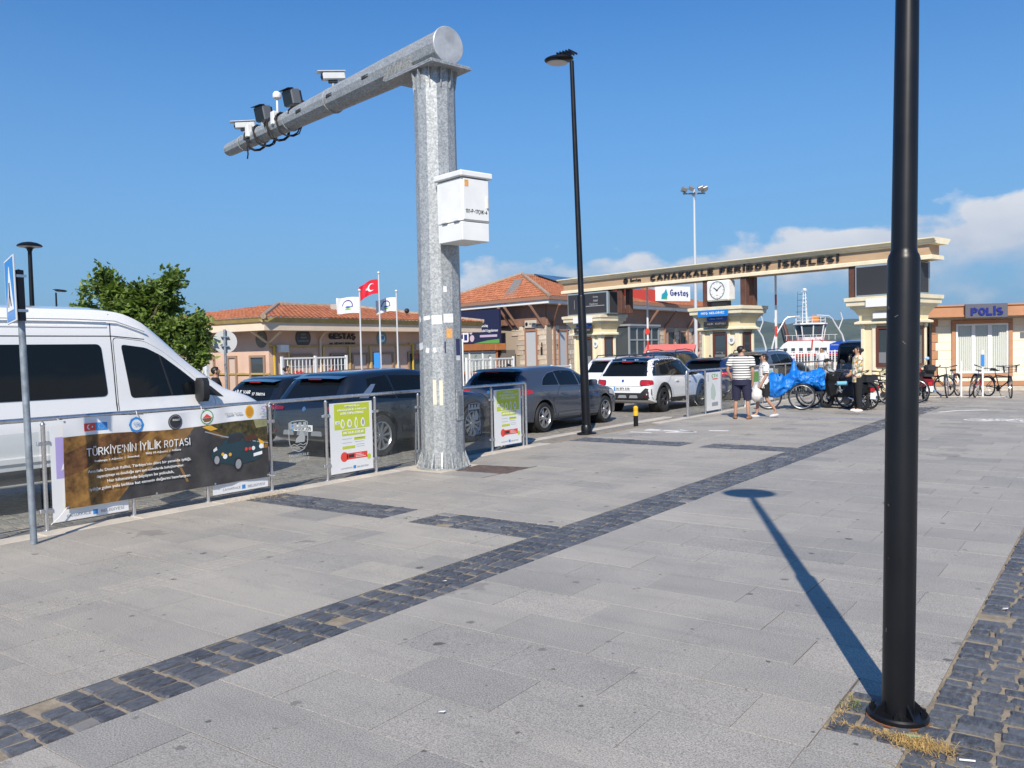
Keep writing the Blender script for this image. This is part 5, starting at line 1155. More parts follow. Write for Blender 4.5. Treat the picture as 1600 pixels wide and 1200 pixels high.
def suv(label, loc, rz, body, plate, roof=None, P=None, tail='wide', style=(10, False, 0, .012), rim=ALU, group='cars queueing for the ferry', white_glass=False, rails=True, lower=BLKPL):
    P = P or suv_P(); c = Car('parked_car', label, 'car', P, loc, rz, group, body); L_ = P['L']; k = L_/4.5; H = max(p[1] for p in P['top']); hw = P['hw']; f = H/1.66
    w0, w1 = P['wheels']; r = P['r']; zb = lambda x: pch(P['belt'], x)+.012; zt = lambda x: pch(P['top'], x)-.115*f
    xb = 1.42*k; xd = 2.33*k; xf = 3.14*k; xq = w0+r*.55
    c.both('door', roundpoly([(xb+.12, .36), (xd, .34), (xd, zb(xd)-.03), (xb-.02, zb(xb)-.03), (xq-.05, zb(xb)-.28), (xb, .62)], .05), body, off=.005)
    c.both('door', roundpoly([(xd+.015, .34), (xf-.05, .34), (xf+.05, .6), (xf-.02, zb(xf)-.05), (xd+.015, zb(xd)-.03)], .05), body, off=.005)
    for x in (xb+.2, xd+.16): c.both('door_handle', roundpoly([(x, zb(x)-.17), (x+.19, zb(x)-.18), (x+.19, zb(x)-.148), (x, zb(x)-.138)], .012), body, off=.03)
    if roof:
        c.panel('roof_panel', [(.44, -.60*hw), (.62*k, -.70*hw), (1.9*k, -.705*hw), (2.52*k, -.68*hw), (2.56*k, 0), (2.52*k, .68*hw), (1.9*k, .705*hw), (.62*k, .70*hw), (.44, .60*hw), (.40, 0)], 't', roof, off=.006)
        c.panel('rear_surround', [(-.86*hw, H*.652), (.86*hw, H*.652), (.74*hw, H*.9), (-.74*hw, H*.9)], 'b', roof, off=.0022)
        c.both('pillar_cover', [(.24, zb(.24)+.01), (.44, zt(.8)+.06), (1.0*k, zt(1.0*k)+.075), (2.0*k, zt(2.0*k)+.075), (2.55*k, zt(2.55*k)+.03), (3.05*k, zb(3.05*k)), (2*k, zb(2*k))], roof, off=.0022)
    c.both('window', [(.72*k, zb(.7)+.03), (.80*k, zt(.8*k)-.02), (xb-.12, zt(1.2*k)+.01), (xb-.04, zb(xb))], CGL, rnd=.03, off=.005)
    c.both('window', [(xb, zb(xb)), (xb-.06, zt(xb)+.0), (xd-.02, zt(xd)), (xd+.02, zb(xd))], CGL, rnd=.03, off=.005)
    c.both('window', [(xd+.07, zb(xd)), (xd+.04, zt(xd)), (2.48*k, zt(2.45*k)-.02), (2.72*k, zt(2.7*k)-.07), (3.0*k, zb(3.0*k))], CGL, rnd=.03, off=.005)
    c.panel('rear_window', [(-.66*hw, H*.66), (.66*hw, H*.66), (.60*hw, H*.885), (-.60*hw, H*.885)], 'b', CGL, rnd=.05)
    c.panel('windscreen', [(2.62*k, -.58*hw), (3.12*k, -.72*hw), (3.2*k, 0), (3.12*k, .72*hw), (2.62*k, .58*hw), (2.56*k, 0)], 't', CGL)
    MB().grid(lambda u, v: (.30+.26*v, (-.62+1.24*u)*hw, H*.905+.055*v*f+.012*(1-(2*u-1)**2)), 10, 3).build('roof_spoiler', roof or body, c.t, True)
    MB().bbox(.29, -.16, H*.895, .33, .16, H*.905, .004).build('brake_light', TAIL, c.t)
    for sg in (1, -1):
        sd = 'l' if sg > 0 else 'r'
        if tail == 'wide':
            c.panel('tail_light', [(sg*.56*hw, H*.565), (sg*.92*hw, H*.56), (sg*.9*hw, H*.615), (sg*.56*hw, H*.6)], 'b', TAIL2, off=.012, rnd=.025)
            c.panel('tail_light', [(.04, H*.565), (.28, H*.585), (.25, H*.615), (.05, H*.62)], sd, TAIL2, off=.012, rnd=.025)
        else:
            c.panel('tail_light', [(sg*.61*hw, H*.50), (sg*.915*hw, H*.50), (sg*.915*hw, H*.585), (sg*.61*hw, H*.58)], 'b', TAIL, off=.018, rnd=.06)
            c.panel('tail_light', [(.03, H*.505), (.2, H*.51), (.19, H*.58), (.04, H*.585)], sd, TAIL, off=.014, rnd=.05)
            c.panel('light_surround', [(sg*.585*hw, H*.488), (sg*.93*hw, H*.488), (sg*.93*hw, H*.598), (sg*.585*hw, H*.592)], 'b', BLKPL, off=.009, rnd=.06)
        c.panel('reflector', [(sg*.72*hw, .47), (sg*.86*hw, .48), (sg*.86*hw, .505), (sg*.72*hw, .50)], 'b', TAIL2, off=.024)
    c.panel('lower_bumper', [(.93*hw, .36), (.93*hw, .66), (.78*hw, .69), (.62*hw, .56), (-.62*hw, .56), (-.78*hw, .69), (-.93*hw, .66), (-.93*hw, .36)], 'b', lower, off=.012)
    for y in (-.38, 0, .38): c.panel('skid_insert', [(hw*(y-.15), .42), (hw*(y+.15), .42), (hw*(y+.12), .50), (hw*(y-.12), .50)], 'b', SK, off=.02, rnd=.02)
    c.both('sill_trim', [(w0+r+.05, .25), (w1-r-.05, .23), (w1-r-.04, .37), (w0+r+.04, .39)], lower, off=.012)
    for wx in (w0, w1):
        n = 14; o1 = [(wx+(r+.13)*math.cos(a), r+.01+(r+.13)*math.sin(a)) for a in [PI*q/n for q in range(n+1)]]; i1 = [(wx+(r+.058)*math.cos(a), r+.01+(r+.058)*math.sin(a)) for a in [PI*q/n for q in range(n, -1, -1)]]
        for q in range(n): c.both('wheel_arch', [o1[q], o1[q+1], i1[n-q-1], i1[n-q]], lower, off=.014, cell=.3)
    c.seam([(-.70*hw, H*.66), (-.68*hw, .74), (.68*hw, .74), (.70*hw, H*.66)], 'b')
    c.plate(plate, 0, .62*f+.10 if tail != 'wide' else .60*f); c.mirror(2.9*k, zb(2.9*k)+.03, roof or body)
    c.panel('emblem', [(.04*math.cos(a), H*.575+.04*math.sin(a)) for a in [2*PI*q/12 for q in range(12)]], 'b', CHROME, off=.008)
    if rails:
        for sg in (1, -1): MB().tube([(.75*k, sg*.66*hw, H*.955), (.85*k, sg*.665*hw, H*1.012), (1.7*k, sg*.67*hw, H*1.027), (2.3*k, sg*.665*hw, H*.995), (2.4*k, sg*.66*hw, H*.95)], .016, 8).build('roof_rail', BLKPL, c.t, True)
    c.wheel(style, rim); return c
NAVY = paint('navy', (.008, .011, .018), .1, .3); BLK = paint('black', (.008, .009, .011), .1, .25); WHT = paint('white', (.74, .75, .76), 0, .35)
c = suv('dark navy crossover with silver multi spoke wheels half hidden by the camera mast', (-11.25, 9.55, -.06), RZ, NAVY, '16 BCR 205', P=suv_P(4.45, 1.50, .925, .36, 2.52, .95), rails=False, lower=mat('dark_trim', (.025, .028, .034), .45))
c.both('pillar_trim', [(.50, 1.03), (.86, 1.25), (.96, 1.25), (.7, 1.02)], mat('pillar_silver', (.25, .32, .42), .3, .6), off=.008)
c = suv('black estate SUV with number plate behind the etched glass panel, left lane beside the van', (-13.85, 10.3, -.08), RZ, BLK, '34 VZ 2017', P=suv_P(4.5, 1.42, .91, .34, 2.62, .92), rails=False)
text('AİLE VAR', PW, c.t, (.165, .22, 1.1), (PI/2-R(22), 0, -PI/2), w=.5, h=.09); text('17 TROYA', PW, c.t, (.155, -.28, 1.06), (PI/2-R(22), 0, -PI/2), w=.4, h=.06)
c = suv('white crossover with black roof, chevron badge and round red tail lights', (-11.14, 20.62, -.06), RZ, WHT, '06 BFK 838', roof=BLK, P=suv_P(4.16, 1.54, .885, .345, 2.6, .80), tail='block', style=(5, True, .12, .01), rim=mat('dark_alloy', (.1, .1, .11), .35, .8))
suv('white SUV with dark rear window in the far lane behind the lamp post', (-13.72, 24.0, -.07), RZ, WHT, '17 AES 91', P=suv_P(4.4, 1.54, .91, .345, 2.6, .9), roof=None)
suv('black SUV ahead of the white SUV in the lane nearest the stone building', (-14.6, 29.4, -.1), RZ, BLK, '35 KLM 44', P=suv_P(4.5, 1.7, .92, .36, 2.62, .9))
hatchback('dark blue car ahead of the white crossover at the ticket booth', (-11.25, 26.2, -.06), RZ, paint('deep_blue', (.012, .03, .10), .2, .28), '17 NB 803')
suv('grey crossover in the gate lane behind the walking couple', (-10.55, 27.9, -.06), R(86), paint('mid_grey', (.11, .12, .14), .4, .3), '59 ADK 12', P=suv_P(4.5, 1.6, .92, .36, 2.62, .9), tail='wide')
# ------------------------------------------------ vans
def van_P(): return dict(L=6.0, hw=1.02, r=.345, wheels=(1.35, 4.99), rim=.62, n=60,
    top=[(0, 1.2), (.012, 2.2), (.03, 2.3), (.1, 2.38), (.4, 2.43), (3.2, 2.44), (3.55, 2.42), (3.85, 2.32), (4.1, 2.15), (4.35, 1.94), (4.7, 1.65), (5.0, 1.43), (5.12, 1.35), (5.5, 1.23), (5.8, 1.08), (5.95, .9), (6.0, .6)],
    belt=[(0, 1.1), (.05, 1.2), (3.5, 1.2), (4.5, 1.19), (5.2, 1.14), (5.6, 1.06), (5.9, .9), (6.0, .5)], bot=[(0, .42), (.3, .32), (5.4, .3), (5.9, .3), (6.0, .38)],
    plan=[(0, .94), (.05, .97), (.3, .99), (4.6, 1), (5.2, .975), (5.6, .92), (5.85, .82), (6.0, .6)], roofw=[(0, .85), (.3, .84), (3.8, .83), (4.5, .80), (5.2, .83), (6, .6)])
VW = paint('van_white', (.82, .82, .81), 0, .4)
c = Car('minibus', 'white high roof minibus with dark side windows behind the rally banner', 'minibus', van_P(), (-11.25, 2.32, -.06), RZ, None, VW)
tx = lambda z: z+.06
DG = CGL
c.both('window', [(1.2, 1.31), (3.34, 1.31), (3.30, 1.96), (1.2, 1.96)], DG, rnd=.07, off=.006); c.both('window', [(.12, 1.31), (1.12, 1.31), (1.12, 1.96), (.16, 1.96)], DG, rnd=.07, off=.006)
c.both('door', roundpoly([(3.47, .42), (4.5, .42), (4.6, .6), (4.82, 1.0), (4.88, 1.17), (4.72, 1.40), (4.42, 1.66), (4.15, 1.86), (3.9, 1.99), (3.47, 2.04)], .06), VW, off=.007, cell=.14)
c.both('window', [(3.64, 1.27), (4.76, 1.27), (4.66, 1.40), (4.40, 1.61), (4.13, 1.80), (3.9, 1.91), (3.56, 1.955)], DG, rnd=.05, off=.011); c.both('window_bar', [(4.20, 1.28), (4.23, 1.28), (4.10, 1.81), (4.07, 1.83)], BLKPL, off=.016)
c.both('quarter_trim', [(4.78, 1.25), (5.02, 1.22), (4.86, 1.36), (4.70, 1.46)], BLKPL, off=.01)
for pts in ([(3.44, .4), (3.44, 2.08), (3.46, 2.34)], [(.3, 2.06), (1.9, 2.06), (3.46, 2.06), (3.9, 2.02)], [(1.15, .42), (1.15, 2.08)]): c.seam(pts, 'r', .012); c.seam(pts, 'l', .012)
for x in (3.18, 3.56): c.both('door_handle', roundpoly([(x, 1.03), (x+.2, 1.03), (x+.2, 1.075), (x, 1.075)], .02), mat('handle_grey', (.25, .25, .26), .5), off=.025)
c.both('side_moulding', [(.1, .60), (3.4, .60), (3.4, .66), (.1, .66)], VW, off=.02); c.both('lower_cladding', [(1.75, .34), (4.5, .34), (4.5, .52), (1.75, .52)], mat('cladding_dark', (.03, .03, .032), .6), off=.008); c.both('side_step', [(1.8, .32), (4.5, .32), (4.5, .36), (1.8, .36)], VW, off=.06)
for z in (2.17, 2.22): c.both('roof_swage', [(.3, z), (3.4, z), (3.4, z+.018), (.3, z+.018)], VW, off=.009)
c.panel('windscreen', [(4.12, -.72), (4.98, -.82), (5.08, 0), (4.98, .82), (4.12, .72), (4.08, 0)], 't', DG, off=.006)
c.mirror(4.62, 1.22, BLKPL, .14, .2, .32); c.wheel((8, False, 0, .02), ALU, .235)
for sg in (1, -1): c.panel('headlight', [(5.4, .85), (5.85, .78), (5.8, .95), (5.5, 1.05)], 'l' if sg > 0 else 'r', mat('headlamp', (.5, .52, .54), .1), off=.006, rnd=.02); c.panel('tail_light', [(sg*.8, .9), (sg*.95, .9), (sg*.95, 1.3), (sg*.8, 1.3)], 'b', TAIL, off=.01)
for sg in (1, -1):            # roof gutters
    MB().tube([(x, sg*(1.02*.84+.03), pch(van_P()['top'], x)-.17) for x in (.2, 1, 2, 3, 3.5, 3.9)], .012, 6).build('roof_gutter', VW, c.t, True)
# black windowed white van beyond the gate
P = van_P(); P.update(L=5.0, hw=.96, wheels=(.95, 3.95), r=.33, n=40, top=[(0, 1.0), (.012, 1.6), (.05, 1.78), (.2, 1.87), (.6, 1.9), (3, 1.9), (3.6, 1.75), (4.2, 1.2), (4.8, .95), (5, .6)], belt=[(0, .8), (.05, 1.0), (3.6, 1.0), (4.3, .95), (4.8, .8), (5, .5)], bot=[(0, .4), (.3, .3), (4.6, .28), (5, .4)], plan=[(0, .94), (.05, .97), (.3, 1), (4, 1), (4.6, .92), (5, .7)], roofw=[(0, .86), (.3, .84), (3.4, .82), (5, .7)])
c = Car('parked_van', 'white topped van with big black rear window driving past the gate pillar', 'van', P, (-8.15, 34.0, -.06), R(88), None, BLK)
c.panel('roof_panel', [(.1, -.78), (3.2, -.78), (3.2, .78), (.1, .78)], 't', WHT, off=.012); c.panel('rear_window', [(-.8, 1.05), (.8, 1.05), (.74, 1.66), (-.74, 1.66)], 'b', CGL, rnd=.06); c.panel('tailgate', [(-.84, .5), (.84, .5), (.84, 1.0), (-.84, 1.0)], 'b', paint('steel_blue', (.08, .13, .2), .3), off=.006, rnd=.05)
for sg in (1, -1): c.panel('tail_light', [(sg*.86, .95), (sg*.94, .95), (sg*.92, 1.5), (sg*.85, 1.5)], 'b', TAIL, off=.012)
c.both('window', [(.4, 1.05), (3.3, 1.05), (3.0, 1.6), (.4, 1.66)], CGL, rnd=.05, off=.006); c.plate('17 V 1915', 0, .62); c.wheel((6, False, 0, .02))
# ================================================================ gate
CREAM = mat('cream_render', (.80, .69, .44), .75, var=.1, vs=2, bump=.15, bs=50); CREAM2 = mat('cream_moulding', (.82, .74, .54), .7, var=.1, vs=2)
FASC = mat('brown_composite', (.50, .345, .21), .55, var=.2, vs=1.5, stretch=(.3, 1, 1)); BRN = mat('brown_column', (.12, .055, .035), .5, var=.2, vs=6)
BRW = mat('brown_frame', (.13, .04, .025), .45); BRZ = mat('bronze_letter', (.03, .027, .027), .35, .3)
WGL = mat('window_glass', (.05, .065, .075), .05, spec=.8); LEDM = mat('led_matrix', (.035, .035, .04), .55, bump=.6, bs=160, bd=.004); FRM = mat('display_frame', (.35, .42, .46), .4, .4)
GX, GY, GA = -12.3, 31.5, R(165.4)
RG = (PI/2, 0, PI)                                  # faces the queue, in gate space
gt = thing('gate_beam', 'long cream and brown beam lettered ÇANAKKALE FERİBOT İSKELESİ on columns over the booths', 'gateway', (GX, GY, 0), GA)
s0, s1 = -7.63, 9.5
MB().box(s0+.14, -.78, 4.46, s1-.14, -.06, 4.80).build('fascia', FASC, gt)
MB().prism([(.0, 4.33), (.0, 4.44), (-.04, 4.462), (-.80, 4.462), (-.86, 4.44), (-.86, 4.33)], s0+.02, s1-.02, 'yz').build('lower_moulding', CREAM2, gt)
MB().box(s0+.2, -.7, 4.325, s1-.2, -.14, 4.335).build('soffit', FASC, gt)
MB().prism([(-.05, 4.797), (.02, 4.82), (.03, 4.865), (.10, 4.90), (.16, 4.955), (.16, 4.99), (-1.0, 4.99), (-1.0, 4.955), (-.94, 4.90), (-.87, 4.865), (-.86, 4.82), (-.79, 4.797)], s0-.12, s1+.1, 'yz').build('cornice', CREAM2, gt)
for s in (8.95, 7.6, 5.85, 1.23, -.53, -4.9, -6.9):
    if s in (8.95, 7.6): continue
    for y in (-.2, -.72): MB().bbox(s-.125, y-.12, 3.26, s+.125, y+.12, 4.33, .012).build('column', BRN, gt)
text('ÇANAKKALE FERİBOT İSKELESİ', BRZ, gt, (-.235, -.055, 4.645), RG, w=8.45, h=.30, ext=.06, wt=.19, sp=1.5)
text('Gestaş', BRZ, gt, (4.85, -.055, 4.62), RG, w=.62, h=.17, ext=.03, bold=.01)
MB().lathe([(.13, 0), (.13, .03), (.09, .03), (.09, 0)], 22, (5.42, -.06, 4.62), 'y').build('round_logo', BRZ, gt); MB().lathe([(.07, 0), (.07, .03), (0, .03)], 14, (5.4, -.06, 4.59), 'y').build('round_logo', BRZ, gt)
def booth(label, s, sign):
    x, y = GX+math.cos(GA)*s, GY+math.sin(GA)*s
    t = thing('ticket_booth', label, 'ticket booth', (x, y, 0), GA, 'cream ticket booths under the gate'); z0 = gz(x)-.06
    MB().box(-.86, -.98, z0, .86, -.1, 2.36).build('body', CREAM, t); MB().bbox(-.98, -1.08, z0, .98, -.02, .55, .02).build('plinth', CREAM2, t)
    for px in (-.83, .83, -.36, .42 if False else -.36):
        pass
    for px, w in ((-.78, .2), (.82, .12), (-.38, .14), (.42, .14)):
        MB().bbox(px-w/2, -.1, .55, px+w/2, -.055, 2.22, .01).build('pilaster', CREAM2, t); MB().bbox(px-w/2-.03, -.1, 2.22, px+w/2+.03, -.03, 2.34, .01).build('pilaster_cap', CREAM2, t)
    for py in (-.16, -.92): MB().bbox(-.905, py-.07, .55, -.861, py+.07, 2.22, .01).build('pilaster', CREAM2, t); MB().bbox(-.93, py-.1, 2.22, -.861, py+.1, 2.34, .01).build('pilaster_cap', CREAM2, t)
    def ring(pr, nm, mt):                              # stacked mouldings as square frusta
        b = MB(); n = len(pr)
        for o, z in pr: b.v += [(-.88-o, -1.0-o, z), (.88+o, -1.0-o, z), (.88+o, -.08+o, z), (-.88-o, -.08+o, z)]
        for i in range(n-1): b.f += [(i*4+k, i*4+(k+1) % 4, i*4+4+(k+1) % 4, i*4+4+k) for k in range(4)]
        b.f += [(3, 2, 1, 0), tuple(4*n-4+k for k in range(4))]; return b.build(nm, mt, t)
    ring([(.10, 2.345), (.16, 2.36), (.16, 2.42), (.06, 2.46)], 'lower_moulding', CREAM2); ring([(.04, 2.46), (.05, 2.62), (.14, 2.78), (.2, 2.86)], 'frieze', CREAM)
    ring([(.24, 2.862), (.26, 2.95), (.34, 2.97), (.35, 3.10), (.39, 3.12), (.40, 3.24), (.2, 3.262)], 'cornice', CREAM2)
    f = MB(); f.box(-.35, -.095, .92, .33, -.04, 1.0).box(-.35, -.095, 2.18, .33, -.04, 2.26).box(-.35, -.095, 1.0, -.26, -.04, 2.18).box(.24, -.095, 1.0, .33, -.04, 2.18); w = f.build('window', BRW, t); w.location.x = .02
    MB().box(-.26, -.085, 1.0, .24, -.075, 2.18).build('pane', WGL, w); MB().box(-.26, -.074, 1.05, .24, -.068, 1.4).build('counter_panel', mat('counter_grey', (.2, .21, .22), .5), w)
    f = MB(); f.box(-.9, -.8, .95, -.861, -.72, 2.25).box(-.9, -.36, .95, -.861, -.28, 2.25).box(-.9, -.72, 2.17, -.861, -.36, 2.25).box(-.9, -.72, .95, -.861, -.36, 1.03); w = f.build('window', BRW, t); MB().box(-.88, -.72, 1.03, -.87, -.36, 2.17).build('pane', WGL, w)
    if sign:
        d = MB().lathe([(0, .0), (.16, .0), (.16, .012), (0, .012)], 26, (-.52, -.055, 1.95), 'y').build('lane_number', PW, t); text('10', PDK, d, (-.52, -.042, 1.95), RG, h=.13, bold=.02)
    return t
b1 = booth('cream ticket booth with the brown advertising display on its roof', 7.85, True)
b2 = booth('cream ticket booth carrying the square clock and blue welcome sign', .52, True)
b3 = booth('cream ticket booth with the blank grey display, next to the police station', -6.1, False)
for bo, w, lab in ((b1, 2.0, 0), (b2, 1.44, 1), (b3, 1.4, 0)):
    if lab: MB().bbox(-.66, .31, 2.87, .76, .34, 3.13, .006).build('welcome_sign', mat('sign_azure', (.01, .2, .62), .4), bo); text('HOŞ GELDİNİZ', PW, bo, (.05, .3415, 3.01), RG, w=1.1, h=.12, bold=.015)
    else: MB().bbox(-.72, .31, 2.90, .5, .345, 3.16, .006).build('white_sign', PW, bo)
    if bo is b3: MB().bbox(-.55, .13, 2.52, .35, .16, 2.72, .006).build('white_sign', PW, bo); continue
    MB().bbox(-.5, .14, 2.71, .44, .2, 2.85, .005).build('lane_sign', mat('sign_royal', (.02, .08, .38), .4), bo); text('GİRİŞ YÖNÜ', PW, bo, (.0, .2015, 2.785), RG, w=.6, h=.06)
    MB().bbox(-.52, .1, 2.49, .6, .19, 2.69, .006).build('led_sign', PDK, bo); text('AÇIK  KAPALI', PGY, bo, (.0, .1915, 2.59), RG, w=.85, h=.09)
def display(label, sc, w, z0, z1, d, txt):
    t = thing('led_display', label, 'display', (GX+math.cos(GA)*sc, GY+math.sin(GA)*sc, 0), GA, 'displays on the booth roofs')
    MB().bbox(-w/2, -.85, z0, w/2, .02, z1, .02).build('case', FRM, t); MB().box(-w/2+.06, .0205, z0+.06, w/2-.06, .026, z1-.06).build('screen', LEDM, t); MB().box(-w/2-.006, -.7, z0+.05, -w/2-.0005, -.12, z1-.05).build('screen', LEDM, t)
    if txt:
        for k, s in enumerate(('Gestaş', 'Mobil', 'Uygulaması')): text(s, PGY, t, (-.55-(.0, 0, -.12)[k], .027, z1-.22-.16*k), RG, h=.11, bold=.01)
        MB().box(-1.1, .026, z0+.38, .15, .029, z0+.41).build('print', PGY, t); MB().box(.4, .026, z0+.25, .44, .029, z1-.15).build('print', PGY, t); MB().box(.8, .026, z0+.3, .82, .029, z1-.3).build('print', PGY, t)
display('brown LED display advertising a mobile app on the booth roof by the black lamp post', 7.75, 2.56, 3.265, 4.28, .9, True)
display('blank dark grey LED display above the booth behind the near lamp post', -6.12, 2.12, 3.265, 4.315, .9, False)
ck = thing('clock', 'square white clock standing on the booth roof under the beam', 'clock', (GX+math.cos(GA)*.52, GY+math.sin(GA)*.52, 0), GA)
MB().bbox(-.52, -.36, 3.48, .52, .1, 4.27, .05).build('case', WHITEP, ck); MB().box(-.35, -.3, 3.262, .35, .0, 3.478).build('foot', BLKPL, ck)
MB().lathe([(.345, 0), (.345, .014), (.325, .014), (.325, 0)], 36, (0, .101, 3.89), 'y').build('dial_ring', PDK, ck); MB().lathe([(0, .004), (.325, .004), (.325, 0)], 36, (0, .101, 3.89), 'y').build('dial', PW, ck)
def ckbar(a, r0, r1, w, y, nm):
    o = MB().prism([(-w/2, r0), (w/2, r0), (w*.35, r1), (-w*.35, r1)], 0, .004, 'xz').build(nm, PDK, ck); o.location = (0, y, 3.89); o.rotation_euler.y = -a; return o
for k in range(12): ckbar(2*PI*k/12, .265, .31, .016, .106, 'hour_mark')
ckbar(R(-56), -.04, .19, .04, .112, 'hour_hand'); ckbar(R(51), -.05, .27, .03, .117, 'minute_hand')
MB().box(-.06, .106, 3.68, .06, .109, 3.71).build('dial_badge', PO, ck)
def barrier(label, s, y0, h, red):
    x, y = GX+math.cos(GA)*s-math.sin(GA)*y0, GY+math.sin(GA)*s+math.cos(GA)*y0; t = thing('barrier', label, 'barrier', (x, y, -.06), GA, 'raised lane barriers')
    MB().bbox(-.18, -.15, 0, .18, .15, 1.0, .02).build('cabinet', mat('barrier_red', (.35, .03, .03), .5) if red else PW, t); n = 9
    for k in range(n): MB().box(-.035, .16, .9+(h-.9)*k/n, .035, .2, .9+(h-.9)*(k+1)/n-.002).build('boom_section', (PR if k in ((0, 3, 6) if red else (2,)) else PW), t)
    if not red: MB().lathe([(0, .21), (.14, .21), (.14, .2), (0, .2)], 20, (0, 0, 2.5), 'y').build('stop_disc', PR, t)
barrier('red and white raised barrier boom in the right gate lane', -1.27, -1.3, 4.5, True); barrier('white raised barrier boom in the left gate lane', 5.15, -1.3, 4.5, False)

# ================================================================ tiled roofs
TILE = mat('clay_tile', (.42, .135, .06), .8, var=.35, vs=3.5, col2=(.55, .22, .11)); RIDGE = mat('ridge_mortar', (.36, .27, .2), .85, var=.3, vs=6)
def roof(name, A, B, C, D, par, mt=TILE, pitch=.23, row=.34):
    # eave A->B, top D->C (C == D for a hip end); overlapping courses of barrel tiles as one relief mesh
    A, B, C, D = map(Vector, (A, B, C, D)); ed = (B-A).normalized(); nrm = (B-A).cross(D-A).normalized(); up_ = nrm.cross(ed)
    if nrm.z < 0: nrm = -nrm; up_ = -up_
    H_ = (D-A).dot(up_); nr = max(1, round(abs(H_)/row)); b = MB()
    dl, dr = (D-A).dot(ed), (C-A).dot(ed); Lb = (B-A).length
    for r in range(nr):
        t0, t1 = r/nr, (r+1.18)/nr; t1 = min(t1, 1)
        for ta, tb in ((t0, t1),):
            u0, u1 = dl*ta, Lb+(dr-Lb)*ta; k0, k1 = math.ceil(u0/(pitch/2)), math.floor(u1/(pitch/2))
            us = [u0]+[k*pitch/2 for k in range(k0, k1+1)]+[u1]
            o = len(b.v)
            for i, u in enumerate(us):
                w = .035*(round(u/(pitch/2)) % 2) if 0 < i < len(us)-1 else .0
                um = min(max(u, dl*tb), Lb+(dr-Lb)*tb)
                b.v.append(tuple(A+ed*u+up_*H_*ta+nrm*(.055+w))); b.v.append(tuple(A+ed*um+up_*H_*tb+nrm*(.015+w))); b.v.append(tuple(A+ed*u+up_*H_*ta+nrm*(.0+w)))
            for i in range(len(us)-1):
                p = o+3*i; b.f += [(p, p+3, p+4, p+1), (p+2, p+5, p+3, p)]
    o = b.build(name, mt, par); o['kind'] = 'stuff'; return o
def ridge(par, P, Q): MB().tube([P, Q], .11, 8).build('ridge_tiles', RIDGE, par, True)
# ================================================================ left building
PINK = mat('pink_plaster', (.62, .43, .33), .85, var=.1, vs=1.2, bump=.1, bs=30); PCR = mat('pale_plaster', (.74, .60, .46), .8, var=.08, vs=1.2); GOLD = mat('gold_moulding', (.45, .33, .12), .6, var=.2, vs=3)
FRB = mat('taupe_frame', (.3, .2, .14), .6); SHUT = mat('roller_shutter', (.56, .43, .36), .7, bump=.3, bs=25)
bl = thing('ferry_office', 'low pink ferry company office with red tiled roof and round plaques', 'building', (0, 0, 0)); BZ = -.5
FX1, FY0, FY1 = -26.8, 21.2, 33.0
MB().box(-36, FY0, BZ, FX1, FY1, 2.70).build('wall', PINK, bl)
MB().box(-36.6, 20.4, 2.685, -26.0, 33.6, 3.0).build('eaves_fascia', PCR, bl)
MB().prism([(-26.02, 2.98), (-25.94, 3.0), (-25.88, 3.12), (-25.84, 3.17), (-26.4, 3.17)], 20.3, 33.6, 'xz').build('gold_cornice', GOLD, bl); MB().prism([(20.42, 2.98), (20.34, 3.0), (20.28, 3.12), (20.24, 3.17), (20.8, 3.17)], -36.6, -25.84, 'yz').build('gold_cornice', GOLD, bl)
roof('roof_tiles', (-25.84, 20.24, 3.16), (-25.84, 33.6, 3.16), (-30.5, 29.5, 3.95), (-30.5, 24.7, 3.95), bl); roof('roof_tiles', (-36.6, 20.24, 3.16), (-25.84, 20.24, 3.16), (-30.5, 24.7, 3.95), (-31.2, 24.7, 3.95), bl)
ridge(bl, (-25.84, 20.24, 3.2), (-30.5, 24.7, 4.0)); ridge(bl, (-30.5, 24.7, 4.0), (-30.5, 29.5, 4.0)); ridge(bl, (-30.5, 29.5, 4.0), (-25.84, 33.6, 3.2))
MB().box(-29.2, 26.6, 3.3, -28.4, 27.5, 4.0).build('roof_vent', mat('roof_vent', (.45, .42, .38), .8), bl); MB().cyl((-27.3, 29.6, 3.3), (-27.3, 29.6, 3.75), .02, n=6).sphere((-27.3, 29.6, 3.7), .12, 8, 6).build('satellite_head', BLKPL, bl)
MB().box(FX1, FY0+.02, 2.05, FX1+.06, FY1-.02, 2.13).build('string_course', GOLD, bl); MB().box(-36, FY0-.06, 1.0, FX1+.06, FY0, 1.07).build('string_course', GOLD, bl)
def opening(par, side, a, z0, w, h, fm, inner, nm='window', fw=.09, mull=0):
    # framed opening in a wall facing +X ('x', a along Y) or -Y ('y', a along X); par-space plane given in side[1]
    ax, pl = side
    def bx(a0, a1, zz0, zz1, o0, o1): return MB().box(pl+o0, a0, zz0, pl+o1, a1, zz1) if ax == 'x' else MB().box(a0, pl-o1, zz0, a1, pl-o0, zz1)
    f = MB()
    for q in ((a, a+w, z0+h-fw, z0+h), (a, a+fw, z0, z0+h-fw), (a+w-fw, a+w, z0, z0+h-fw), (a+fw, a+w-fw, z0, z0+fw)):
        t = bx(q[0], q[1], q[2], q[3], .0, .07); f.add(t.v, t.f)
    o = f.build(nm, fm, par); bx(a+fw, a+w-fw, z0+fw, z0+h-fw, .01, .02).build('pane' if inner is WGL else 'panel', inner, o)
    for k in range(mull): c = a+fw+(w-2*fw)*(k+1)/(mull+1); bx(c-.03, c+.03, z0+fw, z0+h-fw, .021, .05).build('mullion', fm, o)
    return o
BL_ = bl
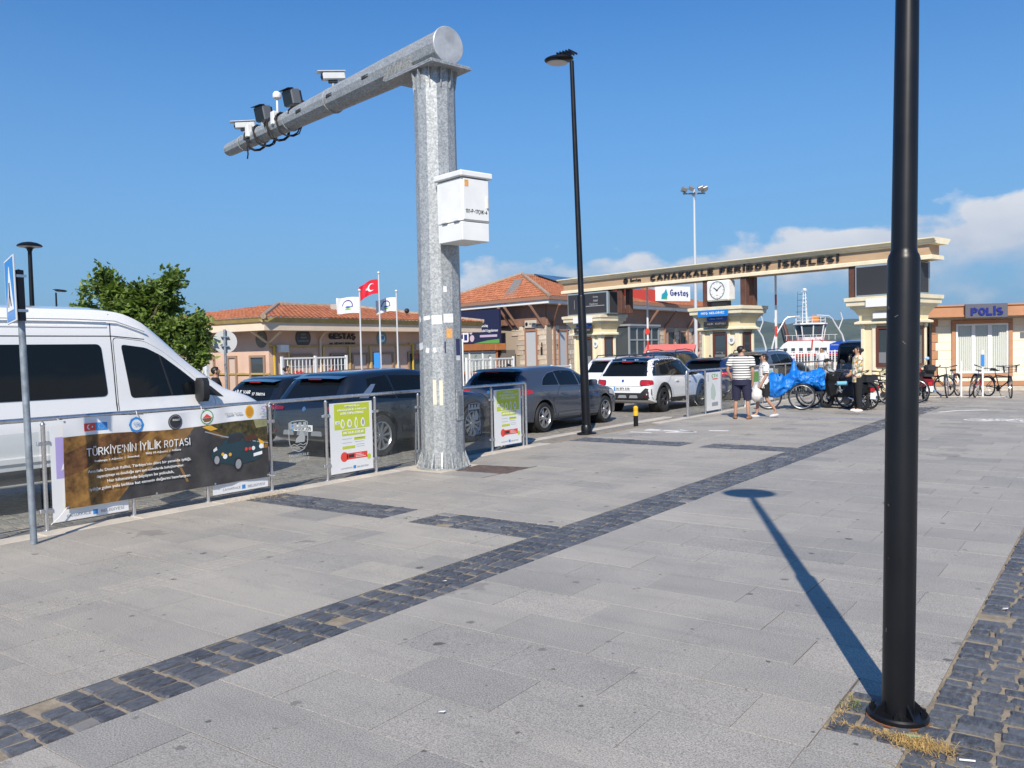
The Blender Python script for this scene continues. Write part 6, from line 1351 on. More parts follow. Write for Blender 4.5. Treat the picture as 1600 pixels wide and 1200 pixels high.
for y, w, nm, inn in ((22.2, 1.15, 'shutter_door', SHUT), (24.3, 1.0, 'shutter_door', WGL), (25.5, .95, 'shutter_door', SHUT), (26.8, 1.25, 'shutter_door', SHUT), (29.0, .9, 'door', WGL), (30.3, 1.4, 'window', WGL)):
    opening(bl, ('x', FX1), y, BZ if w < 1.35 else .6, w, (1.78-BZ) if w < 1.35 else 1.15, FRB, inn, nm)
for y in (22.1, 23.9, 25.35, 26.6, 28.3, 29.95): MB().box(FX1, y-.05, BZ, FX1+.1, y+.05, 2.05).build('pilaster', mat('yellow_pilaster', (.62, .45, .2), .7), bl)
for x, w, inn, nm in ((-27.95, .95, WGL, 'door'), (-29.35, .6, SHUT, 'door'), (-31.2, 1.0, SHUT, 'door')): opening(bl, ('y', FY0), x, BZ, w, 1.76-BZ, FRB, inn, nm)
for y, mt, l1 in ((22.9, mat('plaque_slate', (.07, .075, .085), .6), ('KADIN', 'GİRİŞİMCİ', 'KOOPERATİFİ')),):
    MB().lathe([(0, 0), (.38, 0), (.38, .04), (0, .04)], 30, (FX1+.0, y, 2.42), 'x').build('round_plaque', mt, bl)
    for k, s in enumerate(l1): text(s, PGY, bl, (FX1+.042, y, 2.56-.13*k), RX, h=.09)
MB().lathe([(0, 0), (.33, 0), (.33, -.04), (0, -.04)], 30, (-27.2, FY0, 2.38), 'y').build('round_plaque', mat('plaque_olive', (.17, .15, .11), .7), bl)
for k, s in enumerate(('KADIN', 'EL EMEĞİ')): text(s, PGY, bl, (-27.2, FY0-.042, 2.46-.14*k), (PI/2, 0, 0), h=.09)
MB().lathe([(0, 0), (.3, 0), (.3, .04), (0, .04)], 28, (FX1, 27.35, 2.4), 'x').build('round_emblem', mat('emblem_blue', (.12, .3, .42), .5), bl); MB().lathe([(0, .041), (.17, .041), (.17, .05), (0, .05)], 20, (FX1, 27.35, 2.4), 'x').build('round_emblem', PW, bl); MB().lathe([(0, .051), (.1, .051), (.1, .058), (0, .058)], 16, (FX1, 27.38, 2.43), 'x').build('round_emblem', PB, bl)
text('GESTAŞ', BRZ, bl, (FX1+.01, 25.0, 2.47), RX, w=1.5, h=.32, ext=.05, bold=.03); text('AR. HİZMET BÜROSU', BRZ, bl, (FX1+.01, 25.0, 2.2), RX, w=1.45, h=.1, ext=.02, bold=.02)
text('GESTAŞ', mat('gold_letter', (.4, .27, .08), .5), bl, (-30.1, FY0-.01, 2.3), (PI/2, 0, 0), w=1.5, h=.28, ext=.05, bold=.03); text('HİZMET BÜROSU', mat('gold_letter', (.4, .27, .08)), bl, (-30.1, FY0-.01, 2.02), (PI/2, 0, 0), w=1.4, h=.1, ext=.02)
for x, y, dx, dy in ((FX1, 21.25, .7, 0), (FX1, 30.6, .7, 0), (-26.9, FY0, 0, -.7), (-33, FY0, 0, -.7)): MB().tube([(x, y, 2.25), (x+dx, y+dy, 2.66)], .045, 6).build('eaves_strut', PCR, bl)
MB().tube([(-26.1, 23.75, 2.72), (-26.5, 23.75, 2.62), (FX1+.06, 23.75, 2.35), (FX1+.06, 23.75, BZ)], .05, 8).build('downpipe', PCR, bl, True)
for y in (21.4, 29.3): MB().tube([(FX1+.08, y, BZ), (FX1+.08, y, 2.1), (FX1+.08, y-.25, 2.15)], .045, 8).build('gas_pipe', mat('gas_yellow', (.62, .42, .05), .5), bl, True)
for y in (21.75, 29.75): MB().bbox(FX1, y-.2, 1.4+.45, FX1+.3, y+.2, 2.05+.1, .02).build('air_conditioner', WHITEP, bl)
# posters on the left wall under the tree
t = thing('mural', 'pale blue and white mural panel on the low wall under the green tree', 'mural', (-31.5, 19.6, -.5)); MB().box(-3, 0, 0, 3, .12, 1.9).build('panel', mat('mural_print', (.25, .55, .72), .6, var=.6, vs=1.4, col2=(.82, .84, .84)), t)
for k in range(7): MB().box(-3+.95*k, -.04, 0, -2.92+.95*k, 0, 1.9).build('upright', PCR, t)

# ================================================================ stone terminal building
STONE = [mat('stone_%d' % i, c, .85, var=.22, vs=3, bump=.4, bs=22, bd=.02) for i, c in enumerate(((.62, .52, .40), (.55, .45, .35), (.68, .6, .49), (.48, .41, .33), (.63, .49, .37)))]
BRD = mat('brown_timber', (.27, .15, .105), .6, var=.2, vs=3); BRL = mat('brown_gutter', (.36, .19, .12), .5); GRD = mat('grey_door', (.5, .52, .54), .45)
bm_ = thing('terminal_building', 'stone ferry terminal with orange tiled roof and deep white eaves behind the gate', 'building', (0, 0, 0)); TZ = -.5
Ae, Be, Ce, De = (-25.2, 38.5), (-37.2, 41.6), (-25.2, 64), (-37.2, 64); wx, wy = -25.95, 39.4
dxn = Vector((Be[0]-Ae[0], Be[1]-Ae[1])).normalized(); LA = math.atan2(-dxn.y, -dxn.x)      # left face runs along dxn
# side face (facing +X) and left face (facing the queue)
MB().prism([(wx, wy), (wx, 64), (-36, 64), (-36, wy+2.6)], TZ, 4.27, 'xy').build('wall', mat('wall_core', (.4, .33, .26), .9), bm_)
MB().box(wx, wy, 3.12, wx+.07, 64, 4.26).build('timber_band', BRD, bm_)
lf = bpy.data.objects.new('front_face', None); COL.objects.link(lf); lf.parent = bm_; lf.location = (wx, wy, 0); lf.rotation_euler.z = LA   # local x runs along the face, -10..0
stm = [[MB().bbox(-w/2, -.04, -.135, w/2, .05, .135, .015).mesh('stone_block', m_) for w in (.42, .56, .7)] for m_ in STONE]
def ashlar(par, a0, a1, z0, z1, holes, plane):
    z = z0; k = 0; rn = random.Random(a0)
    while z < z1-.2:
        a = a0
        while a < a1-.1:
            i = rn.randrange(3); w = (.42, .56, .7)[i]
            if a+w > a1: w = a1-a
            if not any(h[0]-.1 < a+w/2 < h[1]+.1 and z < h[3] and z+.27 > h[2] for h in holes):
                o = place('stone_block', stm[rn.randrange(5)][i], par, ((plane, a+w/2, z+.135) if plane is not None else (a+w/2, 0, z+.135)), PI/2 if plane is not None else 0, ((w-.012)/(.42, .56, .7)[i], 1, .975))
            a += w
        z += .277; k += 1
hs = [(40.5, 41.4, 0, 3.1), (42.6, 43.4, .6, 2.95), (46.6, 50.8, 0, 3.2), (52.0, 53.3, .9, 3.0), (54.6, 55.7, .9, 2.95), (56.6, 57.6, .9, 2.95), (59, 60, .9, 2.95)]
ashlar(bm_, 39.95, 61, .35, 3.1, hs, wx+.0)
hl = [(-1.75, -.75, 0, 2.95), (-9, -2.5, 0, 2.3)]
ashlar(lf, -3.0, -.02, .35, 3.1, hl, None)
MB().box(-9.5, -.06, 3.12, 0, 0, 4.26).build('timber_band', BRD, lf)
def win(a, z0, w, h, inn=WGL, fm=BRL, nm='window', mull=0): return opening(bm_, ('x', wx+.03), a, z0, w, h, fm, inn, nm, .1, mull)
win(40.5, .4, .95, 2.5, GRD, nm='door'); win(42.6, .75, .85, 2.15, fm=mat('grey_frame', (.3, .31, .3), .5)); win(52.0, 1.0, 1.3, 1.95, mull=1); win(54.6, 1.0, 1.1, 1.9); win(56.6, 1.0, 1.0, 1.9); win(59, 1.0, 1.0, 1.9)
o = MB(); [o.add(*[(q.v, q.f) for q in [MB().box(*k)]][0]) for k in ((-1.78, -.1, .4, -1.68, 0, 2.92), (-.82, -.1, .4, -.72, 0, 2.92), (-1.68, -.1, 2.8, -.82, 0, 2.92))]; dr = o.build('door', BRL, lf); MB().box(-1.68, -.05, .4, -.82, -.03, 2.8).build('panel', GRD, dr)
MB().bbox(-1.75, -.09, 3.0, -.75, -.061, 3.42, .01).build('name_board', mat('board_cream', (.6, .55, .46), .6), lf); text('GESTAŞ', BRZ, lf, (-1.12, -.092, 3.21), (PI/2, 0, 0), h=.14, bold=.02); MB().lathe([(.11, 0), (.11, -.01), (0, -.01)], 16, (-1.58, -.092, 3.21), 'y').build('round_logo', BRZ, lf)
MB().box(-.42, -.1, 1.5, -.3, -.06, 1.9).box(-.36, -.1, 1.95, -.3, -.06, 2.15).build('iron_lantern', BLKPL, lf)
# eaves
def eave(nm, mt, o0, o1, z0, z1): return MB().prism([(Ae[0]+o1, Ae[1]-o1), (Ae[0]+o1, 64), (Ae[0]-o0, 64), (Ae[0]-o0, Ae[1]+o0), (Be[0], Be[1]+o0), (Be[0], Be[1]-o1)], z0, z1, 'xy').build(nm, mt, bm_)
eave('eaves_fascia', PW, 2.5, .0, 4.262, 4.46); eave('gutter', BRL, .4, .12, 4.463, 4.66)
ap, ap2 = (-30.5, 43.7, 6.45), (-30.5, 60, 6.45); z = 4.62
roof('roof_tiles', (Ae[0]+.1, Ae[1]-.1, z), (Ce[0]+.1, Ce[1], z), ap2, ap, bm_); roof('roof_tiles', (Be[0], Be[1]-.1, z), (Ae[0]+.1, Ae[1]-.1, z), ap, ap, bm_); roof('roof_tiles', (De[0], De[1], z), (Be[0], Be[1], z), ap, ap2, bm_)
ridge(bm_, (Ae[0]+.1, Ae[1]-.1, z+.06), (ap[0], ap[1], ap[2]+.06)); ridge(bm_, (Be[0], Be[1], z+.06), (ap[0], ap[1], ap[2]+.06)); ridge(bm_, ap, ap2)
for f0, f1 in ((.36, .62),): # lead valley strip on the front slope
    a = Vector((-28.6, 39.45, 4.74)); c = Vector((-30.0, 42.6, 6.1)); w = Vector((.45, -.1, 0)); b = MB().add([a-w, a+w, c+w*.8, c-w*.8], [(0, 1, 2, 3)]); b.build('valley_flashing', mat('lead_grey', (.2, .2, .19), .7), bm_)
SOL = mat('solar_cell', (.02, .03, .05), .15, spec=.8)
for k in range(6): # solar panels
    y = 44.6+2.0*k; a, c = Vector((-30.25, y, 6.5)), Vector((-27.7, y, 5.64)); w = Vector((0, 1.9, 0)); n = Vector((.03, 0, .05)); MB().add([a, c, c+w, a+w, a+n, c+n, c+w+n, a+w+n], [(3, 2, 1, 0), (4, 5, 6, 7), (0, 1, 5, 4), (1, 2, 6, 5), (2, 3, 7, 6), (3, 0, 4, 7)]).build('solar_panel', SOL, bm_)
for (x0, y0), (x1, y1) in (((wx, 40.05), (wx+1.0, 39.2)), ((wx, 43.9), (wx+.95, 43.9)), ((wx, 46.1), (wx+.95, 46.1)), ((wx, 51.4), (wx+.95, 51.4)), ((wx, 54.2), (wx+.95, 54.2)), ((wx, 58), (wx+.95, 58))): MB().tube([(x0, y0, 3.05), (x1, y1, 4.2)], .085, 6).build('eaves_strut', BRD, bm_); MB().box(x0, y0-.08, .4, x0+.12, y0+.08, 3.1).build('timber_post', BRL, bm_)
for x in (-.15, -2.35, -2.9): MB().tube([(x, -.02, 3.0), (x-.1, -1.0, 4.2)], .085, 6).build('eaves_strut', BRD, lf)
# glazed entrance porch on the side face
pc = MB(); GF = mat('grey_porch_frame', (.36, .38, .4), .45, .3)
for q in ((46.7, 0), (47.7, 0), (48.7, 0), (49.7, 0), (50.7, 0)): pc.box(wx+1.2, q[0]-.05, .3, wx+1.3, q[0]+.05, 3.1)
for zz in (1.2, 2.2, 3.0): pc.box(wx+1.2, 46.75, zz, wx+1.29, 50.65, zz+.09)
pc.box(wx, 46.6, 3.1, wx+1.4, 50.8, 3.22); o = pc.build('porch_frame', GF, bm_); MB().box(wx+1.23, 46.75, .3, wx+1.25, 50.65, 3.0).box(wx+.1, 46.68, .3, wx+1.2, 46.7, 3.0).build('pane', WGL, o)
# red gable with the company sign above the eaves
t = thing('roof_sign', 'white Gestaş sign beside a red panel standing on the terminal roof edge', 'sign', (-25.3, 51.6, 4.66), R(63)); MB().box(-3.2, .0, .0, 0, .1, .9).build('red_panel', mat('red_sheet', (.45, .05, .035), .6), t)
MB().bbox(.0, -.05, .15, 2.9, .1, 1.15, .02).build('sign_box', WHITEP, t); text('Gestaş', mat('navy_print', (.015, .03, .2), .5), t, (1.95, -.052, .68), (PI/2, 0, 0), w=1.55, h=.55, bold=.03); MB().prism([(.45, .3), (.85, .28), (1.0, .6), (.85, 1.0), (.7, .75), (.5, .62)], -.058, -.051, 'xz').build('leaf_logo', mat('teal_print', (.02, .3, .4), .5), t); MB().prism([(.5, .3), (.95, .42), (.9, .28)], -.064, -.0585, 'xz').build('leaf_logo', PLG, t)
# billboard on the front face and glazed waiting room with orange beam
t = thing('billboard', 'dark navy billboard for a mobile app with a phone picture under the eaves', 'billboard', (wx, wy, 0), LA); NV = mat('billboard_navy', (.016, .016, .055), .35)
MB().box(-6.6, -1.3, 2.18, -2.55, -1.15, 4.12).build('board', NV, t); text('Gestaş', PW, t, (-3.9, -1.302, 3.2), (PI/2, 0, 0), h=.22, bold=.015); text('Mobil Uygulaması', PW, t, (-3.5, -1.302, 2.9), (PI/2, 0, 0), w=1.65, h=.2, bold=.015)
MB().box(-4.35, -1.306, 2.55, -2.75, -1.301, 2.68).build('print', mat('print_pink', (.55, .45, .6), .5), t); MB().bbox(-5.95, -1.33, 2.3, -5.45, -1.301, 3.45, .04).build('phone_picture', PW, t); MB().box(-5.9, -1.334, 2.95, -5.5, -1.3305, 3.3).build('phone_screen', PB, t); MB().box(-5.85, -1.334, 2.4, -5.55, -1.3305, 2.75).build('phone_screen', mat('navy_print', (.015, .03, .2)), t)
for x, z, r in ((-6.15, 2.95, .22), (-5.1, 2.5, .2), (-5.2, 2.9, .16)): MB().lathe([(0, 0), (r, 0), (r, -.02), (0, -.02)], 20, (x, -1.302, z), 'y').build('phone_bubble', mat('print_rose', (.62, .5, .58), .5), t)
MB().prism([(-5.0, 2.19), (-2.56, 2.19), (-2.56, 2.42), (-3.6, 2.36)], -1.306, -1.3005, 'xz').build('print', PLG, t)
t = thing('waiting_room', 'glazed waiting room with an orange timber beam and letter G on each pane', 'building', (wx, wy, 0), LA); ORG = mat('orange_beam', (.42, .15, .045), .5, var=.15, vs=3)
MB().bbox(-12.2, -1.75, 1.78, -2.35, -1.0, 2.16, .02).build('roof_beam', ORG, t); MB().box(-11.6, -1.2, TZ, -2.5, -.2, 1.779).build('back_room', mat('room_dark', (.16, .14, .12), .8), t)
for k in range(8):
    x = -11.4+1.27*k; MB().bbox(x-.05, -1.6, TZ, x+.05, -1.5, 1.78, .01).build('post', ORG if k in (0, 7) else PW, t)
    if k < 7:
        MB().box(x+.06, -1.56, .55, x+1.2, -1.545, 1.7).build('pane', mat('etched_pane', (.34, .37, .35), .25), t); MB().box(x+.06, -1.57, 1.66, x+1.2, -1.52, 1.74).build('transom', PW, t); MB().box(x+.06, -1.57, .4, x+1.2, -1.52, .54).build('bench_back', ORG, t)
        text('G', mat('frosted_letter', (.1, .12, .13), .5), t, (x+.63, -1.562, 1.32), (PI/2, 0, 0), h=.4)
MB().box(-12.2, -1.5, 3.3, -10.9, -.5, 4.1).build('chimney_block', PCR, t); MB().box(-12.4, -1.7, 4.1, -10.7, -.3, 4.3).build('chimney_cap', TILE, t)

# ================================================================ police station
ps = thing('police_station', 'single storey cream police station with orange brown trim and a white triple window', 'building', (-5.0, 33.74, 0), R(22.58))
PCRM = mat('cream_panel', (.82, .75, .60), .7, var=.05, vs=2); ORB = mat('terracotta_trim', (.45, .225, .12), .6, var=.12, vs=2.5)
MB().box(-.6, .06, -.06, 6.6, 5, 2.72).build('wall_core', PCRM, ps)
MB().box(-.64, .0, -.06, 6.6, .06, .115).build('plinth', KERB, ps); MB().bbox(-.66, -.02, .12, 6.6, .06, .275, .008).build('base_band', ORB, ps)
zz = [.28, .49, .79, 1.08, 1.39, 1.69, 1.98, 2.26, 2.5]
for i in range(8):
    x = -.44 if i % 2 else -.52
    segs = [(x, .0), (1.96, 3.1), (3.1, 4.6), (4.6, 6.6)] if zz[i+1] > .5 and zz[i] < 2.45 else [(x, 1.0), (1.0, 3.1), (3.1, 6.6)]
    if i == 1 or i == 3 or i == 5: segs = [(x, .0), (1.96, 2.5), (2.5, 4.0), (4.0, 6.6)]
    if i == 0: segs = [(x, .55), (.55, 1.5), (1.5, 2.6), (2.6, 4), (4, 6.6)]
    for a, c in segs: MB().bbox(a+.004, .03, zz[i]+.004, c-.004, .062, zz[i+1]-.004, .004).build('wall_panel', PCRM, ps)
    MB().bbox(-.655, -.01, zz[i]+.005, x-.004, .07, zz[i+1]-.005, .008).build('quoin', ORB, ps)
f = MB().bbox(.0, -.035, .44, 1.96, .03, .56, .008); f.bbox(.0, -.035, 2.33, 1.96, .03, 2.45, .008).bbox(.0, -.035, .562, .13, .03, 2.328, .008).bbox(1.83, -.035, .562, 1.96, .03, 2.328, .008); w = f.build('window', ORB, ps)
fr = MB()
for q in ((.14, .57, .2, 2.32), (1.76, .57, 1.82, 2.32), (.64, .57, .76, 2.32), (1.16, .57, 1.29, 2.32), (.2, .57, .64, .62), (.76, .57, 1.16, .62), (1.29, .57, 1.76, .62), (.2, 2.25, .64, 2.32), (.76, 2.25, 1.16, 2.32), (1.29, 2.25, 1.76, 2.32)): fr.box(q[0], -.02, q[1], q[2], .03, q[3])
fr.build('frame', WHITEP, w)
BLI = mat('blind_fabric', (.78, .78, .72), .8)
for a, c in ((.2, .64), (.76, 1.16), (1.29, 1.76)): MB().box(a, .0, .62, c, .008, 2.25).build('pane', mat_glass('clear_pane', (.96, .97, .97), .01), w); bl_ = MB(); n = 7; [bl_.obox((a+(c-a)*(k+.5)/n, .03, 1.43), ((c-a)/n*.98, .004, 1.62), R(20)) for k in range(n)]; bl_.build('vertical_blind', BLI, w)
MB().prism([(-.62, 2.56), (-.62, 2.62), (-.57, 2.64), (-.57, 2.90), (-.62, 2.93), (-.62, 2.98), (-.3, 3.0), (5, 3.0), (5, 2.72), (.0, 2.56)], -.95, 6.9, 'yz').build('roof_fascia', ORB, ps)
s = MB().bbox(.25, -.72, 2.50, 1.59, -.625, 2.99, .015).build('sign_board', mat('sign_slate', (.10, .10, .13), .5), ps); text('POLİS', mat('police_blue', (.01, .02, .2), .35), ps, (.93, -.721, 2.745), (PI/2, 0, 0), w=1.02, h=.31, ext=.03, wt=.27, sp=1.0)
MB().bbox(2.25, -.66, 2.35, 3.3, -.62, 2.55, .01).build('blue_board', mat('sign_royal', (.02, .08, .38)), ps); MB().bbox(2.3, -.4, 3.0, 2.7, -.1, 3.3, .02).build('roof_unit', WHITEP, ps)
MB().box(-1.5, .5, -.06, -.66, 4, 2.4).build('passage_shade_block', mat('painted_passage_shade', (.09, .06, .035), .8), ps)  # solid block, its dark colour stands in for shade in the passage

# ================================================================ white railings and gates
WR = mat('white_railing', (.78, .78, .76), .5)
def railing(label, P0, P1, z0, h, n, cat='railing', group=None, mesh=False, sig=()):
    d = Vector((P1[0]-P0[0], P1[1]-P0[1])); t = thing('white_railing', label, cat, (P0[0], P0[1], z0), math.atan2(d.y, d.x), group); L_ = d.length
    BT = .03 if cat == 'fence' else .012
    b = MB().box(0, -.025, h-.05, L_, .025, h).box(0, -.025, .12, L_, .025, .17); b.build('rails', WR, t)
    k = max(2, round(L_/1.6))
    for i in range(k+1): MB().box(L_*i/k-.035, -.035, 0, L_*i/k+.035, .035, h+.04).build('post', WR, t)
    for i in range(n):
        x = L_*(i+.5)/n; MB().box(x-BT, -.012, .17, x+BT, .012, h-.05).build('bar', WR, t)
    if mesh:
        m_ = MB(); 
        for i in range(1, 8): z = .17+(h-.22)*i/8; m_.box(0, -.006, z-.006, L_, .006, z+.006)
        m_.build('mesh_wires', WR, t)
    for x in sig: MB().box(x-.2, .03, h*.45, x+.2, .04, h*.8).build('notice', PR, t); MB().box(x-.16, -.04, h*.52, x+.16, -.03, h*.78).build('notice', PR, t)
    return t
railing('white mesh gate with red notices in front of the ferry office', (-22, 17.9), (-22, 20.7), -.5, 2.15, 18, 'gate', mesh=True, sig=(.7, 2.2))
railing('white mesh gate before the glazed waiting room, right of the camera mast', (-18, 22.4), (-18, 25.1), gz(-18), 1.93, 14, 'gate', mesh=True)
railing('low white railing between the waiting room gate and the first booth', (-19.6, 27.1), (-19.6, 31.6), -.5, 1.55, 34)
railing('low white railing beside the flagpoles below the office windows', (-22.2, 21.4), (-22.2, 26.5), -.5, 1.35, 34)
railing('white mesh fence along the quay in front of the tugboat', (-23, 58), (-11, 58), -.06, 1.35, 60, 'fence', mesh=True)
MB_ = MB().tube([(0, 0, 0), (0, 0, 2.6)], .03, 8); o = MB_.build('white_post', WR, loc=(-18, 22.2, gz(-18))); o.rotation_euler = (0, 0, 0); tag(o, 'thin white post at the end of the mesh gate beside the camera mast', 'post')
t = thing('tourist_sign', 'leaning blue and red information sign on a pole before the ferry office', 'sign', (-21.0, 21.2, -.5), R(10)); MB().cyl((0, 0, 0), (.0, 0, 1.6), .03, n=8).build('post', STEEL, t); q = MB().bbox(-.13, -.02, 1.2, .13, .02, 2.25, .01).build('board', PB, t); MB().box(-.12, -.025, 1.22, .12, -.0205, 1.55).build('panel', PR, q)
f3 = thing('glass_fence', 'glass fence with pale posters on the opposite side of the queue beyond the minibus', 'fence', (-16.6, 0, gz(-16.6))); 
for k in range(9):
    y = 7.2+1.0*k; place('post', pm, f3, (0, y, 0))
    if k < 8: MB().box(-.005, y+.05, .08, .005, y+.95, 1.0).build('glass_panel', FG, f3)
MB().tube([(0, 6.9, 1.125), (0, 15.2, 1.125), (0, 15.3, 1.08), (0, 15.3, 0)], .0235, 10).build('top_rail', STEEL, f3, True)
for k in (5, 6, 7): MB().box(.008, 7.2+k+.08, .08, .01, 8.15+k-.03, 1.0).build('poster_sheet', SHEET, f3); flat(f3, 'print', rect(7.4+k, .3, 7.95+k, .7), (PB, PLG, PGY)[k-5], 9)
# ================================================================ people
SKIN = mat('skin', (.42, .24, .16), .55); HAIR = mat('dark_hair', (.015, .011, .009), .5, var=.3, vs=40)
def stripe_mat(name, c0, c1, n, duty):
    mt = bpy.data.materials.new(name); mt.use_nodes = True; nt = mt.node_tree; b = nt.nodes['Principled BSDF']; tc = nd(nt, 'ShaderNodeTexCoord'); sx = nd(nt, 'ShaderNodeSeparateXYZ'); nt.links.new(tc.outputs['Object'], sx.inputs[0])
    f = mathn(nt, 'GREATER_THAN', mathn(nt, 'FRACT', mathn(nt, 'MULTIPLY', sx.outputs[2], n)), duty); nt.links.new(mixc(nt, f, c0, c1), b.inputs['Base Color']); b.inputs['Roughness'].default_value = .85; return mt
def print_mat(name, base, cols, scale):
    mt = bpy.data.materials.new(name); mt.use_nodes = True; nt = mt.node_tree; b = nt.nodes['Principled BSDF']; tc = nd(nt, 'ShaderNodeTexCoord'); c = base
    for i, (col, th) in enumerate(cols):
        mp = nd(nt, 'ShaderNodeMapping'); mp.inputs['Location'].default_value = (i*3.1, i*1.7, i); nt.links.new(tc.outputs['Object'], mp.inputs[0]); n = nd(nt, 'ShaderNodeTexNoise'); n.inputs['Scale'].default_value = scale; n.inputs['Detail'].default_value = 2; nt.links.new(mp.outputs[0], n.inputs['Vector'])
        c = mixc(nt, ramp(nt, n.outputs[0], [(th, 0.), (th+.03, 1.)]), c, col)
    nt.links.new(c, b.inputs['Base Color']); b.inputs['Roughness'].default_value = .85; return mt
def rings(rs, n=18):           # rs: (cx, cy, z, rx, ry)
    b = MB()
    for cx, cy, z, rx, ry in rs: b.v += [(cx+rx*math.cos(2*PI*k/n), cy+ry*math.sin(2*PI*k/n), z) for k in range(n)]
    for i in range(len(rs)-1): b.f += [(i*n+k, i*n+(k+1) % n, (i+1)*n+(k+1) % n, (i+1)*n+k) for k in range(n)]
    b.f += [tuple(range(n))[::-1], tuple((len(rs)-1)*n+k for k in range(n))]; return b
def person(label, loc, rz, H=1.7, arms=None, legs=None, top=None, sleeve=.5, bottom=None, blen=.5, shoe=None, hair='short', belly=0., bulk=1., head_turn=0., hem=.86, group=None):
    t = thing('person', label, 'person', loc, rz, group); k = H/1.7; t.scale = (k, k, k); w = bulk
    A = arms or {}; Lg = legs or {}
    ar = {s: A.get(s, [(.20*s, 0, 1.40), (.245*s, -.02, 1.13), (.25*s, .06, .90)]) for s in (1, -1)}
    lg = {s: Lg.get(s, [(.09*s, 0, .90), (.10*s, .02, .49), (.10*s, -.01, .09), (.11*s, .13, .035)]) for s in (1, -1)}
    V, E, Rd = [], [], []
    def v(p, r, par=None):
        V.append(p); Rd.append(r); 
        if par is not None: E.append((par, len(V)-1))
        return len(V)-1
    pel = v((0, 0, .95), .125*w); wa = v((0, .005, 1.10), .115*w, pel); ch = v((0, 0, 1.28), .135*w, wa); nb = v((0, -.01, 1.40), .075, ch); nk = v((0, 0, 1.50), .052, nb); hd0 = v((0, .015, 1.555), .072, nk); hd = v((0, .02, 1.62), .088, hd0); ht = v((0, .01, 1.68), .06, hd)
    for s in (1, -1):
        a, e, wr = ar[s]; sh = v((a[0]*.92, a[1], a[2]-.035), .052, nb); m1 = v(tuple((Vector(a)*.5+Vector(e)*.5)), .046, sh); el = v(e, .038, m1); w2 = v(wr, .026, el)
        d = (Vector(wr)-Vector(e)).normalized(); sd = d.cross(Vector((0, 1, 0))); sd = sd.normalized() if sd.length > .1 else Vector((1, 0, 0)); fwd = d.cross(sd)
        pm_ = v(tuple(Vector(wr)+d*.055), .026, w2); 
        for f in range(4): q = v(tuple(Vector(wr)+d*.10+fwd*(.026-.017*f)), .0095, pm_); v(tuple(Vector(wr)+d*(.155-.008*abs(f-1.3))+fwd*(.03-.02*f)-sd*.015*s), .007, q)
        th = v(tuple(Vector(wr)+d*.05+fwd*.04), .011, w2); v(tuple(Vector(wr)+d*.09+fwd*.05), .008, th)
        h, kn, an, to = lg[s]; hp_ = v(h, .088*w, pel); m2 = v(tuple(Vector(h)*.5+Vector(kn)*.5), .068*w, hp_); kk = v(kn, .052, m2); cf = v(tuple(Vector(kn)*.62+Vector(an)*.38+Vector((0, -.015, 0))), .052, kk); aa = v(an, .036, cf); v(to, .03, aa)
    skin('body', V, E, Rd, SKIN, t, sub=1)
    hg = thing('head_detail', None, None); hg.parent = t; hg.location = (0, .015, 1.6); hg.rotation_euler.z = head_turn; del_ = hg
    MB().add([(-.014, .085, -.012), (.014, .085, -.012), (0, .113, -.008), (0, .09, .03)], [(0, 1, 2), (1, 3, 2), (3, 0, 2)]).build('nose', SKIN, hg)
    for s in (1, -1): MB().sphere((.032*s, .083, .022), (.009, .006, .0045), 8, 5).build('eye', PDK, hg); MB().sphere((.086*s, .0, .005), (.012, .022, .032), 8, 6).build('ear', SKIN, hg, True)
    MB().sphere((0, .088, -.042), (.026, .008, .006), 8, 5).build('mouth', mat('lips', (.3, .09, .08), .5), hg)
    hm = MB(); hm.sphere((0, -.014, .032), (.094, .098, .085), 18, 10); hm.v = [(x, y-max(0, (.02-z))*.9, z) if z < .02 and y > -.02 else (x, y, z) for x, y, z in hm.v]
    hm.v = [(x, min(y, .03+max(0, z-.05)*.55), z) for x, y, z in hm.v]
    if hair in ('bun', 'tied'): hm.sphere((0, -.125 if hair == 'bun' else -.1, .015), .05 if hair == 'bun' else .04, 12, 8).sphere((0, -.06, -.02), (.075, .06, .07), 14, 8)
    hm.build('hair', HAIR, hg, True)
    b = rings([(0, .01+belly*.4, hem, .165*w, .125*w+belly), (0, .012+belly*.5, hem+.12, .165*w, .125*w+belly), (0, .015+belly*.5, 1.12, .158*w, .122*w+belly*.8), (0, .01, 1.26, .172*w, .128*w+belly*.2), (0, 0, 1.36, .19*w, .115*w), (0, -.005, 1.43, .18*w, .092), (0, -.008, 1.468, .115, .078), (0, -.008, 1.487, .07, .064)])
    for s in (1, -1):
        a, e, wr = [Vector(q) for q in ar[s]]; pts = [a+Vector((-.05*s, 0, .02)), a, a.lerp(e, min(1, sleeve))] if sleeve <= 1 else [a+Vector((-.05*s, 0, .02)), a, e, e.lerp(wr, sleeve-1)]
        b.tube(pts, ([.075, .083*min(w, 1.1), .078*min(w, 1.1)] if sleeve <= 1 else [.07, .078, .066, .056]), 12)
    b.build('shirt', top, t, True, 70)
    b = rings([(0, 0, .80, .155*w, .13*w), (0, 0, .92, .163*w, .128*w), (0, .008, 1.0, .150*w, .118*w)])
    for s in (1, -1):
        h, kn, an, to = [Vector(q) for q in lg[s]]; up_ = h+Vector((0, 0, .0))
        if blen <= 1: b.tube([up_, h.lerp(kn, .5), h.lerp(kn, blen*.98)] if blen < 1 else [up_, h.lerp(kn, .5), kn], [.098*w, .094*w, .09*w], 12)
        else: b.tube([up_, h.lerp(kn, .5), kn, kn.lerp(an, blen-1)], [.098*w, .088*w, .074*w, .068*w], 12)
    b.build('trousers' if blen > 1.5 else 'shorts', bottom, t, True, 70)
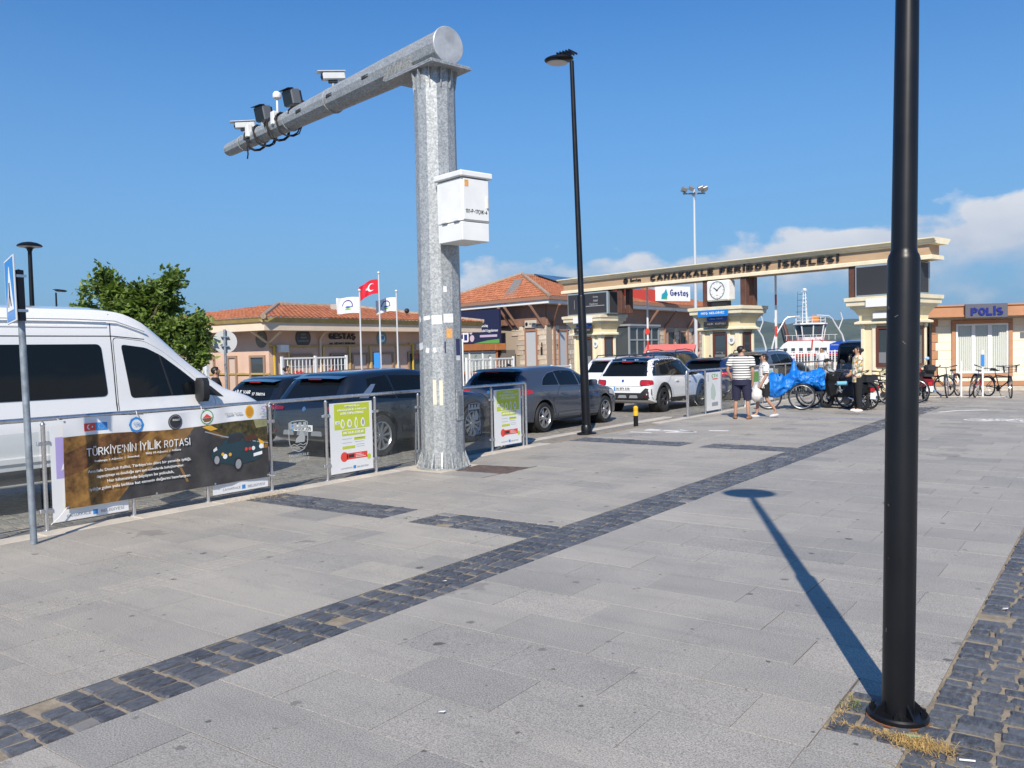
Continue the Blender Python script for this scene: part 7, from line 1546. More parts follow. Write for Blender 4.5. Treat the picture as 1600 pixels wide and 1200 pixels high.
    for s in (1, -1):
        an, to = Vector(lg[s][2]), Vector(lg[s][3]); d = (to-an); d.z = 0; d = d.normalized(); c = an+d*.05; sb = MB()
        base = min(an.z-.09, to.z-.035)
        sb.sphere((0, 0, 0), (.048, .135, .05), 14, 8); sb.v = [(x, y, max(z, -.03)) for x, y, z in sb.v]; o = sb.build('shoe', shoe or PDK, t, True); o.location = (c.x, c.y, base+.03 if True else 0); o.rotation_euler = (-(an.z-.09-(to.z-.035))*3.0, 0, math.atan2(-d.x, d.y))
    return t
STRP = stripe_mat('striped_jersey', (.78, .77, .74), (.05, .05, .055), 17.5, .58); NAVYC = mat('navy_cloth', (.018, .018, .05), .85, var=.2, vs=9); SANDAL = mat('sandal', (.25, .13, .07), .7)
SCRIB = print_mat('white_print_cloth', (.78, .77, .76), [((.03, .03, .035), .57)], 22); FLOR = print_mat('floral_cloth', (.72, .66, .52), [((.62, .22, .05), .56), ((.25, .3, .17), .57), ((.16, .16, .2), .62), ((.7, .45, .08), .59)], 11)
BLKC = mat('black_cloth', (.012, .012, .013), .9, var=.2, vs=9); SNEAK = mat('sneaker', (.5, .5, .5), .6)
person('man in a black and white striped shirt and navy shorts seen from behind', (-7.26, 19.25, 0), R(8), 1.70,
    arms={1: [(.215, 0, 1.40), (.27, -.03, 1.12), (.245, .05, .87)], -1: [(-.215, 0, 1.40), (-.315, -.06, 1.15), (-.22, .05, .93)]}, legs={1: [(.1, 0, .9), (.13, .02, .49), (.15, -.01, .09), (.18, .12, .035)], -1: [(-.1, 0, .9), (-.13, .02, .49), (-.15, -.01, .09), (-.2, .12, .035)]},
    top=STRP, sleeve=.62, bottom=NAVYC, blen=1.12, shoe=SANDAL, belly=.02, bulk=1.3, head_turn=R(-50), hem=.90)
pw = person('short woman in a white printed top and black shorts walking towards the striped man', (-6.93, 19.85, 0), R(126), 1.50,
    arms={1: [(.17, 0, 1.39), (.21, -.06, 1.13), (.2, .03, .92)], -1: [(-.17, 0, 1.39), (-.21, .02, 1.12), (-.2, .14, .92)]}, legs={1: [(.08, 0, .9), (.09, .16, .5), (.08, .19, .09), (.09, .33, .04)], -1: [(-.08, 0, .9), (-.09, -.03, .5), (-.09, -.28, .17), (-.09, -.2, .06)]},
    top=SCRIB, sleeve=.7, bottom=BLKC, blen=.85, shoe=SNEAK, hair='tied', bulk=1.08, hem=.80)
BAGM = mat('plastic_bag', (.72, .70, .70), .4, var=.25, vs=12)
b = MB().sphere((0, 0, 0), (.15, .12, .17), 16, 10); b.v = [(x*(1+.12*math.sin(z*40+x*30)), y*(1+.12*math.sin(z*35+y*31)), z+.012*math.sin(x*60)) for x, y, z in b.v]; b.lathe([(.06, .15), (.025, .2), (.03, .24)], 10, caps=False)
tag(b.build('shopping_bag', BAGM, None, True, 180, loc=(-7.05, 19.62, .55)), 'crumpled white plastic shopping bag carried by the short walking woman', 'bag')
person('woman with black tied hair in a floral blouse and black trousers by the bicycles', (-5.42, 22.35, 0), R(122), 1.62,
    arms={1: [(.18, 0, 1.40), (.215, .0, 1.13), (.06, .19, 1.0)], -1: [(-.18, 0, 1.40), (-.215, .0, 1.13), (-.05, .2, .98)]}, top=FLOR, sleeve=1.75, bottom=BLKC, blen=1.95, shoe=mat('white_shoe', (.7, .66, .62), .6), hair='bun', bulk=1.05, hem=.78)
person('man in a dark shirt reaching out one arm behind the minibus bonnet', (-15.9, 11.15, gz(-15.9)), R(-40), 1.72, arms={1: [(.2, 0, 1.40), (.42, .06, 1.28), (.66, .12, 1.27)], -1: [(-.2, 0, 1.4), (-.25, -.02, 1.13), (-.25, .06, .9)]}, top=BLKC, sleeve=.6, bottom=NAVYC, blen=1.95)
person('person in blue and purple clothes in front of the white mesh gate', (-21.2, 17.45, -.22), R(-60), 1.6, top=mat('violet_cloth', (.13, .12, .42), .85, var=.4, vs=9), sleeve=1.6, bottom=mat('plum_cloth', (.25, .03, .1), .85), blen=1.95, hair='bun')
person('person in a white shirt and dark trousers standing by the quay fence', (-10.2, 36.2, -.06), R(160), 1.62, top=mat('white_cloth', (.72, .73, .75), .85), sleeve=.6, bottom=NAVYC, blen=1.95)
# ================================================================ bicycles
def tyre(r, w=.022, n=28): return MB().tube([(r*math.cos(2*PI*k/n), 0, r*math.sin(2*PI*k/n)) for k in range(n)], w, 8, close=True)
def bike_wheel(par, x, r, w=.021, steer=0.):
    o = place('wheel', TY[r, w], par, (x, 0, r+w)); o.rotation_euler.z = steer; place('rim', RMm[r], o); place('spokes', SPm[r], o); return o
TY, RMm, SPm = {}, {}, {}
for r, w in ((.325, .021), (.325, .028), (.25, .022), (.30, .02), (.2, .045)):
    TY[r, w] = tyre(r, w).mesh('tyre', RUBBER, True)
    RMm[r] = MB().tube([((r-.026)*math.cos(2*PI*k/28), 0, (r-.026)*math.sin(2*PI*k/28)) for k in range(28)], .011, 6, close=True).mesh('rim', ALU, True)
    b = MB().cyl((0, -.045, 0), (0, .045, 0), .02, n=8)
    for k in range(20): a = 2*PI*k/20; b.tube([(.018*math.cos(a+.5), .02*(-1)**k, .018*math.sin(a+.5)), ((r-.03)*math.cos(a), 0, (r-.03)*math.sin(a))], .0016, 3, cap=False)
    SPm[r] = b.mesh('spokes', STEEL)
def bicycle(label, loc, rz, fm, r=.325, lean=0., group='parked bicycles', steer=0., basket=False, step=False, w=.021, box=None, mudguard=True):
    t = thing('bicycle', label, 'bicycle', loc, rz, group); t.rotation_euler.x = lean; z = r+w; xf = .58; xr = -.47
    if r < .3: xf, xr = .52, -.4
    bike_wheel(t, xr, r, w); bb = (0, 0, z-.05); hd1 = (xf-.19, 0, .62+.0); hd0 = (xf-.165, 0, .52); st = (-.13, 0, .72); ft = .016
    f = MB()
    if step: f.tube([hd0, (.1, 0, z+.02), bb], ft*1.2, 8)
    else: f.tube([hd1, (-.11, 0, .66)], ft, 8).tube([hd0, bb], ft*1.15, 8)
    f.tube([bb, st], ft, 8).cyl(hd0, (xf-.20, 0, .68), .021, n=10)
    for s in (1, -1): f.tube([bb, (xr, .05*s, z)], .01, 6).tube([(-.115, 0, .66 if not step else .5), (xr, .05*s, z)], .008, 6)
    f.build('frame', fm, t, True)
    fk = thing('steering', None, None); fk.parent = t; fk.location = (xf-.19, 0, .6); fk.rotation_euler.z = steer; q = Vector((.19, 0, -.6))
    b = MB()
    for s in (1, -1): b.tube([(.015, .045*s, -.12), q+Vector((0, .05*s, z))], .011, 8)
    b.box(-.01, -.06, -.135, .04, .06, -.1); b.build('fork', fm, fk, True)
    b = MB().tube([(-.02, 0, .05), (-.03, 0, .3)], .013, 8).tube([(-.1, -.3, .36), (-.02, -.16, .34), (-.01, 0, .31), (-.02, .16, .34), (-.1, .3, .36)], .012, 8); b.build('handlebar', BLKPL, fk, True)
    for s in (1, -1): MB().cyl((-.1, .3*s, .36), (-.02, .18*s, .345), .017, n=8).build('grip', RUBBER, fk)
    fw_ = bike_wheel(fk, .19, r, w); fw_.location.z = z-.6
    MB().prism([(-.28, .80), (.0, .79), (.02, .80), (-.1, .84), (-.26, .85)], -.03, .03, 'xz').prism([(-.28, .80), (-.16, .80), (-.18, .85), (-.27, .85)], -.075, .075, 'xz').build('saddle', BLKPL, t); MB().cyl((-.12, 0, .68), (-.15, 0, .81), .012, n=8).build('seat_post', CHROME, t)
    c = MB().lathe([(.02, 0), (.085, 0), (.085, .006), (.02, .006)], 18, (bb[0], -.05, bb[2]), 'y')
    for s, a in ((1, .6), (-1, .6+PI)): e = (bb[0]+.165*math.cos(a), -.07*1 if s > 0 else .07, bb[2]+.165*math.sin(a)); c.tube([(bb[0], e[1], bb[2]), e], .009, 6); c.box(e[0]-.05, min(e[1], e[1]*1.9), e[2]-.01, e[0]+.05, max(e[1], e[1]*1.9), e[2]+.01)
    c.build('crank', BLKPL, t); MB().tube([(bb[0], -.047, bb[2]+.085), (xr, -.047, z+.035)], .004, 4).tube([(bb[0], -.047, bb[2]-.085), (xr, -.047, z-.035)], .004, 4).build('chain', BLKPL, t)
    if mudguard:
        for x, pr, zz in ((xr, t, z), (.19, fk, z-.6)):
            n = 10; b = MB(); pts = [(x+(r+.05)*math.cos(a), (r+.05)*math.sin(a)+zz) for a in [R(20+150*k/n) for k in range(n+1)]]
            for (a0, c0), (a1, c1) in zip(pts, pts[1:]): b.add([(a0, -.03, c0), (a1, -.03, c1), (a1, .03, c1), (a0, .03, c0)], [(0, 1, 2, 3)])
            b.build('mudguard', BLKPL, pr)
    MB().tube([(-.1, .06, z-.1), (-.16, .2, .0)], .008, 6).build('kickstand', BLKPL, t)
    if basket:
        b = MB()
        for k in range(7): x = .12+.05*k; b.tube([(x, -.15, .18), (x, -.17, .38)], .003, 4).tube([(x, .15, .18), (x, .17, .38)], .003, 4)
        for zz in (.18, .25, .32, .38): b.tube([(.1, -.17, zz), (.42, -.17, zz), (.42, .17, zz), (.1, .17, zz)], .004, 4, close=True)
        for k in range(6): y = -.15+.06*k; b.tube([(.42, y, .18), (.42, y, .38)], .003, 4)
        b.build('basket', BLKPL, fk)
    if box: MB().bbox(-.62, -.15, .72, -.3, .15, .98, .03).build('rear_box', box, t)
    return t
CB = {n: mat('bike_'+n, c, .35, .2) for n, c in (('black', (.015, .015, .016)), ('red', (.4, .035, .03)), ('silver', (.3, .31, .32)), ('orange', (.5, .17, .03)), ('green', (.03, .07, .05)))}
TC = R(-56)       # towards the camera from the station wall
bicycle('silver and black bicycle facing out, left of three by the police station wall', (-4.3, 29.2, 0), R(-100), CB['silver'], lean=R(4), steer=R(12))
bicycle('red framed bicycle leaning over, middle of three by the police station wall', (-3.75, 29.3, 0), R(-72), CB['red'], lean=R(-13), steer=R(-24))
bicycle('black bicycle with a front basket beside the white rack post, by the police window', (-3.05, 29.35, 0), R(-42), CB['black'], r=.30, w=.02, lean=R(3), steer=R(-35), basket=True)
bicycle('dark bicycle parked half behind the near lamp post next to the red scooter', (-5.05, 29.35, 0), R(-20), CB['black'], lean=R(4))
bicycle('black bicycle with an orange brake disc right behind the floral blouse woman', (-5.35, 24.75, 0), R(18), CB['black'], w=.028, lean=R(3), steer=R(10))
bicycle('thin orange framed bicycle deepest in the row beside the near lamp post', (-5.3, 25.9, 0), R(10), CB['orange'], lean=R(5), steer=R(-10))
bicycle('grey bicycle between the blue tarpaulin and the black moped', (-6.35, 23.6, 0), R(-46), CB['silver'], w=.028, lean=R(5), steer=R(20))
bicycle('green bicycle behind the blue tarpaulin tricycle, nearest the fence', (-7.0, 24.6, 0), R(-30), CB['green'], lean=R(4), basket=True)
bicycle('black bicycle squeezed between the two black mopeds', (-5.75, 23.7, 0), R(-50), CB['black'], lean=R(5), steer=R(15))
bicycle('silver bicycle at the back of the row beside the glass fence', (-6.4, 25.4, 0), R(-35), CB['silver'], lean=R(-4), steer=R(-12))
bicycle('black bicycle with front basket at the back of the row, left of the gate pillar', (-5.85, 25.3, 0), R(-15), CB['black'], lean=R(4), basket=True)
for y, x, h, lb in ((28.75, -4.0, 1.55, 'white post of the cycle rack between the silver and red bicycles'), (28.85, -3.44, 2.0, 'tall white post of the cycle rack beside the basket bicycle')):
    t = thing('rack_post', lb, 'post', (x, y, 0), 0, 'posts of the cycle rack'); MB().bbox(-.024, -.02, 0, .024, .02, h*.72, .006).build('post', WR, t); MB().box(-.05, -.04, 0, .05, .04, .02).build('base_plate', STEEL, t)
    if h > 1.8: MB().bbox(-.05, -.035, .95, .05, -.026, 1.3, .004).build('sticker', PB, t)
t = thing('cycle_rack', 'low white ground rail holding the bicycles by the police station', 'cycle rack', (-4.9, 28.6, 0), R(10)); MB().box(0, -.03, .021, 2.1, .03, .05).build('rail', mat('worn_rail', (.5, .46, .42), .6), t)
MB().box(-.05, -.1, 0, .05, .1, .02).box(2.05, -.1, 0, 2.15, .1, .02).build('foot', STEEL, t)
def moped(label, loc, rz, pm_, seat=BLKPL, lean=R(4), box=True, group='parked mopeds', mir=None):
    t = thing('moped', label, 'moped', loc, rz, group); t.rotation_euler.x = lean; r = .2; w = .045
    for x in (-.6, .62): bike_wheel(t, x, r, w)
    b = MB()
    for s in (1, -1): b.tube([(.62, .085*s, r+w), (.5, .085*s, .6), (.45, .05*s, .8)], .022, 8).tube([(-.6, .09*s, r+w), (-.1, .09*s, .33)], .026, 8)
    b.build('fork', CHROME, t, True)
    MB().prism([(-.85, .60), (-.8, .45), (-.35, .36), (.0, .30), (.32, .30), (.36, .36), (.05, .38), (-.1, .5), (-.15, .68), (-.6, .72)], -.13, .13, 'xz').build('body_panel', pm_, t); MB().prism([(.30, .34), (.42, .32), (.58, .62), (.5, .95), (.42, .95), (.44, .65)], -.17, .17, 'xz').build('leg_shield', pm_, t)
    MB().prism([(.36, .46), (.62, .50), (.88, .42), (.84, .38), (.62, .45), (.4, .40)], -.06, .06, 'xz').build('front_mudguard', pm_, t)
    MB().prism([(-.82, .72), (-.12, .70), (-.1, .76), (-.3, .80), (-.55, .86), (-.82, .86)], -.13, .13, 'xz').build('saddle', seat, t)
    MB().sphere((.5, 0, .9), (.09, .1, .08), 12, 8).build('headlight', CHROME, t, True); MB().tube([(.34, -.34, 1.02), (.42, -.2, .98), (.44, 0, .95), (.42, .2, .98), (.34, .34, 1.02)], .015, 8).build('handlebar', BLKPL, t, True)
    for s in (1, -1): MB().tube([(.4, .24*s, 1.0), (.42, .3*s, 1.2)], .006, 6).build('mirror_stem', BLKPL, t); MB().sphere((.42, .31*s, 1.25), (.02, .07, .05), 10, 6).build('mirror', mir or BLKPL, t, True)
    MB().lathe([(0, 0), (.11, .02), (.12, .12), (.06, .16), (0, .17)], 12, (-.15, -.02, .25), 'y').build('engine', mat('engine_grey', (.12, .12, .125), .5, .6), t); MB().tube([(-.1, -.13, .25), (-.4, -.16, .25), (-.85, -.17, .32)], .035, 8).build('exhaust', CHROME, t, True)
    MB().bbox(-.92, -.06, .48, -.87, .06, .58, .01).build('tail_light', TAIL, t); MB().box(-.93, -.09, .3, -.92, .09, .46).build('number_plate', PLATE, t)
    if box: MB().bbox(-.95, -.14, .86, -.66, .14, 1.06, .05).build('top_box', box, t)
    return t
moped('black moped with a bottle and bags piled on its seat, left of the floral woman', (-5.95, 23.1, 0), R(150), CB['black'], box=None)
moped('black moped with round headlight deep in the bicycle row behind the black bags', (-6.2, 24.3, 0), R(160), CB['black'], box=None)
moped('red and grey moped with black top box and sky painted mirror beside the near lamp', (-4.95, 27.35, 0), R(118), mat('moped_red', (.22, .02, .03), .35), box=BLKPL, mir=mat('painted_sky_reflection', (.3, .5, .75), .1))  # reflected sky is put into the mirror's base colour
b = MB().cyl((0, 0, 0), (.26, 0, 0), .055, n=14); o = b.build('drinking_bottle', mat('blue_bottle', (.18, .45, .6), .15), None, True, loc=(-6.03, 22.72, .69), rz=R(30)); tag(o, 'pale blue plastic bottle lying on the black moped beside the floral woman', 'bottle')
def sack(label, c, s, mt, seed, name='bundle'):
    rn = random.Random(seed); ph = [rn.uniform(0, 6) for _ in range(6)]; b = MB().sphere((0, 0, 0), s, 22, 14)
    b.v = [(x*(1+.13*math.sin(9*z/s[2]*.6+ph[0]+4*y)), y*(1+.13*math.sin(7*z+ph[1]+9*x)), z*(1+.1*math.sin(8*x+ph[2]))) for x, y, z in b.v]; return tag(b.build(name, mt, None, True, 60, loc=c), label, 'bag')
sack('shiny black bin bag lying on the moped behind the bicycles', (-6.15, 23.75, .85), (.3, .25, .2), mat('bin_bag', (.02, .022, .035), .2, bump=.6, bs=14, bd=.03), 1); sack('grey crumpled bag strapped to the bicycle beside the blue tarpaulin', (-6.5, 23.65, .88), (.17, .15, .17), mat('grey_bag', (.35, .36, .37), .4, bump=.5, bs=16, bd=.02), 2)
# ================================================================ tricycle under a blue tarpaulin
tk = thing('tricycle', 'three wheeled cargo cycle parked by the fence under a blue tarpaulin', 'tricycle', (-7.1, 22.75, 0), R(36))
for x, y in ((.02, -.42), (.5, .4)): q = thing('wheel_mount', None, None); q.parent = tk; q.location = (x, y, 0); q.rotation_euler.z = R(-22); bike_wheel(q, 0, .325, .021)
q = thing('wheel_mount', None, None); q.parent = tk; q.location = (-.72, 0, 0); q.rotation_euler.z = R(-10); bike_wheel(q, 0, .325, .021)
MB().tube([(-.7, 0, .35), (-.55, 0, .8), (-.2, 0, .5), (.25, 0, .42)], .02, 8).tube([(.02, -.42, .35), (.5, .4, .35)], .018, 8).tube([(-.55, 0, .8), (-.5, -.3, .95)], .014, 8).build('frame', CB['black'], tk, True); MB().box(-.15, -.38, .42, .62, .38, .47).build('cargo_floor', BLKPL, tk)
for x, y in ((.02, -.42),): # polished mudguard
    n = 9; b = MB(); pts = [(x+.375*math.cos(a), .346+.375*math.sin(a)) for a in [R(-5+110*k/n) for k in range(n+1)]]
    for (a0, c0), (a1, c1) in zip(pts, pts[1:]): b.add([(a0, y-.04, c0), (a1, y-.04, c1), (a1, y+.04, c1), (a0, y+.04, c0)], [(0, 1, 2, 3)])
    b.build('mudguard', CHROME, tk)
TARP = mat('blue_tarpaulin', (.004, .16, .62), .45, var=.2, vs=6, bump=.5, bs=30, bd=.015, col2=(.01, .22, .72))
from mathutils import noise as NZ
def tarp(u, v):
    a = -.80+1.52*u; th = 2*PI*v
    tp = pch([(-.80, .62), (-.74, .82), (-.60, .93), (-.45, .88), (-.30, .80), (-.12, .92), (.05, .99), (.28, .93), (.5, .97), (.66, .99), (.71, .9), (.72, .78)], a)
    bt = pch([(-.80, .5), (-.74, .36), (-.60, .27), (-.4, .30), (-.2, .47), (.0, .60), (.25, .56), (.45, .50), (.6, .42), (.70, .42), (.72, .6)], a)
    ry = pch([(-.80, .05), (-.74, .2), (-.6, .28), (-.3, .24), (0, .34), (.4, .38), (.66, .34), (.71, .2), (.72, .04)], a); cz, rz = (tp+bt)/2, (tp-bt)/2
    cth, sth = math.cos(th), math.sin(th); q = (abs(cth)**3+abs(sth)**3)**(1/3)
    P_ = Vector((a, ry*cth/q, cz+rz*sth/q))
    rg = lambda sc, o: 1-abs(2*NZ.noise(P_*sc+Vector((o, o, o))))*1.6
    f = 1+.10*rg(3.2, 1.3)-.05+.07*rg(6.5, 4.1)-.035+.035*rg(13, 7.7)
    y = ry*cth/q*f; z = cz+rz*sth/q*f
    if math.sin(th) > .3: z += .05*NZ.noise(Vector((a*4, 3, 1)))
    y += .05*NZ.noise(Vector((a*3, z*5, 2)))
    return (a, y, z)
o = MB().grid(tarp, 130, 70).lathe([(.15, .8), (.12, .92), (.095, 1.0), (.05, 1.15), (.02, 1.26), (.004, 1.3)], 7, (.0, .12, .0)).build('tarpaulin', TARP, None, True, 50, loc=(-7.1, 22.75, .06), rz=R(36)); tag(o, 'creased bright blue tarpaulin tied over the parked tricycle', 'tarpaulin')
# ================================================================ trees
LEAF = mat('leaf', (.10, .18, .033), .5, var=.5, vs=1.6, col2=(.21, .30, .055)); BARK = mat('bark', (.12, .09, .065), .9, var=.4, vs=8, bump=.6, bs=18, bd=.02)
try:
    LEAF.node_tree.nodes['Principled BSDF'].inputs['Transmission Weight'].default_value = 0
    nt = LEAF.node_tree; tr = nd(nt, 'ShaderNodeBsdfTranslucent'); tr.inputs[0].default_value = (.2, .3, .04, 1); mx = nd(nt, 'ShaderNodeMixShader'); mx.inputs[0].default_value = .3
    out = [n for n in nt.nodes if n.type == 'OUTPUT_MATERIAL'][0]; nt.links.new(nt.nodes['Principled BSDF'].outputs[0], mx.inputs[1]); nt.links.new(tr.outputs[0], mx.inputs[2]); nt.links.new(mx.outputs[0], out.inputs[0])
except Exception as e: print(e)
def tree(label, loc, trunk_h, lobes, nl, leaf=.16, seed=1, wind=(-.3, .2, .1)):
    t = thing('tree', label, 'tree', loc); rn = random.Random(seed); b = MB()
    b.tube([(0, 0, -.1), (.03, 0, trunk_h*.5), (0, .03, trunk_h)], [.16, .13, .12], 10)
    tips = []
    for c, r in lobes:
        p0 = Vector((0, .03, trunk_h*rn.uniform(.75, 1))); p1 = Vector(c); mid = p0.lerp(p1, .5)+Vector((rn.uniform(-.2, .2), rn.uniform(-.2, .2), rn.uniform(-.1, .2))); b.tube([p0, mid, p1], [.075, .05, .025], 7)
        for k in range(int(9*max(1, max(r)/.7))):
            d = Vector((rn.gauss(0, 1), rn.gauss(0, 1), rn.gauss(.25, .9))).normalized(); e = p1+Vector((d.x*r[0], d.y*r[1], d.z*r[2]))*rn.uniform(.55, 1.12); s = p1.lerp(e, .1); m_ = s.lerp(e, .5)+Vector((0, 0, .12*r[2])); b.tube([p1, m_, e], [.02, .012, .005], 5); tips.append((p1, m_, e))
    b.build('trunk', BARK, t, True)
    # leaves: pairs of folded blades set along every twig, denser towards its end
    N = nl; vs = np.empty((N, 6, 3)); W_ = Vector(wind)
    for i in range(N):
        p1, m_, e = tips[rn.randrange(len(tips))]; u = rn.betavariate(2.2, 1.15); c = p1.lerp(m_, u*2) if u < .5 else m_.lerp(e, u*2-1)
        c = c+Vector((rn.gauss(0, .12), rn.gauss(0, .12), rn.gauss(0, .11))); d = (e-p1).normalized()*.6+W_+Vector((rn.gauss(0, .6), rn.gauss(0, .6), rn.gauss(-.15, .5))); d.normalize(); s = d.cross(Vector((rn.gauss(0, .5), rn.gauss(0, .5), 1))).normalized(); n = d.cross(s); L_ = leaf*rn.uniform(.6, 1.25); w = L_*.34
        q = [c, c+d*L_*.45+s*w+n*L_*.1, c+d*L_, c+d*L_*.45-s*w+n*L_*.1, c+d*L_*.5]
        vs[i] = [q[0], q[1], q[2], q[4], q[3], q[4]]
    V = np.concatenate([vs[:, :5]], 1).reshape(-1, 3); me = bpy.data.meshes.new('crown'); F = []
    for i in range(N): o = i*5; F += [(o, o+1, o+2, o+3), (o, o+3, o+2, o+4)]
    me.from_pydata(V.tolist(), [], F); me.materials.append(LEAF); place('crown', me, t); return t
tree('leafy green tree with wind swept branches behind the white minibus', (-21.62, 12.7, -.5), 1.9, [((.1, .1, 3.1), (1.15, 1.0, .9)), ((-.65, -.35, 3.95), (.6, .5, .75)), ((.75, .4, 3.9), (.55, .5, .75)), ((1.35, .85, 3.0), (.5, .5, .9)), ((-1.3, -.75, 3.3), (.75, .5, .5)), ((.95, .55, 2.6), (.8, .7, .6)), ((-.2, 0, 3.9), (.6, .6, .6)), ((1.4, .8, 2.2), (.5, .5, .5)), ((-1.75, -1.05, 2.95), (.65, .5, .5)), ((-2.1, -1.3, 2.7), (.5, .5, .5)), ((.2, .1, 3.5), (1.2, 1.0, .8)), ((-.9, -.5, 2.7), (.9, .8, .7))], 16000, .165, 5)
tree('green tree at the left edge of view beyond the minibus roof', (-40.5, 15.2, -.5), 2.6, [((0, 0, 4.3), (1.6, 1.5, 1.2)), ((.9, .5, 3.6), (1, 1, .8)), ((-1.2, -.8, 4.0), (1.1, 1, 1))], 3800, .24, 8)
tree('distant small tree just showing over the minibus roof behind the mushroom lamp', (-44.2, 20.3, -.5), 2.2, [((0, 0, 3.6), (1.1, 1.0, .9)), ((1.0, .6, 3.3), (.5, .5, .4))], 1700, .26, 11)
# ================================================================ flags
POLE = mat('flagpole_white', (.68, .69, .7), .35, .3)
FD = Vector((-.81, -.585, 0)); FN = Vector((.585, -.81, 0))
def flag(x, y, h, lbl, fl, mt, w, hh, droop, deco):
    t = thing('flagpole', lbl, 'flagpole', (x, y, -.5), 0, 'flagpoles before the ferry office'); MB().lathe([(.05, 0), (.035, 1), (.028, h)], 12).build('pole', POLE, t, True); MB().sphere((0, 0, h+.05), .055, 12, 8).build('finial', POLE, t, True)
    f = thing('flag', fl, 'flag', (x, y, -.5+h-.18), 0, 'flags before the ferry office')
    def P(u, v, o=0.):
        a = .03+w*u; c = Vector((0, 0, 0))+FD*a*(1-.06*u)+FN*(.06*math.sin(8*u+2*v)*u+.03*math.sin(15*u-3*v)*u+o); return (c.x, c.y, -hh*v-droop*u*u+.03*math.sin(6*u)*u)
    MB().grid(lambda u, v: P(u, v), 24, 12).build('cloth', mt, f, True, 180)
    def poly(pts, m_, lay):
        for sd in (1, -1):
            c = Vector((sum(p[0] for p in pts)/len(pts), sum(p[1] for p in pts)/len(pts))); b = MB(); b.v = [P(c.x, c.y, .004*lay*sd)]+[P(p[0], p[1], .004*lay*sd) for p in pts]; b.f = [(0, i+1, (i+1) % len(pts)+1) for i in range(len(pts))]; b.build('print', m_, f)
    deco(poly, hh/w)
def crescent(poly, r):
    n = 20; a = [(R(45+270*k/n)) for k in range(n+1)]
    for k in range(n): # crescent strip
        def o(t): return (.36-.27*r*math.cos(t), .5+.27*math.sin(t))
        def i_(t): t2 = t; return (.36-.215*r*math.cos(t2)-.07*r*-1*-1, .5+.215*math.sin(t2))
        poly([o(a[k]), o(a[k+1]), i_(a[k+1]), i_(a[k])], PW, 1)
    poly([(.58+(.11 if k % 2 == 0 else .045)*r*math.cos(R(180+36*k)), .5+(.11 if k % 2 == 0 else .045)*math.sin(R(180+36*k))) for k in range(10)], PW, 1)
def logo(poly, r):
    n = 16
    for k in range(n):
        a0, a1 = R(-30+215*k/n), R(-30+215*(k+1)/n); poly([(.5-.36*r*math.cos(a0), .5-.33*math.sin(a0)), (.5-.36*r*math.cos(a1), .5-.33*math.sin(a1)), (.5-.29*r*math.cos(a1), .5-.26*math.sin(a1)), (.5-.29*r*math.cos(a0), .5-.26*math.sin(a0))], mat('flag_purple', (.07, .03, .25), .7), 1)
    poly([(.22, .6), (.5, .56), (.72, .48), (.84, .55), (.6, .64), (.4, .66)], mat('flag_blue', (.03, .1, .45), .7), 1); poly([(.28, .74), (.5, .69), (.72, .74), (.5, .8)], mat('flag_green', (.2, .5, .05), .7), 1)
WF = mat('flag_white', (.74, .75, .77), .8); RF = mat('flag_red', (.6, .01, .03), .8)
flag(-22, 21.42, 4.42, 'white flagpole on the left carrying a company flag', 'white flag with a purple and green company mark, flying left of the red flag', WF, .84, .56, .02, logo)
flag(-22, 22.4, 5.1, 'tallest white flagpole, in the middle, carrying the red flag', 'red flag with white crescent and star on the tallest pole', RF, .74, .52, .28, crescent)
flag(-22, 23.3, 4.48, 'white flagpole on the right, nearest the camera mast', 'white flag with a purple and green company mark, drooping right of the red flag', WF, .78, .5, .12, logo)
# ================================================================ harbour
FL = mat('floodlight', (.3, .31, .32), .4, .5)
t = thing('floodlight_mast', 'tall thin grey floodlight mast rising behind the gate beam', 'floodlight mast', (-17.5, 40.2, gz(-17.5)), R(35)); MB().lathe([(.11, 0), (.085, 4), (.05, 10.0)], 12).build('mast', POLE, t, True); MB().box(-.55, -.03, 9.75, .55, .03, 9.82).box(-.03, -.4, 9.75, .03, .4, 9.82).build('crossarm', FL, t)
for x, y, a in ((-.5, .1, 1), (.5, .1, -1), (-.2, -.35, 1), (.25, -.35, -1), (-.5, -.2, 1), (.5, -.25, -1)): o = MB().bbox(-.13, -.08, -.1, .13, .08, .1, .02).build('floodlight', FL, t); o.location = (x, y, 9.98); o.rotation_euler = (R(25), R(20*a), 0)
def curved_lamp(label, x, y, fl):
    t = thing('street_lamp', label, 'street lamp', (x, y, -.06), R(35), 'white curved harbour lamps'); b = MB()
    b.tube([(0, 0, 0), (0, 0, 1.6), (-.25*fl, 0, 2.5), (-.75*fl, 0, 3.3), (-1.0*fl, 0, 3.75), (-1.25*fl, 0, 3.95), (-1.9*fl, 0, 4.0)], [.09, .08, .07, .06, .05, .05, .05], 8).tube([(-.5*fl, 0, 2.9), (-.2*fl, 0, 3.7), (-.35*fl, 0, 4.2)], .05, 8); b.build('pole', POLE, t, True); MB().bbox(-2.2 if fl > 0 else 1.8, -.09, 3.95, -1.8 if fl > 0 else 2.2, .09, 4.05, .03).build('lamp_head', POLE, t); return t
curved_lamp('white curved harbour lamp right of the tugboat', -17.4, 68, 1); curved_lamp('white curved harbour lamp just right of the clock booth', -23.6, 68, 1); curved_lamp('white curved harbour lamp nearest the raised red and white barrier', -22.4, 66, -1)
tg = thing('tugboat', 'white and red tugboat with a glazed wheelhouse and tall lattice mast at the quay', 'tugboat', (-31.8, 108, -1.7), R(4)); tg.scale = (.9, .9, .92); TW = mat('tug_white', (.76, .77, .77), .45, var=.08, vs=1); TR = mat('tug_red', (.5, .03, .025), .45); HULLM = mat('tug_hull', (.02, .022, .03), .5)
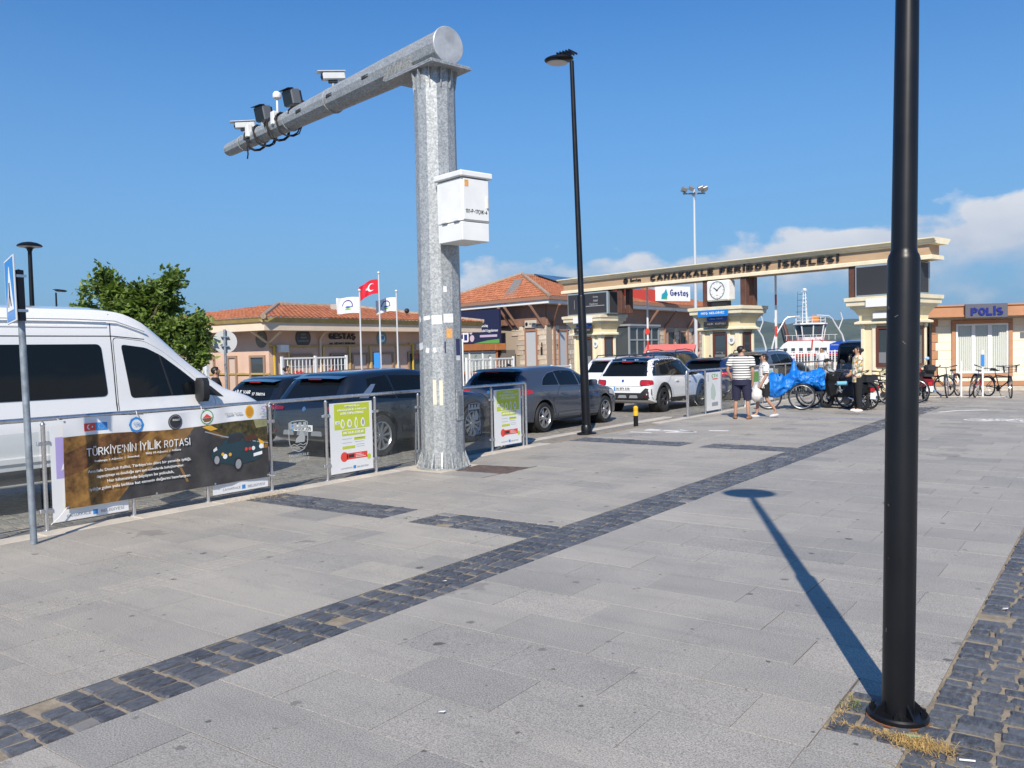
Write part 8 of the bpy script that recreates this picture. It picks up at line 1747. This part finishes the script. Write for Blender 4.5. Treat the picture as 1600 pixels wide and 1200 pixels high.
def hull(u, v):
    x = -7.5+15*u; w = 2.6*(1-max(0, (abs(x)-4)/3.6)**2*.9); z = 0+1.9*v+.5*v*max(0, (x/7.5))**2; return (x, -w*(.8+.2*v), z)
b = MB().grid(hull, 24, 4); h2 = MB().grid(lambda u, v: (hull(u, v)[0], -hull(u, v)[1], hull(u, v)[2]), 24, 4); h2.f = [f[::-1] for f in h2.f]; b.add(h2.v, h2.f); d = MB().grid(lambda u, v: (hull(u, 1)[0], hull(u, 1)[1]*(1-2*v), hull(u, 1)[2]), 24, 2); b.add(d.v, d.f); b.build('hull', HULLM, tg, True)
for k in range(24): x = -6.8+.59*k; u = (x+7.5)/15; p = hull(u, .85); MB().lathe([(.2, -.08), (.3, -.08), (.3, .08), (.2, .08)], 10, (p[0], p[1]-.1, p[2]), 'y').build('fender', RUBBER, tg)
MB().tube([hull(k/30, 1) for k in range(31)], .09, 6).build('bulwark_rail', TR, tg)
MB().prism([(-4.4, 1.9), (4.3, 1.9), (4.3, 2.9), (3.0, 4.1), (1.6, 4.25), (-2.6, 4.25), (-3.2, 3.9), (-4.4, 2.6)], -1.9, 1.9, 'xz').build('deckhouse', TW, tg); MB().box(-3.0, -1.92, 4.26, 2.8, 1.92, 4.32).box(-4.4, -1.93, 2.28, 4.3, -1.9, 2.4).build('red_band', TR, tg)
for k in range(6): MB().bbox(-3.2+1.05*k, -1.93, 2.7, -2.7+1.05*k, -1.905, 3.3, .02).build('porthole', WGL, tg)
wh = MB(); n = 8; base = [(1.7*math.cos(2*PI*(k+.5)/n), 1.6*math.sin(2*PI*(k+.5)/n)) for k in range(n)]
fr = MB()
for k in range(n):
    x, y = base[k]; fr.tube([(x, y, 4.33), (x*1.22, y*1.22, 6.35)], .09, 6)
MB().lathe([(1.75, 4.3), (1.82, 4.75), (1.7, 4.76)], 8).xf(Matrix.Rotation(PI/8, 4, 'Z')).build('wheelhouse_base', TW, tg); fr.build('window_post', TW, tg)
for k in range(n):
    (x0, y0), (x1, y1) = base[k], base[(k+1) % n]; MB().add([(x0*1.06, y0*1.06, 4.78), (x1*1.06, y1*1.06, 4.78), (x1*1.2, y1*1.2, 6.3), (x0*1.2, y0*1.2, 6.3)], [(0, 1, 2, 3)]).build('pane', WGL, tg)
MB().lathe([(2.2, 6.36), (2.3, 6.45), (2.25, 6.62), (0, 6.7)], 8).xf(Matrix.Rotation(PI/8, 4, 'Z')).build('wheelhouse_roof', TW, tg)
b = MB(); [b.tube([(2.0*math.cos(2*PI*k/10), 1.9*math.sin(2*PI*k/10), 6.6), (2.0*math.cos(2*PI*k/10), 1.9*math.sin(2*PI*k/10), 7.4)], .035, 5) for k in range(10)]; [b.tube([(2.0*math.cos(2*PI*k/20), 1.9*math.sin(2*PI*k/20), z) for k in range(20)], .03, 5, close=True) for z in (7.0, 7.4)]; b.build('roof_railing', TW, tg)
b = MB(); [b.tube([(-.75+.28*sx, .3*sy, 6.6), (-.75+.12*sx, .14*sy, 11.0)], .055, 5) for sx in (1, -1) for sy in (1, -1)]; [b.box(-1.0, -.3+.015*k, 6.9+.5*k, -.5, .3-.015*k, 6.95+.5*k) for k in range(9)]; b.build('mast', TW, tg)
MB().box(-1.15, -.3, 10.95, -.35, .3, 11.02).sphere((-.75, 0, 11.2), (.3, .3, .18), 12, 6).build('radar', TW, tg); b = MB(); [b.tube([(-1.9+.1*k, 0, 8.2+.8*k), (-.6, 0, 8.2+.8*k)], .03, 5) for k in range(4)]; b.tube([(-1.75, 0, 7.2), (-1.7, 0, 10.9)], .025, 5).build('aerials', HULLM, tg)
MB().bbox(.2, -.5, 6.7, 1.2, .4, 7.7, .1).build('fire_monitor', mat('monitor_orange', (.55, .2, .04), .5), tg); MB().tube([(-3.2, 1.1, 3.8), (-3.6, 1.1, 5.6), (-4.0, 1.1, 6.9)], [.34, .3, .26], 10).build('funnel', mat('funnel_brown', (.12, .05, .035), .5), tg); MB().tube([(-3.0, -1.1, 3.8), (-3.4, -1.1, 5.4), (-3.7, -1.1, 6.7)], [.3, .28, .2], 10).build('funnel', HULLM, tg)
MB().tube([(3.9, -1.4, 2.9), (1.6, -1.95, 4.4)], .07, 6).tube([(.5, -1.97, 2.0), (.7, -1.97, 4.4)], .09, 6).build('ladder', TR, tg); b = MB(); [b.tube([(-4.4+.8*k, -1.85, 4.3), (-4.4+.8*k, -1.85, 5.0)], .03, 5) for k in range(2, 11)]; b.tube([(-3.0, -1.85, 5.0), (3.9, -1.85, 5.0)], .03, 5).build('deck_railing', TW, tg)
for x, z in ((4.5, 3.3), (5.1, 3.2), (5.5, 2.9)): MB().sphere((x, -1, z), .42, 10, 6).build('red_buoy', TR, tg, True)
t = thing('cargo_boat', 'red trimmed deck of a small boat under a bright blue cover by the quay', 'boat', (-21.0, 82, -1.7), R(-6)); MB().prism([(-4, .0), (3.6, .0), (4.6, 2.5), (-4.2, 2.3)], -1.2, 1.2, 'xz').build('hull', HULLM, t); MB().prism([(-4.25, 2.3), (4.6, 2.5), (4.65, 2.75), (-4.25, 2.55)], -1.25, 1.25, 'xz').build('gunwale', TR, t); MB().prism([(-1.2, 2.6), (.95, 2.7), (.9, 3.75), (-.3, 3.72), (-1.15, 3.45)], -.7, .7, 'xz').build('cover', mat('cover_blue', (.01, .07, .45), .5, bump=.4, bs=6, bd=.04), t); text('ÇANAKKALE', PW, t, (-.7, -.705, 3.35), (PI/2, 0, 0), w=.7, h=.12)
# ---- vendor cart with red awning inside the harbour
vc = thing('vendor_cart', 'small vendor cart with a scalloped red awning inside the harbour yard', 'cart', (-18.75, 40, gz(-18.75)), R(8)); AW = mat('awning_red', (.58, .15, .13), .75, var=.12, vs=3)
MB().prism([(-.55, 2.02), (0, 2.38), (.55, 2.02), (.55, 2.0), (0, 2.35), (-.55, 2.0)], -1.3, 1.3, 'yz').build('awning', AW, vc); b = MB()
for s in (-.55, .55):
    for k in range(14): x0 = -1.3+2.6*k/14; w = 2.6/14; b.add([(x0, s, 2.0), (x0+w, s, 2.0), (x0+w, s, 1.88), (x0+w*.5, s, 1.80), (x0, s, 1.88)], [(0, 1, 2, 3, 4)])
b.build('scalloped_valance', mat('valance_pink', (.7, .35, .28), .75), vc)
for x in (-1.2, 1.2):
    for y in (-.5, .5): MB().cyl((x, y, .2), (x, y, 2.02), .025, n=8).build('post', STEEL, vc)
MB().bbox(-1.2, -.5, .5, 1.2, .5, 1.15, .03).build('counter', mat('cart_cream', (.62, .5, .38), .6), vc); MB().bbox(-1.1, -.42, 1.152, .2, .42, 1.5, .02).build('glass_case', WGL, vc)
for x in (-.8, .8): MB().lathe([(.2, -.03), (.25, -.03), (.25, .03), (.2, .03)], 16, (x, -.45, .25), 'y').build('wheel', RUBBER, vc)
t = thing('quay_lamp', 'thin white lamp mast behind the terminal roof left of the roof sign', 'street lamp', (-27, 56, -.3)); MB().lathe([(.06, 0), (.05, 7.4), (.03, 7.5)], 8).sphere((0, 0, 7.6), .14, 10, 6).build('pole', POLE, t, True)
t = thing('blue_notice', 'small blue notice hung on the quay fence beside the black van', 'notice', (-12.0, 57.9, .5)); MB().box(0, 0, 0, 1.0, .03, .55).build('board', mat('notice_blue', (.15, .3, .65), .5), t)
finish()
